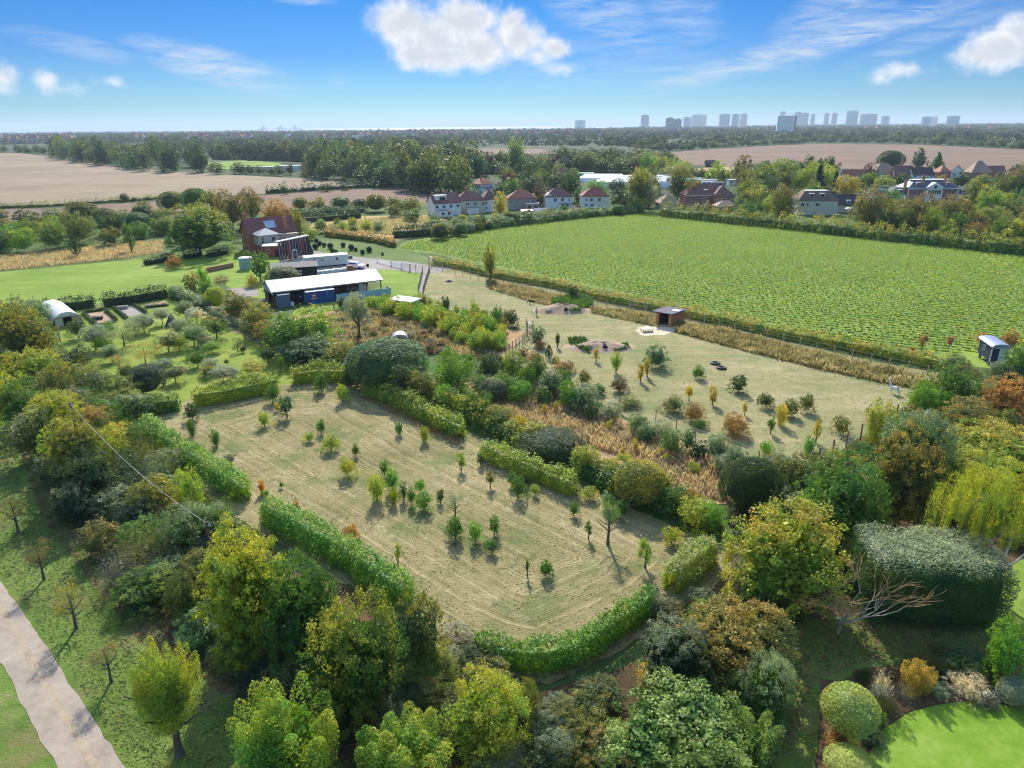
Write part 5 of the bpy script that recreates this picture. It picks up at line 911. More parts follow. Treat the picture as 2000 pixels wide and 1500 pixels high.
    skin2('jacket',JW,[(0,1),(1,2),(2,3),(3,4),(4,5),(2,6),(6,7),(7,8)],mat('pale_jacket',(.68,.68,.72),.8),(0,0,0),0,parent=p)
    JT=[(0,0,.93,.15),(-.09,0,.84,.105),(-.1,-.02,.48,.085),(-.1,.02,.12,.07),(.09,0,.84,.105),(.12,.03,.48,.085),(.13,.08,.12,.07)]
    skin2('trousers',JT,[(0,1),(1,2),(2,3),(0,4),(4,5),(5,6)],mat('grey_trousers',(.32,.34,.42),.8),(0,0,0),0,parent=p); skin2('hair',[(0,.01,1.7,.095),(0,.03,1.64,.085),(0,.04,1.56,.06)],[(0,1),(1,2)],mat('hair',(.08,.05,.03),.8),(0,0,0),0,parent=p)
    def quad(loc,rz,s,m_,lb,cat,head='down',neck=.25,tail=.2):
        J=[(0,0,.62,.2),(.35,0,.64,.19),(-.35,0,.64,.17),(.5,0,.72,.12)]
        hd=[(.68,0,.55,.08),(.8,0,.32,.07),(.92,0,.22,.045)] if head=='down' else [(.6,0,.72+neck,.085),(.68,0,.8+neck*1.4,.08),(.84,0,.77+neck*1.35,.05)]
        J+=hd; E=[(0,1),(0,2),(1,3),(3,4),(4,5),(5,6)]
        for sx,sy in ((.34,.1),(.34,-.1),(-.38,.1),(-.38,-.1)):
            n=len(J); b=1 if sx>0 else 2; kx=.03 if sx>0 else -.09; J+=[(sx,sy,.46,.085),(sx+kx*.5,sy,.28,.045) if sx>0 else (sx+.06,sy,.33,.06),(sx+kx,sy,.2 if sx<0 else .16,.035),(sx+(.0 if sx>0 else -.04),sy,.03,.035)]; E+=[(b,n),(n,n+1),(n+1,n+2),(n+2,n+3)]
        n=len(J); J+=[(-.55,0,.62,.035),(-.62,0,.62-tail,.025)]; E+=[(2,n),(n,n+1)]; n=len(J); hx=5; J+=[(J[hx][0]-.05,.08,J[hx][2]+.1,.025),(J[hx][0]-.05,-.08,J[hx][2]+.1,.025)]; E+=[(hx,n),(hx,n+1)]
        o=skin2('animal',J,E,m_,loc,rz,lb,cat); o.scale=(s,s,s); return o
    quad(G(1038,594),math.pi*.98,1.1,mat('black_fur',(.012,.012,.012),.8),'small black four-legged animal grazing behind the person','animal')
    o=quad(G(1071,611),.35,1.0,mat('white_fur',(.72,.68,.64),.9),'small white animal with raised head beside the earth mound','animal','up',.25); 
    o=quad(G(1747,770),2.2,1.35,mat('cream_fur',(.78,.77,.74),.9),'white and dark woolly animal with upright neck at the pasture end','animal','up',.45)
    skin2('dark_fleece',[(-.05,-.05,.66,.2),(-.32,-.04,.66,.19)],[(0,1)],mat('dark_fleece',(.07,.055,.05),.95),(0,0,0),0,parent=o)
    # orchard bits
    x,y=G(334,637); o=empty('compost_tent',(x,y),R(20),'small dark ridge tent standing between the orchard trees','tent'); MB().prism([(-1.1,0),(1.1,0),(0,2.1)],0,2.2,'y').build('cover',mat('dark_canvas',(.07,.07,.09)),o); MB().box(-.05,-.08,0,.05,0,2.1).build('pole',GREYW,o)
    for p,lb in (((190,624),'dark raised crate on the left orange kitchen bed'),((240,603),'grey raised crate on the middle gravel kitchen bed')):
        x,y=G(*p); o=empty('raised_crate',(x,y),R(18),lb,'crate'); MB().box(-1,-.5,.0,1,.5,.55).build('box',DARKW if 'dark' in lb else GREYW,o); MB().box(-1.05,-.55,.55,1.05,-.45,.62).box(-1.05,.45,.55,1.05,.55,.62).build('rim',GREYW,o)
    x,y=G(196,606); o=empty('garden_gate',(x,y),R(15),'small brown wooden gate in the gap of the dark garden hedge','gate'); 
    for q in (-.8,.8): MB().box(q-.07,-.07,0,q+.07,.07,1.3).build('post',GREYW,o)
    MB().bar((-.8,0,.3),(.8,0,1.1),.06).bar((-.8,0,1.1),(.8,0,.3),.06).bar((-.8,0,1.15),(.8,0,1.15),.07).bar((-.8,0,.25),(.8,0,.25),.07).build('gate_leaf',GREYW,o)
    x,y=G(118,668); tag(MB().box(-.09,-.09,0,.09,.09,1.9).bar((0,0,1.6),(-1.6,.4,.1),.07).build('strainer_post',GREYW,None,(x,y,0)),'braced wooden corner post in front of the polytunnel','post')
    # poles and cable
    tops=[]
    for (tx,ty,hh,lb) in ((403,1019,8.2,'brown wooden utility pole rising from the grey scrub'),(136,786,8.6,'utility pole hidden in the yellow leaved trees')):
        x,y=G(tx,ty,hh); o=empty('utility_pole',(x,y),0,lb,'utility pole'); MB().cyl(0,0,-.1,hh,.15,.11,10).build('pole',mat('pole_wood',(.13,.085,.065),.9,var=.3),o); MB().box(-.25,-.06,hh-.35,.25,.06,hh-.25).cyl(-.2,0,hh-.25,hh-.05,.04,.04,6).cyl(.2,0,hh-.25,hh-.05,.04,.04,6).build('bracket',LEAD,o); tops.append(Vector((x,y,hh-.08)))
    a,b=tops; pts=[a.lerp(b,i/30)-Vector((0,0,1.1*4*(i/30)*(1-i/30))) for i in range(31)]; tag(MB().tube(pts,.022,5).build('overhead_cable',mat('cable',(.40,.38,.34),.7)),'thin pale overhead cable slung above the dark wood','cable')
    for p,hh,lb in (((1243,385),8,'thin wooden pole left of the bungalow roof'),((714,412),9,'thin wooden pole in the bushes before the ploughed strip'),((1291,400),7.5,'leaning wooden pole beside the bungalow')):
        o=empty('utility_pole',G(p[0],p[1]+25),0,lb,'utility pole'); MB().cyl(0,0,0,hh,.14,.1,8).build('pole',POSTM,o); MB().box(-.6,-.06,hh-.6,.6,.06,hh-.48).build('crossarm',POSTM,o)
pasture()
# ================================================================ VEGETATION
# one line per plant: centre x, y and width, height of its outline; kind; colour; autumn amount; tip; clear stem (m); label
def table(txt,cat,group=None,name=None):
    for li,ln in enumerate(txt.strip().splitlines()):
        a,lb=ln.split('|'); a=a.split(); cx,cy,w,h=map(float,a[:4]); t=float(a[7]) if len(a)>7 else 0.
        tip='' if a[6]=='-' else a[6]; lod=a[8] if len(a)>8 else None
        tree=t>0.01
        if group and 'grey shrubs' in group: w*=1.4; h*=1.25
        if group: lb=lb.strip()+f', {nth(li+1)} from the left end'
        plant(cx,cy,w,h,a[4],a[5],float(a[5+0] if False else a[6+0]) if False else AUT.get(tip,0.),tip,t,lb.strip(),('tree' if tree else cat) if cat=='bush' else cat,group,name or ('tree' if tree else 'bush'),lod)
AUT={'':.25,'y':.6,'o':.5,'s':.7,'r':.45,'l':.8,'p':0.}
TIP['p']=(.2,.2,.05)
table('''
474 1138 192 222 maple yg y 1.5|big yellow-topped maple growing beside the utility pole
588 1180 178 205 maple g - 1.5|tall green maple between the yellow-topped maple and the largest green one
693 1270 212 222 maple g y 1.5|largest green maple at the lower corner of the mown paddock
818 1238 112 158 bush dg y 0|dark round-headed bush between the green maple and mown paddock
884 1293 64 62 bush sv s 0|small silvery bush at the tip of the bottom hedge
322 1342 128 168 upright yg y 2.4|slender young tree with yellow leaves on the roadside grass
552 1440 214 216 upright bg y 1.2|bright yellow-green tree with flame-like branches, at bottom left of centre
800 1478 196 176 upright bg y 1.0|bright green tree with upright branches cut by the lower edge
945 1398 186 182 bush yg y 0|olive-yellow rounded thorn bush below the bottom hedge
1030 1372 60 80 bush ol - 0|little olive bush touching the olive-yellow thorn
700 1392 170 110 bush dg y 0|dark leafy scrub between the two bright flame-like trees
760 1395 110 90 twig gr - 0|grey twiggy scrub behind the cut-off bright green tree
835 1350 84 76 twig gr - 0|grey leafless scrub beside the olive-yellow thorn bush
975 1475 130 70 twig sv - 0|pale twiggy scrub under the olive-yellow thorn bush
1095 1400 120 70 bush dg s 0|dark bramble mound on the edge of the mown strip
1075 1440 120 80 bush bl s 0|blue-green bramble mound below the mown strip
1185 1462 120 90 bush ol o 0|orange flecked bush left of the biggest bright green tree
1118 1470 90 70 bush ol y 0|olive bramble clump near the lower edge
1170 1355 100 60 bush dg - 0|dark low scrub left of the biggest bright green tree
1335 1432 330 236 maple g l 1.0|biggest bright green tree, at the bottom of the right wood
1440 1238 232 172 maple ol o 1.0|orange-topped tree above the biggest bright green tree
1318 1265 160 138 maple dg s 0.8|dark glossy tree left of the orange-topped one
1318 1318 130 66 bush ye o 0|small orange and yellow bush in front of the dark glossy tree
1490 1345 120 150 bush g s 0|pale flecked bush right of the biggest bright green tree
1470 1450 110 120 upright g l 0|pale feathery tree at the lower edge of the right wood
1545 1066 250 206 maple yg o 1.5|large maple with orange tips at the middle of the right wood
1500 1135 130 110 bush g - 0|green bush under the large orange-tipped maple
1648 968 182 178 round g - 1.2|green ash tree behind the large orange-tipped maple
1466 950 118 116 mound dg - 0|clipped dark dome-shaped bush at the end of the rusty meadow
1555 925 104 90 bush ol - 0|brownish olive bush right of the dark dome
1506 905 60 60 twig br - 0|brown twiggy bush behind the dark dome
1768 930 148 196 maple ol o 1.0|olive tree with orange crown standing over the leaf litter gap
1793 862 150 132 round g s 1.0|soft grey-green willow below the pasture corner
1722 828 62 92 upright yg y 0|pointed yellow-green cypress at the pasture corner
1800 780 62 84 bush bg - 0|fresh green bush beside the woolly animal
1862 752 96 88 round g - 1.0|green tree in front of the blue hut
1835 790 60 60 bush bg - 0|small light green bush between the two green trees by the pasture
1888 822 150 100 maple ol o 1.0|olive and orange tree in the middle of the right border
1966 770 110 76 maple or o 1.0|orange tree under the blue hut at the right edge
1992 712 70 76 bush g - 0|green bush growing against the steps of the hut
1940 868 190 104 maple yg o 1.0|wide tree with orange crown at the right edge
1925 925 170 100 maple yg y 1.0|wide yellow-green tree below the orange crowned one
1990 960 120 120 bush yg y 0|yellow-green bush at the right edge above the birch
1655 1290 1 1 ball g - 0|
'''.replace("1655 1290 1 1 ball g - 0|\n",""),'bush')
table('''
1925 1000 190 214 weep yg y 2.2|weeping birch with pale trunk and yellowing strands
1660 1385 108 100 ball lm l 1.2|clipped pale lime ball tree beside the round lawn
1660 1492 96 72 ball lm l 1.0|second clipped ball tree cut by the lower edge
''','tree')
table('''
1962 1270 84 126 bush bg - 0|bright green shrub at the right end of the flower bed
1795 1322 62 64 upright ye o 0|orange-tinged shrub in the middle of the flower bed
1893 1338 84 46 bush wh - 0|white flowered bush at the back of the round lawn
1722 1336 44 56 twig wh - 0|pale lilac airy plant in the flower bed
1985 1352 70 56 mound sv - 0|blue-grey low plant at the right end of the lawn edge
1880 1292 100 40 bush bl - 0|blue-green ground shrub behind the white flowers
1728 1372 48 42 twig ol - 0|tuft of olive grass blades between ball tree and lilac plant
1765 1350 60 36 twig gr - 0|grey seed-headed plants along the lawn edge
1650 1448 78 34 twig ye - 0|straw coloured grass tuft under the clipped ball tree
1640 1440 36 40 bush rd - 0|small reddish plant on the corner of the bed
1690 1318 30 30 bush dg - 0|small dark shrub in the upper corner of the bed
1700 1440 60 40 bush dg - 0|dark edging shrub between the ball tree and round lawn
1850 1305 50 34 bush g o 0|low green plant beside the orange-tinged shrub
1762 1300 44 34 bush dg - 0|dark green shrub behind the olive grass blades
1835 1350 50 30 bush bl s 0|blue-green low shrub at the lawn edge
1930 1368 50 20 bush gr - 0|grey low herb under the white flowers
1712 1400 44 40 bush g - 0|green herb clump right of the ball tree
1690 1425 40 34 bush ol o 0|tawny herb clump below the ball tree
1745 1320 30 34 bush pu - 0|purple-leaved small shrub behind the lilac plant
1780 1355 36 26 upright ye - 0|straw coloured grass between herbs and lawn
1930 1300 60 40 bush g y 0|leafy green shrub behind the white flowers
1850 1278 70 30 bush dg o 0|dark ground cover with brown tints at the bed's back
1640 1400 40 40 bush ol - 0|olive shrub left of the ball tree
1805 1290 60 24 twig br - 0|brown stalks at the back of the bed
''','garden plant',None,'garden_plant')
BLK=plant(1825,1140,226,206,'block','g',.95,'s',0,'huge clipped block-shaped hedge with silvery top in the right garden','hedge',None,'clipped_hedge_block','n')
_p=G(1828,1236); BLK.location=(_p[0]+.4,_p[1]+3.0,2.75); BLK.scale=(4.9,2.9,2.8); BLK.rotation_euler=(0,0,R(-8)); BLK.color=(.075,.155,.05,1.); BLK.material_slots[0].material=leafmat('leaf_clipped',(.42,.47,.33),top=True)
# left wood
table('''
22 640 112 116 maple ol y 1|olive tree with yellow flecks, first at the left edge below lawn
62 655 90 96 maple ol y 1|olive and yellow tree left of the polytunnel
12 712 60 60 bush dg - 0|dark bush under the two trees at the left edge
60 722 126 84 maple yg y 1|bright yellow-green tree beside the left edge
70 612 60 50 bush g s 0|grey-green bush behind the polytunnel corner
118 748 110 90 round ol - 1|olive tree next to the orchard fence
62 790 120 100 bush g - 0|dull green scrub below the bright yellow-green tree
24 770 80 90 maple yg y 1|bright green sycamore cut by the left edge
150 790 84 76 bush gr - 0|grey-olive thorn by the lower corner of orchard
112 806 116 92 maple yg y 2|yellow and orange tree where the cable starts
146 868 120 120 maple ol y 2|thorn tree with yellow flecks in front of the hidden pole
64 850 110 110 bush ol s 0|grey-olive scrub below the cable
120 868 100 90 maple yg y 1|yellow leaved tree in the middle of the left wood
178 830 90 80 bush ol o 0|olive bush with rusty top left of the long hedge
206 872 100 84 bush yg y 0|yellowish thorn below the rusty topped bush
240 850 60 60 bush ye y 0|small yellow bush at the elbow of the long hedge
170 930 130 110 round dg - 1|dark blue-green tree mid way along the left wood
250 925 100 90 bush dg - 0|dark green thicket crossed by the cable
140 985 80 90 bush dg s 0|dark thorn overhanging the roadside grass
220 985 90 70 bush bl s 0|blue-green bramble slope in the left wood
300 965 110 80 maple ol y 1|olive tree with yellow rim under the cable
368 958 66 90 maple yg y 1|yellow rimmed tree near the end of the long hedge
268 1010 90 70 bush dk - 0|very dark ivy thicket in the left wood
200 1050 110 80 bush ol r 0|rusty olive thicket beside roadside grass
290 1045 90 56 twig br - 0|brown dead scrub in the middle of the thicket
365 1035 120 70 bush dg s 0|dark bramble mound left of the utility pole
400 1075 80 70 bush dk - 0|very dark bramble around the foot of the utility pole
245 1105 110 90 twig gr - 0|grey leafless thicket at the roadside
330 1100 130 80 twig gr - 0|purple-grey leafless thicket below the utility pole
300 1145 120 80 bush dg - 0|dark scrub under the grey thicket
365 1160 80 90 bush ol - 0|olive scrub left of the big yellow-topped maple
390 1225 70 70 bush dg - 0|dark low scrub at the foot of the yellow-topped maple
440 1262 90 60 bush dk - 0|very dark scrub between roadside grass and maples
520 1300 120 60 bush dk - 0|very dark scrub under the tall green maple
600 1340 120 60 bush dk - 0|very dark scrub under the largest green maple
150 700 70 50 bush dg - 0|dark small bush at the orchard fence foot
185 745 70 60 bush ol - 0|dull small bush half way down the orchard fence
235 795 80 50 bush g s 0|grey-green bush at the top of the long hedge
780 1310 70 80 twig gr - 0|bare grey bush between largest maple and silvery bush
740 1340 80 70 bush dg - 0|dark bush at the foot of the largest green maple
''','bush')
# young trees on the roadside grass
table('''
22 990 62 52 open ol r 1.6|sparse young tree on the roadside grass, farthest of the four
72 1080 60 50 open ol r 1.6|sparse young tree on the roadside grass, second from the far end
134 1170 60 66 open ol y 1.4|sparse young tree on the roadside grass, third from the far end
204 1278 72 54 open ol r 1.6|sparse young tree on the roadside grass, nearest of the four
''','tree')
# hedges
HG=(.07,.13,.03)
hedge('hedge','leafy green hedge between orchard and mown paddock',[(378,795),(450,782),(546,762)],2.6,1.5,'yg',.3,'',.22)
hedge('hedge','short leafy hedge at the top corner of the mown paddock',[(570,750),(630,742),(690,748)],2.6,1.8,'yg',.3,'',.22)
hedge('hedge','long leafy hedge on the far right side of the mown paddock',[(712,768),(770,790),(840,825),(903,856)],2.3,1.8,'yg',.5,'l',.22)
hedge('hedge','leafy hedge with orange top in the middle of the paddock side',[(942,890),(1000,915),(1070,945),(1125,968)],2.1,1.7,'yg',.6,'l',.20)
hedge('hedge','short thick hedge at the right corner of the mown paddock',[(1303,1158),(1345,1125),(1392,1092)],2.6,1.9,'yg',.5,'s',.17)
hedge('hedge','curved leafy hedge along the near end of the mown paddock',[(930,1282),(990,1300),(1060,1308),(1140,1280),(1215,1230),(1272,1190)],2.1,1.5,'bg',.4,'',.16)
hedge('hedge','long dark leafy hedge down the left side of mown paddock',[(285,845),(335,885),(400,925),(480,980)],2.5,2.0,'bg',.5,'l',.2)
hedge('hedge','near left hedge of the paddock behind the maples',[(520,1012),(580,1048),(660,1090),(740,1145),(800,1188)],2.5,2.1,'bg',.5,'l',.17)
hedge('hedge','low leafy hedge piece at the orchard gap',[(290,808),(322,806),(354,800)],2.4,1.4,'g',.3,'l',.22)
hedge('hedge','grey-green hedge along the lower orchard corner',[(215,780),(250,800),(300,815)],2.2,2.4,'g',.7,'s',.24)
hedge('hedge','dark clipped hedge behind the polytunnel',[(55,613),(120,608),(188,600)],2.6,1.6,'dg',.2,'',.28)
hedge('hedge','dark clipped hedge behind the kitchen beds',[(201,600),(265,592),(328,580)],2.7,1.6,'dg',.2,'',.28)
hedge('hedge','grey-green hedge running down beside the kitchen beds',[(335,578),(362,590),(398,606)],2.4,2.0,'g',.8,'s',.3)
hedge('hedge','low clipped grey hedge between orchard and grass path',[(402,612),(450,632),(500,655),(560,685),(618,712)],1.3,1.1,'bl',.6,'s',.24)
hedge('hedge','grey-green hedge left of the polytunnel',[(32,602),(60,632),(96,668)],2.2,1.8,'g',.8,'s',.28)
hedge('hedge','long hornbeam hedge with autumn tints along the crop field',[(845,516),(900,525),(960,540),(1080,561),(1180,587),(1300,611),(1450,640),(1520,658),(1600,672),(1700,693),(1790,712),(1858,722)],1.9,1.5,'yg',.55,'o',.3,rough=.16)
hedge('hedge','row of orange and green shrubs edging the topiary lawn',[(636,460),(690,468),(735,473),(772,483)],2.2,1.8,'ol',.9,'o',.4,rough=.2)
hedge('hedge','mixed shrubby hedge between the terraced gardens and crop field',[(860,457),(940,448),(1040,436),(1110,428),(1180,421),(1255,415)],3.,4,'g',.7,'s',.42,rough=.3)
hedge('hedge','dark hedge behind the topiary lawn scrub, nearer of two',[(578,436),(640,431),(705,425)],2.8,2.4,'dg',.2,'',.45)
hedge('hedge','dark hedge behind the topiary lawn scrub, farther of two',[(575,424),(640,419),(712,414)],2.6,2.4,'bl',.2,'',.45)
hedge('hedge','dark rounded clipped hedge at the corner of crop field',[(768,464),(810,462),(848,456)],3.4,5,'dg',.3,'',.4)
hedge('hedge','tall dark hedge along the far edge of the crop field',[(1290,421),(1350,427),(1450,438),(1550,448),(1700,466),(1850,482),(2000,498),(2150,515)],4.2,4.5,'g',.8,'y',.45,rough=.3,dens=.8)
hedge('hedge','low dark clipped hedge on the lawn, left of three',[(281,518),(312,514),(340,506)],1.9,1.4,'dk',0,'',.3)
hedge('hedge','low dark clipped hedge on the lawn, middle of three',[(358,506),(375,504),(392,500)],1.9,1.6,'dk',0,'',.3)
hedge('hedge','low dark clipped hedge on the lawn, right of three',[(404,503),(425,500),(444,495)],1.9,1.6,'dk',0,'',.3)
hedge('hedge','low weedy strip between the two ploughed fields',[(-60,409),(100,403),(230,394),(330,388),(420,384)],1.6,4,'ol',.6,'l',.6,rough=.4,dens=.6)
hedge('hedge','dark shrubby hedge between the ploughed fields on the right',[(520,378),(600,373),(700,367),(800,364)],3.,4,'dg',.3,'',.6,rough=.5,dens=.7)
hedge('hedge','dark block hedge in the wood behind the villa',[(693,364),(745,362),(798,360)],10,8,'dg',.2,'',.8,rough=.15,dens=.8)
for i,pts in enumerate([[(163,612),(203,606)],[(207,608),(228,627)],[(162,614),(190,638)],[(192,638),(228,630)],[(224,600),(258,595)],[(262,597),(286,612)],[(222,602),(248,624)],[(282,602),(330,597)]]):
    hedge('box_hedge','knee-high box edging of the kitchen beds, '+['back','right','left','front','back','right','left','front'][i]+' side of the '+['orange bed','orange bed','orange bed','orange bed','gravel bed','gravel bed','gravel bed','far orange bed'][i],pts,.6,.6,'dg',0,'',.16,cat='box hedge')
hedge('hedge','overgrown continuous hedgerow between the mown paddock and rusty meadow',[(850,795),(930,825),(1010,865),(1080,897),(1160,935),(1250,972),(1330,1002),(1400,1024)],2.1,3.,'g',.6,'y',.24,rough=.3)
hedge('hedge','overgrown hedgerow above the long right paddock hedge',[(700,720),(760,745),(830,785)],2.2,3.,'g',.4,'y',.26,rough=.3)
# bare twisted tree
def bare():
    x,y=G(1636,1236); r=empty('bare_tree',(x,y),0,'twisted leafless tree with orange twigs leaning right in garden','tree'); g=random.Random(4); m=MB(); tw=MB()
    def br(p,d,L,rad,lv):
        pts=[p]; q=Vector(p); d=Vector(d)
        for i in range(4): d=(d+Vector((g.uniform(-.25,.3),g.uniform(-.25,.25),g.uniform(-.1,.12)))).normalized(); q=q+d*L/4; pts.append(q.copy())
        (m if lv<3 else tw).tube(pts,[rad*(1-.16*i) for i in range(5)],6 if lv<3 else 4)
        if lv<4:
            for k in range(3 if lv<2 else 3): br(pts[g.choice([2,3,4])],(d+Vector((g.uniform(-.7,.9),g.uniform(-.7,.7),g.uniform(-.2,.5)))).normalized(),L*.74,max(.018,rad*.6),lv+1)
    br(Vector((0,0,-.05)),(.1,0,1),1.7,.14,0); br(Vector((.05,0,.8)),(.9,-.1,.6),2.6,.08,1); br(Vector((.0,0,.7)),(-.3,.0,.95),2.3,.07,1); br(Vector((.2,0,1)),(.9,-.4,.5),2.8,.08,1); br(Vector((.1,0,.9)),(.5,.2,.9),2.6,.07,1); br(Vector((.2,0,1.2)),(1.0,.1,.3),2.6,.06,1)
    m.build('trunk',mat('pale_bark',(.42,.35,.26),.9),r); tw.build('twigs',mat('orange_twig',(.60,.36,.16),.8),r)
    x,y=G(1948,1078); t=MB(); t.tube([(0,0,-.1),(.2,0,1.5),(.5,.1,3),(.9,.2,5)],[.2,.16,.12,.06],8).tube([(.3,0,2),(1.3,-.3,3.2),(2.,-.4,4.4)],[.1,.08,.04],6).tube([(.2,0,1.6),(-1.4,-1.2,2.6),(-2.6,-1.8,3.0)],[.07,.06,.03],6)
    for o in bpy.data.objects:
        if o.get('label','').startswith('weeping birch'):
            for c in list(o.children):
                if c.name.startswith('trunk'): bpy.data.objects.remove(c)
            t.build('trunk',mat('birch_bark',(.62,.57,.50),.8,var=.35,scale=3),o,(.6,-1.6,0)); break
bare()
# hedgerow between mown paddock and rusty meadow, and scrub round the brown meadow
table('''
462 598 66 62 bush ol o 0|olive bush with rusty top right of the orchard hedge top
500 625 74 66 bush ol y 0|olive-yellow bush left of the big bright green one
525 650 60 50 bush ol o 0|low rusty bush at the foot of the big bright green one
560 652 96 84 bush g - 0|dark half of the big green thicket below the barn
612 640 108 80 bush bg y 0|big bright green bush below the barn
600 682 120 56 bush bl - 0|blue-green bramble skirt under the big bright green bush
668 690 86 56 bush ol y 0|olive-yellow bush left of the blue-green mound
758 708 158 100 mound bl - 0|big blue-green dome of willow at the paddock corner
790 745 90 76 bush dg - 0|dark thorn in front of the blue-green dome
690 735 50 50 bush dg - 0|dark small bush left of the blue-green dome
828 756 76 66 bush ol y 0|yellowish round bush below the blue-green dome
880 726 96 88 upright bg - 0|bright green willow right of the blue-green dome
868 778 42 54 upright bg - 0|small pointed bright green tree before the willow
900 792 52 48 bush yg y 0|yellow-green bush next to the small pointed tree
938 792 50 60 upright g - 0|pointed green bush in the middle of the hedgerow
962 762 56 48 mound dg s 0|round grey-green bramble at the corner of rusty meadow
955 715 60 56 bush dg - 0|dark thicket right of the bright green willow
1000 715 60 60 bush g y 0|green thicket below the netted fence
985 752 60 50 bush g - 0|dark green thicket filling below the netted fence thicket
1015 765 50 44 bush bg - 0|fresh green bush at the lower side of the thicket
1060 772 40 40 bush g s 0|grey-green bush ending the lower thicket
940 752 50 44 bush g - 0|green bush left of the lower thicket
1030 735 44 60 bush g - 0|green bush among shrubs right of the thicket
975 815 66 50 bush ol y 0|olive bush in the hedgerow before the meadow
1015 832 50 50 bush ye y 0|yellow bush in the hedgerow before the meadow
1075 868 128 70 mound dg - 0|long dark mound of bramble in the hedgerow
1142 898 66 60 bush yg y 0|yellow-green bush right of the dark mound
1190 915 56 50 bush ol y 0|small olive bush right of the yellow-green one
1250 945 106 92 mound ol y 0|round olive bush in the middle of the hedgerow end
1305 975 66 60 bush g - 0|green bush right of the round olive bush
1340 972 44 44 bush or o 0|small russet bush in the hedgerow end
1362 1000 90 66 bush yg y 0|yellow-green bush near the hedgerow end
1392 1012 56 60 bush bg - 0|bright green bush ending the hedgerow
''','bush')
table('''
1048 722 36 44 bush g - 0|
1076 748 38 44 bush bl s 0|
1100 742 30 40 bush g - 0|
1112 770 40 46 bush bg - 0|
1140 778 44 50 bush bl s 0|
1168 760 26 18 bush g - 0|
1156 800 30 30 bush g s 0|
1192 806 36 34 bush sv s 0|
1246 828 34 34 bush g s 0|
1262 846 34 34 bush bl s 0|
1290 842 40 36 bush sv s 0|
1312 862 34 44 bush g s 0|
1345 858 22 38 bush bl s 0|
1368 880 28 34 bush dg s 0|
1402 872 36 44 bush bl s 0|
1410 905 30 34 bush sv s 0|
1440 898 34 44 bush bl s 0|
'''.replace(' bush ',' bush ').replace('|','|grey-leaved shrub between pasture and rusty meadow'),'bush','grey shrubs along the lower pasture fence','shrub')
table('''
1190 832 14 24 open ye y 0|
1240 870 14 28 open ye y 0|
1215 880 12 20 open ye - 0|
1290 885 16 18 open ye y 0|
1300 895 12 20 open yg y 0|
1355 912 28 26 open yg y 0|
1065 800 14 22 open ye y 0|
1085 795 12 24 open ye y 0|
1220 895 30 24 open yg y 0|
'''.replace('|','|pale yellow sapling standing in the rusty meadow'),'sapling','pale saplings in the rusty meadow','sapling')
# saplings on the mown paddock
SAP='''531 768 28 34 bush g -;626 747 26 34 bush g -;668 768 26 32 bush yg -;515 818 24 28 bush yg y;627 832 18 26 bush g -;605 852 22 18 bush yg -;646 864 34 30 bush yg y;694 879 16 22 bush g -;677 911 34 36 bush yg y;750 913 22 30 bush g -;735 952 32 48 upright yg y;765 936 28 40 bush bg -;767 968 20 30 upright yg -;788 958 14 32 bush bl -;820 948 24 26 bush bg -;803 968 18 30 bush g -;826 978 38 34 bush bg -;860 968 16 24 bush dg -;889 1030 36 42 bush g -;928 1038 30 36 bush bg -;965 1025 22 34 bush g -;960 1066 28 26 bush g -;888 985 42 46 open sv -;900 896 20 26 open yg -;939 895 14 24 bush bl -;957 930 18 24 open ol -;829 848 18 28 upright yg -;779 835 14 24 upright g -;684 1040 34 34 bush or o;697 1060 24 18 bush g -;776 1075 14 28 open yg -;510 950 14 24 bush or o;519 963 18 14 bush bg -;549 947 9 10 bush g -;580 988 14 18 open or o;1000 935 20 26 bush g -;1012 950 30 40 bush g -;1024 936 22 24 bush dg -;1045 956 18 20 bush yg -;1121 993 20 26 bush g -;1150 1030 14 24 open g -;420 855 18 28 upright g -;374 803 28 30 bush dg -;373 835 18 30 upright g -;450 893 26 18 open sv -;1152 962 34 26 bush yg y;1186 978 30 34 bush g s;1213 995 34 34 bush g -;1313 1045 40 34 bush yg y;1030 1102 9 22 open g -;1066 1110 30 30 bush g -;1262 1075 28 44 open yg -'''
CW={'bush':'bushy','upright':'slim','open':'sparse'}
LN=[l.split() for l in SAP.split(';')]
for k,a in enumerate(sorted(LN,key=lambda a:float(a[1])+float(a[3])/2)):
    cx,cy,w,h=map(float,a[:4]); tip='' if a[6]=='-' else a[6]; st=.12 if a[4]!='open' else .6
    if (w,h)==(28.,30.) and cx==374: pass
    plant(cx,cy,w*1.12,h*1.1,a[4],a[5],AUT[tip],tip,st,f"{CW[a[4]]} {PAL[a[5]][1]} sapling on the mown paddock, {nth(k+1)} counted from its far end",'sapling','saplings on the mown paddock','sapling')
plant(558,791,34,38,'bush','bl',.1,'',.5,'dark blue-green little oak with a yellow shrub behind it','tree'); plant(541,795,14,18,'bush','ye',.5,'y',0,'small yellow shrub behind the dark little oak','bush')
plant(1190,1000,52,44,'open','g',.2,'',2.4,'thin trunked open tree near the right side of the mown paddock','tree')
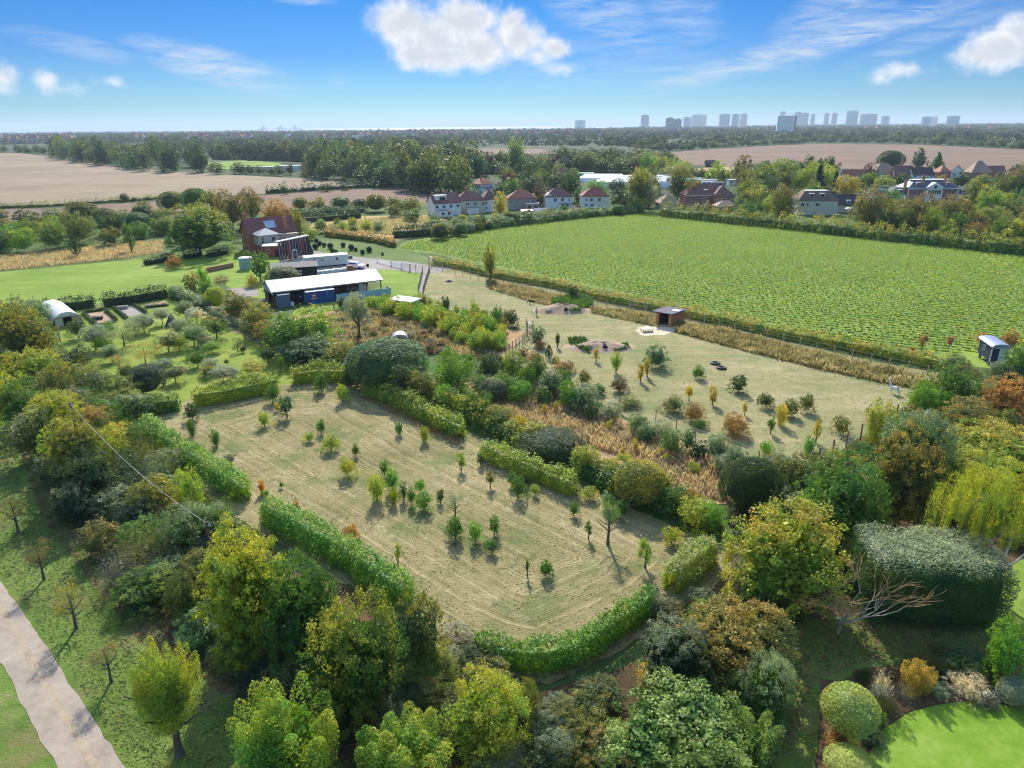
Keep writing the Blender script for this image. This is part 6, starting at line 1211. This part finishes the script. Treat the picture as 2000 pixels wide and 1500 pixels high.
# pasture shrubs
PS='''1050 658 30 34 bush bl s|blue-green bush just inside the netted fence corner;1054 674 22 16 bush or o|small orange bush below the blue-green one;1089 662 8 22 upright dg -|slim dark sapling left of the middle mound;1021 691 22 20 bush br o|brown bush, left of two near the netted fence;1045 700 28 26 bush br o|brown bush, right of two near the netted fence;1072 688 12 24 flame dg -|little dark conifer near the brown bushes;1085 706 18 18 bush ol o|small tawny bush left of the wide orange one;1103 716 38 24 bush or o|wide orange bush below the middle mound;1142 738 28 26 bush ol o|brown and green bush right of the wide orange one;1165 690 12 20 open ye y|thin yellow sapling at the foot of the mound;1204 706 20 32 upright yg y|yellow-green sapling right of the middle mound;1252 725 14 28 open ye o|golden sapling, left of two beside the dark bush;1265 716 12 28 open ye o|golden sapling, right of two beside the dark bush;1283 699 44 38 bush bl -|largest dark blue-green bush of the pasture;1208 753 34 26 bush br o|brown bush in the middle of the pasture;1170 763 28 18 bush g -|flat green bush beside the lower fence;1232 786 42 20 bush g y|wide flat green bush near the lower fence posts;1364 728 26 24 bush g -|small round green bush below the rubber rings;1443 750 34 32 bush dg -|dark round bush below the crop field shelter strip;1347 765 14 22 bush ye y|round headed yellow sapling, left of the pair;1393 770 20 28 open ye o|feathery yellow sapling, right of the pair;1315 790 42 30 bush ol o|tawny bush with dark heart right of pasture middle;1356 806 42 34 bush or o|orange bush between the tawny and green ones;1368 829 24 16 bush bg -|small bright green bush by the lower fence;1436 830 56 40 bush or o|double orange bush low in the pasture;1495 783 30 28 bush dg -|dark bush, left of the three in a diagonal row;1545 798 34 32 bush ol -|olive bush behind the leaning yellow shrub;1527 812 22 38 upright ye y|leaning yellow shrub in the right pasture;1576 788 30 34 bush ol -|feathery olive bush right of the yellow shrub;1597 838 12 38 flame ye y|thin golden cypress with a long shadow;1645 832 34 34 bush ol -|olive bush near the pasture corner fence;1507 828 16 24 open g -|thin pale green sapling near the orange bushes;1497 877 26 28 bush bg -|small bright green bush at the lower fence end;1456 795 10 18 open ye y|tiny yellow sapling above the double orange bush;1580 872 22 32 upright bg -|bright green sapling outside the pasture corner;1600 890 40 18 bush g s|low grey bush at the pasture corner posts'''
for l in PS.split(';'):
    d,lb=l.split('|'); a=d.split(); cx,cy,w,h=map(float,a[:4]); tip='' if a[6]=='-' else a[6]
    t=.5 if 'sapling' in lb or 'cypress' in lb else 0
    plant(cx,cy-h*.04,w*1.15,h*1.15,a[4],a[5],AUT[tip]*.8,tip,t,lb,'sapling' if 'sapling' in lb else 'bush','shrubs planted across the pasture','sapling' if 'sapling' in lb else 'shrub')
# orchard
OR='''150 642 34 26 bush dg - .6;182 655 48 32 bush sv s 1.2;198 670 32 20 bush bg - .8;238 650 60 32 open ol s 1.2;278 628 52 26 bush sv s 1;314 614 30 20 bush sv s 1.2;360 602 40 26 bush g s 1.2;382 612 34 18 bush wh s 1.2;420 636 46 30 bush g o 1.2;350 638 34 26 bush sv s .8;376 652 48 30 bush g s .8;397 662 32 22 bush sv s .6;326 666 40 26 bush ol s .8;348 668 30 20 bush yg - .8;414 676 38 16 bush bg - .6;280 684 62 26 open ye y 1.2;300 672 26 14 open bg - .6;216 688 34 22 bush bl s .8;232 708 40 26 open ol o .8;244 726 26 18 bush dg - .5;318 712 46 22 bush bl s .8;340 728 42 20 bush dg r 1.1;384 700 32 24 bush g - .4;410 712 32 20 bush sv s .6;434 728 48 24 bush sv s .7;462 670 24 20 open ol - .6;442 706 10 8 bush dg - .2;522 692 32 22 bush dg - .8;547 708 14 18 open g - .8;492 716 50 22 bush yg o .5;475 682 12 10 bush dg - .1;452 726 30 18 bush sv s .5;205 640 44 14 bush bg - .3;262 640 30 22 open ol s .9;405 724 24 18 bush ol y .4;366 686 24 16 open g - .6;500 735 34 14 bush yg y .2'''
k=0
for l in sorted(OR.split(';'),key=lambda l:float(l.split()[1])):
    a=l.split(); cx,cy,w,h=map(float,a[:4]); tip='' if a[6]=='-' else a[6]; k+=1; cn=PAL[a[5]][1] if a[5]!='wh' else 'whitish'
    plant(cx,cy,w*1.2,h*1.25,a[4],a[5],AUT[tip],tip,float(a[7])*.7,f"{'spreading' if w>1.5*h else 'rounded'} {cn} fruit tree in the orchard, {nth(k)} from its far side",'fruit tree','orchard trees','fruit_tree','m' if w>20 else 's')
plant(286,742,66,62,'mound','dk',.3,'s',0,'big dark blue-green round shrub at the near side of orchard','bush')
# round the farm
table('''
384 445 140 90 round g y 1.5|broad green tree beside the three clipped hedges
412 405 56 66 round dg y 2|dark tree, left of the three behind the farmhouse
450 408 70 74 round ol r 2|bronze-tinted tree, middle of the three behind the farmhouse
488 400 60 64 round ol r 2|bronze-tinted tree, right of the three behind the farmhouse
535 418 62 58 round or o 1.5|orange autumn tree just behind the farmhouse roof
577 436 30 60 upright ol y 1.5|olive and yellow tree at the right end of the farmhouse
505 515 44 46 round g - 1.4|dark round tree with trunk in front of the farmhouse
552 540 62 40 mound dg s 0|dark ivy mound between black shed and barn roof
492 548 24 26 bush ye y 0|small yellow bush left of the barn gable
340 512 34 26 bush or o 0|orange bush between lawn and farm track
372 553 40 42 bush ol o 0|rusty olive bush by the netted enclosure
394 540 22 40 upright bg - .3|fresh green pointed bush behind the yellow round one
402 562 28 40 upright g - 0|green bush between the fresh green and yellow ones
420 582 40 44 mound yg y 0|yellow-green round bush at the orchard hedge corner
390 598 40 24 mound dg s 0|grey domed bush ending the orchard hedge
482 500 24 22 bush g - 0|small green bush at the farmhouse corner
697 602 52 64 round sv s 3.0|round silver-leaved tree on a straight trunk below the barn
957 508 26 58 upright ol y 1.2|columnar tree standing alone in the crop hedge
672 592 40 24 bush dg - 0|dark bush against the pale blue sheet fence
1120 570 26 30 bush dg - 0|dark bush at the pasture side of the crop fence
432 543 36 12 twig br - 0|heap of cut brushwood on the yard grass
145 478 20 38 flame dg - .8|narrow dark conifer on the golden verge
252 462 24 46 open g - 1.2|thin young tree on the golden verge
1800 655 1 1 bush g - 0|
'''.replace("1800 655 1 1 bush g - 0|\n",""),'bush')
table('''
1804 662 18 26 open or o 1|orange sapling, tallest of the three by the crop corner
1856 664 16 16 open rd o 1.2|coral sapling between the orange one and the hut
1782 682 10 10 bush rd o .3|tiny coral sapling beside the hedge end
1918 658 22 22 open or o 1|orange-red sapling directly behind the hut
1975 660 34 34 maple or o .8|golden orange little tree right of the hut
''','sapling')
for i,(x,y,w) in enumerate([(616,481,12),(624,475,10),(633,478,9),(645,480,12),(648,488,9),(655,492,10),(670,478,10),(686,483,12),(695,487,8),(708,492,10),(721,487,12),(618,469,8),(747,496,6),(718,518,6)]):
    plant(x,y,w,w,'ball','dk',0,'',0,f'dark clipped topiary ball on the lawn, {nth(i+1)} in order from the farmhouse','topiary','topiary balls','topiary_ball','s')
# scrub belt below the left ploughed strip
KEEP=[(828,372,968,418),(921,343,968,385),(991,368,1048,408),(1062,364,1120,404),(1135,364,1192,404),(1336,362,1432,402),(1292,383,1326,400),(1555,371,1682,410),(1716,345,1884,388),(1135,338,1245,366),(1300,345,1350,362),(1745,322,1965,345),(1640,330,1682,356)]
def scatter(label,poly,n,w0,w1,asp,cols,kinds,group,cat='bush',seed=1,lod=None,name=None,nolab=False,mind=.75,tips=('','y')):
    g=np.random.default_rng(seed); Q=np.array(poly,float); lo,hi=Q.min(0),Q.max(0); got=[]
    tries=0
    while len(got)<n and tries<n*60:
        tries+=1; p=g.uniform(lo,hi); 
        if not inpoly(p[None],Q)[0]: continue
        f=(p[1]-lo[1])/(hi[1]-lo[1]+1e-6); w=w0+(w1-w0)*f; w*=g.uniform(.7,1.3)
        hh_=w*asp*1.15
        if p[1]<470 and p[0]>800 and any(p[0]+w*.5>a and p[0]-w*.5<c and p[1]-hh_<d and p[1]>b+4 for a,b,c,d in KEEP): continue
        if any(abs(p[0]-q[0])<w*mind and abs(p[1]-q[1])<w*.45*mind for q in got): continue
        got.append((p[0],p[1],w))
    got.sort(key=lambda q:q[1])
    for k,(x,y,w) in enumerate(got):
        h=w*asp*g.uniform(.8,1.3); c=cols[int(g.integers(0,len(cols)))]; tp=tips[int(g.integers(0,len(tips)))]; kd=kinds[int(g.integers(0,len(kinds)))]
        plant(x,y-h*.5,w,h,kd,c,AUT[tp]*.7,tp,0,f"{PAL[c][1]} {label}, {nth(k+1)} from far side",cat,group,name or cat,lod)
scatter('bush in the upper left scrub belt',[(-20,440),(0,462),(120,460),(320,455),(400,440),(400,400),(250,425),(120,440)],44,46,60,.7,['g','dg','ol','bl','g'],['bush','round','mound'],'bushes of the left scrub belt',seed=3)
scatter('bush in the lower left scrub belt',[(-20,455),(-20,498),(120,488),(310,475),(330,455),(120,455)],26,50,58,.75,['g','bg','ol','bl','dg'],['bush','upright'],'bushes of the left scrub belt',seed=4)
scatter('bush in the thicket behind the topiary lawn',[(575,410),(850,405),(860,440),(820,440),(700,412),(590,420)],40,34,44,.65,['dg','g','bl','ol'],['bush','mound'],'bushes behind the topiary lawn',seed=5)
scatter('bush in the pale scrub right of the farmhouse',[(565,470),(575,445),(700,440),(760,455),(640,455),(612,475)],26,26,34,.7,['g','yg','sv','g'],['bush','upright'],'pale bushes right of the farmhouse',seed=6,tips=('s','y'))
scatter('willow shoots beside the pasture fence',[(715,596),(745,590),(985,655),(975,690),(930,690),(860,650),(760,620)],90,32,40,.8,['yg','yg','yg','bg'],['upright','upright','bush'],'yellow willow shoots beside the pasture fence',seed=7,tips=('y',''),mind=.42)
scatter('sapling between pasture fence and willows',[(800,592),(1000,630),(1010,655),(960,650),(830,605)],22,18,22,1.2,['g','bg','yg','ol','dg'],['upright','bush'],'saplings along the pasture fence',seed=8)
scatter('seed-headed weed clump in the brown meadow',[(660,625),(760,612),(860,655),(880,690),(700,690),(640,660)],60,20,24,.6,['br','gr','ol'],['bush','twig'],'weed clumps of the brown meadow',seed=9,cat='weed clump',tips=('r','o'))
scatter('bush of the garden hedgerow beside crop field',[(830,455),(860,470),(960,447),(1100,428),(1250,418),(1260,400),(1130,410),(1050,425),(940,430),(850,440)],90,26,36,.75,['dg','g','dg','ol','yg','sv'],['bush','mound'],'bushes behind the crop field',seed=10,tips=('','y','s'),mind=.42)
scatter('tree on rough ground before ploughed fields',[(850,345),(1080,325),(1290,325),(1320,345),(1420,352),(1560,352),(1700,352),(2000,352),(2040,358),(1740,360),(1600,360),(1450,358),(1330,358),(1290,338),(1130,336),(960,345)],110,30,44,.75,['dg','g','ol','fd','yg'],['round','bush'],'trees before the far ploughed fields',seed=14,cat='garden tree',name='garden_tree',tips=('','y'),mind=.42)
scatter('tree in gardens behind the far crop hedge',[(1250,405),(1300,418),(1500,432),(1740,455),(2000,478),(2060,450),(2060,400),(1900,415),(1740,425),(1690,390),(1640,425),(1540,425),(1520,380),(1440,380),(1440,420),(1330,415),(1330,395)],90,36,56,.8,['dg','g','ol','br','yg','ol','g'],['round','bush','upright'],'garden trees behind the crop field hedge',seed=11,cat='garden tree',name='garden_tree',tips=('','y','o'),mind=.42)
scatter('tree in the gardens round the brick mansion',[(1240,368),(1330,362),(1340,380),(1440,372),(1450,350),(1560,345),(1700,352),(1760,350),(2000,352),(2060,372),(2000,385),(1900,385),(1890,360),(1760,365),(1700,375),(1600,372),(1500,385),(1420,395),(1240,392)],170,34,50,.95,['dg','g','ol','yg','dg','pu'],['round','bush','upright'],'garden trees round the mansions',seed=12,cat='garden tree',name='garden_tree',tips=('','y'),mind=.42)
scatter('tree in the gardens behind the terraced houses',[(900,372),(1000,352),(1120,345),(1130,362),(1240,378),(1250,395),(1190,395),(1190,372),(1120,375),(1120,392),(1050,392),(1050,378),(985,385),(970,398)],110,32,46,.95,['dg','g','dg','bg','pu','ol'],['round','bush'],'trees behind the terraced houses',seed=13,cat='garden tree',name='garden_tree',tips=('','y'),mind=.42)
table('''
976 398 30 48 round ye y .8|bright yellow tree beside the narrow white house
1008 293 34 62 upright g l 3|tall pale poplar rising from the wood before the far field
1056 378 36 40 round pu - 1|dark purple tree between the pinkish and white houses
1112 362 46 46 round dg - 2|round dark green tree in front of the green netted tunnel
1248 365 56 72 round ol y 2|bronze and yellow tree in front of the white tunnels
1252 352 44 44 round yg l 4|light green crowned tree over the white tunnels
1270 372 34 50 open sv s 3|silver leaved airy tree beside the white tunnels
1325 358 50 66 round dg y 2|dark green tree left of the brick mansion roof
1352 375 40 60 bush ol o 0|pale bronze bush touching the brick mansion roof
1266 315 34 34 round bg - 2|bright green round tree behind the tunnels
1320 338 70 26 bush ol y 0|long olive bush on the edge of the stubble field
1600 352 42 66 conifer dk - .5|tall very dark cypress behind the cream house
1632 358 30 48 conifer dk - .5|narrow dark cypress right of the tall one
1656 366 52 46 bush ye y 0|golden cypress mound behind the annexe
1740 312 50 34 mound dg - 0|big smooth dark dome tree above the mansion houses
1796 310 34 40 round dk - 1|dark round pine on the edge of the right ploughed field
1832 315 36 34 conifer g - 1|spreading green cedar right of the dark pine
1830 420 200 60 bush ol - 0|
1558 425 1 1 bush g - 0|
'''.replace("1830 420 200 60 bush ol - 0|\n1558 425 1 1 bush g - 0|\n",""),'bush')
table('''
1700 350 44 26 bush g - 0|green bush left of the houses behind the mansion
1728 354 40 24 bush yg y 0|yellow-green bush under the white bargeboard house
1762 352 44 26 bush dg - 0|dark bush under the brick house behind the mansion
1800 356 40 20 bush g - 0|green bush behind the mansion's left chimney
1842 355 44 24 bush ol o 0|tawny bush behind the mansion's right chimney
1880 352 46 30 bush dg - 0|dark bush under the small white gabled house
1918 356 52 30 bush g y 0|green bush under the steep roofed house
1958 354 46 34 bush ol - 0|olive bush right of the steep roofed house
1990 362 44 30 bush dg - 0|dark bush at the right edge below the bungalow
1676 360 40 28 bush dg - 0|dark bush right of the timbered house
1590 372 36 40 bush g y 0|green bush behind the cream house's flat roof
1500 372 60 50 round dg - 1|dark tree behind the bronze-leaved tree
1465 372 50 46 round g y 1|green tree right of the brick mansion
1215 388 46 42 round dg - 1|dark tree just right of the last white house
1236 398 40 30 bush sv s 0|silvery bush below the bronze and yellow tree
1128 384 16 34 bush dg - 0|dark narrow shrub between the two right white houses
1054 392 20 26 bush ol - 0|olive shrub between pinkish and brown roofed houses
1092 356 56 36 round dg - 1|dark green tree behind the brown roofed white house
1038 362 54 34 round dg - 1|dark green tree behind the red roofed house
1000 364 46 34 round g - 1|green tree between villa and red roofed house
1165 366 50 28 bush bg - 0|bright green bush behind the last white house
1205 362 48 26 bush dg - 0|dark bush in front of the tunnels
975 372 30 30 bush dg - 0|dark bush beside the villa
''','bush')
table('''
1530 395 60 66 round ol r 1.5|bronze-leaved tree just left of the cream house
1700 405 80 76 round ol r 1.5|dark bronze tree right of the annexe
1790 410 90 66 round ol r 1.5|bronze tree in front of the brick mansion's left half
1862 412 80 60 round ol o 1.5|bronze tree in front of the brick mansion's right wing
1935 395 60 60 round bg y 1.5|bright green tree right of the slate roofed mansion
1740 395 50 50 bush g - 0|green shrub between the bronze trees
1905 380 44 60 round ol y 1.5|olive tree touching the right wing of the mansion
''','tree')
# belts of bigger trees farther away
def belt(label,pts,n,hm,rm,cols,group,seed,kinds=('bush','bush','round'),name='tree',tips=('','y','')):
    g=np.random.default_rng(seed); Q=np.array([G(*p) for p in pts]); seg=np.linalg.norm(np.diff(Q,axis=0),axis=1); cum=np.r_[0,np.cumsum(seg)]
    for k in range(n):
        s=(k+.5+g.uniform(-.4,.4))/n*cum[-1]; x=np.interp(s,cum,Q[:,0])+g.uniform(-3,3); y=np.interp(s,cum,Q[:,1])+g.uniform(-10,14); h=g.uniform(*hm)*g.uniform(.72,1.12); r=g.uniform(*rm)*g.uniform(.8,1.15); a=h/2; c=cols[int(g.integers(0,len(cols)))]; tp=tips[int(g.integers(0,len(tips)))]
        put(x,y,a*.97,r,a,kinds[int(g.integers(0,len(kinds)))],c,AUT[tp]*.4,tp,0,f"{PAL[c][1]} tree {label}, {nth(k+1)} from the left",'woodland tree',group,'woodland_tree','s')
D=['fd','fd','fg','dg','bl']
belt('in front row of dark left wood',[(100,307),(200,321),(300,333),(410,339)],30,(17,27),(7,10),D,'front row of the dark wood behind the ploughed field',31)
belt('in back row of dark left wood',[(110,298),(200,310),(300,320),(420,328)],22,(20,30),(8,11),D,'back row of the dark wood behind the ploughed field',32)
belt('in far left field row',[(-40,299),(20,298),(95,300)],14,(9,13),(5,7),D,'row at the far left field end',33)
belt('in broken row beside the playing field',[(420,340),(480,341),(540,342),(600,344)],9,(7,13),(4,7),['fd','fg','dg'],'row beside the playing field',34)
belt('in the wood behind the playing field',[(400,308),(470,307),(560,308),(640,318)],26,(14,24),(7,10),D+['pu'],'wood behind the playing field',35)
belt('in front row of wood left of villa',[(605,347),(680,353),(760,362),(830,376),(910,384)],26,(14,24),(7,10),D+['fg'],'front row of the wood left of the villa',36)
belt('in middle row of wood left of villa',[(610,335),(700,340),(800,350),(900,362)],26,(18,26),(8,11),D+['ol'],'middle row of the wood left of the villa',37)
belt('in back row of wood left of villa',[(620,322),(720,325),(840,332),(940,345)],26,(18,27),(8,11),D+['pu','ol'],'back row of the wood left of the villa',38)
belt('in the wood behind the terraced gardens',[(900,345),(1000,335),(1120,333),(1230,338)],30,(10,20),(7,10),D+['pu'],'wood behind the terraced gardens',39)
belt('in wood before the far ploughed strip',[(850,330),(960,328),(1080,324),(1200,324),(1320,328)],34,(8,15),(7,10),D,'wood in front of the far ploughed strip',40)
belt('in dark row left of right field',[(1080,306),(1180,308),(1270,310),(1310,322)],20,(8,12),(8,12),D,'dark row left of the right ploughed field',41)
belt('in tree line behind right ploughed field',[(1270,297),(1400,289),(1600,278),(1750,280),(1900,286),(2080,296)],60,(8,14),(6,10),D,'tree line behind the right ploughed field',42)
for (x,y,w,h) in ((242,388,22,16),(262,391,12,8),(556,374,16,16),(592,372,12,10),(635,368,28,16),(672,367,20,14)): plant(x,y-2,w,h,'bush','dg',0,'',0,f'dark bush on the strip between ploughed fields, at {"far left" if x<250 else "left" if x<300 else "middle" if x<560 else "right of middle" if x<600 else "near right" if x<650 else "far right"}','bush','bushes between the ploughed fields','bush')
scatter('undergrowth bush of the left wood',[(-20,640),(90,700),(160,760),(250,800),(330,930),(420,1010),(480,1140),(600,1290),(800,1330),(880,1290),(1030,1400),(1080,1500),(950,1500),(700,1400),(560,1370),(420,1290),(290,1200),(190,1080),(110,960),(40,840),(-20,790)],70,84,140,.66,['dg','g','ol','dg','g','gr'],['bush','bush','twig'],'undergrowth of the left wood',cat='undergrowth bush',name='undergrowth_bush',seed=61,tips=('','s','y'),mind=.55)
scatter('undergrowth bush of the right wood',[(1420,1000),(1500,950),(1700,880),(1800,790),(1850,720),(2040,700),(2060,1080),(1980,1110),(1920,1030),(1700,1040),(1650,1130),(1560,1190),(1540,1290),(1500,1500),(1040,1500),(1090,1380),(1240,1320),(1300,1200),(1420,1120)],62,60,110,.62,['dg','g','ol','dg','bl'],['bush'],'undergrowth of the right wood',cat='undergrowth bush',name='undergrowth_bush',seed=62,tips=('','s','y','o'),mind=.6)
# far woodland: a mass of crowns too many to count
def blobs(name,label,poly,n,r0,r1,hz,cols,seed):
    g=np.random.default_rng(seed); Q=np.array(poly,float); P=polysamp(Q,n,g); V=[];F=[];v=[];o=[]
    P=P[(np.sin(P[:,0]/190+np.sin(P[:,1]/260)*1.5)*np.sin(P[:,1]/170+1))>-.42] if n>1000 else P; n=len(P)
    r=g.uniform(r0,r1,n)*(1+np.hypot(P[:,0],P[:,1])/9000); h=r*g.uniform(hz[0],hz[1],n)
    K=30; u=unit(n*K,g); u[:,2]=np.abs(u[:,2])*1.1-.1; rr=np.repeat(r,K); hh=np.repeat(h,K); u[:,2]=np.abs(u[:,2]); low=1+.35*(1-u[:,2]); C=np.repeat(np.c_[P,h*.0],K,0)+u*np.stack([rr*low,rr*low,hh*1.7],1)*g.uniform(.75,1.,(n*K,1))
    V,F,vv=leaves(C,u+[0,0,.3],r0*.8,g,tilt=.5); vt=np.repeat(g.random(n),K*4)
    me=rawmesh(name,V,F,{'v':vt*.8+vv*.3,'o':np.repeat(u[:,2]*.5+.3,4)}); o=link(name,me,leafmat('leaf_far',(.30,.29,.13),.2,spec=0.)); o.color=(*cols[0],.45); tag(o,label,'woodland',kind='stuff')
GP=lambda *q:[tuple(G(*p)) for p in q]
blobs('far_woodland','mixed green woodland of the far distance on the left',GP((-200,283),(60,283),(100,289),(420,300),(600,296),(835,288),(930,286),(1070,287),(1100,290))+[(900,4900),(-1500,5100),(-3900,5100)],9500,6,11,(.55,.95),((.06,.085,.045),'y'),51)
blobs('far_woodland','mixed green woodland under the skyline on the right',GP((1100,291),(1270,296),(1400,287),(1480,283),(1600,278),(1800,279),(2000,288),(2300,296))+[(4700,6000),(2700,7300),(900,5600)],8500,7,12,(.5,.85),((.055,.08,.042),'y'),52)
blobs('far_woodland','strip of dark woodland between the middle wood and far town',GP((430,312),(600,316),(835,308),(835,291),(430,299)),700,6,10,(.7,1.1),((.045,.065,.035),''),53)
# grasses
GM=leafmat('grass_blades',(.60,.50,.29),trans=.5,grass=True)
tufts('tall_grass','rust coloured tall grass of the meadow beside the pasture',[(940,765),(1050,750),(1110,775),(1200,830),(1300,870),(1400,905),(1440,925),(1425,985),(1330,960),(1230,900),(1100,850),(990,830)],42,.75,.10,GM,(.42,.31,.17,.45))
tufts('tall_grass','brown tall grass of the scrub meadow below the barn',[(600,625),(700,605),(960,650),(1000,680),(940,705),(860,690),(700,700),(620,670)],24,.7,.12,GM,(.29,.235,.11,.45))
tufts('tall_grass','tawny grass strip between crop fence and pasture, left part',[(950,548),(1000,556),(1100,580),(1080,600),(1020,585),(955,565)],18,.7,.14,GM,(.26,.20,.08,.5))
tufts('tall_grass','olive grass strip around the field shelter',[(1150,600),(1240,610),(1290,622),(1285,640),(1230,628),(1155,612)],26,.7,.14,GM,(.24,.21,.07,.5))
tufts('tall_grass','olive and tawny grass bank right of the field shelter',[(1310,632),(1400,640),(1560,682),(1700,715),(1830,745),(1810,765),(1720,748),(1600,722),(1450,685),(1320,650)],30,.8,.14,GM,(.24,.20,.06,.6))
tufts('tall_grass','golden grass of the verge above the left lawn',[(-60,505),(80,492),(230,478),(320,470),(318,492),(240,505),(60,524),(-60,535)],9,.7,.2,GM,(.46,.36,.18,.3))
tufts('tall_grass','golden grass behind the topiary lawn',[(640,440),(760,425),(860,425),(860,442),(780,460),(700,455)],9,.8,.22,GM,(.42,.36,.17,.4))
tufts('tall_grass','yellow grass at the pasture corner posts',[(1620,905),(1700,860),(1760,820),(1740,870),(1700,900),(1650,925)],50,.6,.1,GM,(.42,.33,.06,.4))
tufts('weeds','green nettles growing over the earth mound',[(1075,590),(1110,582),(1150,585),(1158,595),(1130,612),(1110,612),(1080,600)],30,.7,.3,LM(''),(.09,.17,.05,0),z=.3)
tufts('weeds','green weeds on the middle burrow mound, left patch',[(1108,665),(1140,663),(1160,680),(1150,690),(1115,678)],30,.45,.3,LM(''),(.06,.12,.05,0),z=.3)
tufts('weeds','green weeds on the middle burrow mound, right patch',[(1195,678),(1225,672),(1230,682),(1200,688)],30,.4,.3,LM(''),(.06,.12,.05,0),z=.2)
tufts('tall_grass','dry reddish grass along the foot of the right paddock hedge',[(700,775),(720,768),(910,860),(895,872),(800,825)],26,.45,.09,GM,(.36,.20,.09,.2))
tufts('tall_grass','dry pale grass at the foot of the curved near hedge',[(930,1305),(1060,1325),(1150,1290),(1270,1205),(1280,1215),(1160,1305),(1060,1340),(930,1320)],30,.4,.07,GM,(.32,.26,.12,.2))
tufts('pasture_grass','short grazed grass of the right pasture',[(835,530),(960,548),(1100,580),(1270,640),(1330,655),(1500,700),(1750,750),(1770,790),(1680,845),(1590,900),(1480,905),(1300,845),(1130,768),(990,700),(1040,645),(900,606),(815,585)],5,.09,.18,GM,(.28,.28,.12,.5),lean=1.2)
tufts('mown_hay','short stubble and cut hay over the mown paddock',[(385,800),(548,765),(690,757),(905,868),(1130,970),(1380,1085),(1290,1180),(1060,1295),(930,1262),(800,1190),(640,1072),(500,985),(385,900),(320,845)],14,.10,.16,GM,(.33,.29,.13,.4),lean=1.2)
def fallen():
    g=np.random.default_rng(77); Q=polyw([(100,1050),(300,1240),(520,1390),(720,1500),(900,1700),(300,1700),(250,1500),(150,1300)]); P=polysamp(Q,9000,g); w=g.random(len(P))<.5+.5*np.exp(-((P[:,0]+12)**2+(P[:,1]-34)**2)/60); P=P[w]
    V,F,v=leaves(np.c_[P,np.full(len(P),.03)],np.tile([0,0,1.],(len(P),1)),.10,g,tilt=.25); me=rawmesh('fallen_leaves',V,F,{'v':v,'o':v}); o=link('fallen_leaves',me,GM); tag(o,'yellow and brown fallen leaves scattered over the roadside grass','leaves',kind='stuff'); o.color=(.42,.33,.10,.5)
    for nm,lb,pts,n,c in (('leaf_litter','dry brown leaves under the trees of the right wood',[(1440,1330),(1540,1200),(1700,1215),(1960,1240),(1950,1280),(1700,1290),(1590,1330),(1540,1480),(1480,1500)],6000,(.26,.15,.07,.3)),('leaf_litter','dry russet leaves in the gap below the olive tree',[(1660,1060),(1760,1000),(1850,960),(1870,1030),(1830,1050),(1700,1040)],5000,(.34,.15,.07,.3)),('verge_litter','brown dead leaves along the foot of the left wood',[(30,850),(110,980),(200,1110),(300,1225),(440,1320),(560,1390),(540,1410),(420,1345),(270,1250),(180,1140),(80,1010)],7000,(.30,.18,.09,.3))):
        P=polysamp(polyw(pts),n,g); V,F,v=leaves(np.c_[P,np.full(n,.035)],np.tile([0,0,1.],(n,1)),.13,g,tilt=.3); me=rawmesh(nm,V,F,{'v':v,'o':v}); o=link(nm,me,GM); tag(o,lb,'leaves',kind='stuff'); o.color=c
fallen()
tufts('garden_tufts','uneven grass tufts of the roadside verge',[(0,880),(90,1010),(200,1150),(310,1260),(450,1350),(600,1430),(700,1500),(650,1600),(300,1600),(250,1490),(130,1300),(0,1120)],22,.09,.16,GM,(.12,.19,.045,.35),lean=1.4)
# stalks on the far crop edge
def stalks():
    g=np.random.default_rng(9); me=None; pts=[G(1290,424),G(1500,447),G(1750,472),G(2010,498)]; Q=np.array(pts); seg=np.linalg.norm(np.diff(Q,axis=0),axis=1); cum=np.r_[0,np.cumsum(seg)]
    for k in range(72):
        s=cum[-1]*(k+.5)/72; x=np.interp(s,cum,Q[:,0]); y=np.interp(s,cum,Q[:,1])
        if me is None:
            P=np.zeros((26,3)); P[:,2]=np.linspace(.1,1.9,26); me=leafmesh('corn_stalk',P,g.normal(size=(26,3))*[1,1,.2],.55,g)
        o=link('corn_stalk',me,CROPM,None,(x,y,0),g.uniform(0,6),(1,1,g.uniform(.8,1.2))); tag(o,'tall stalk in the row along the far edge of crop field','stalk','tall stalks along the far crop edge'); o.color=(.20,.27,.07,.6)
stalks()
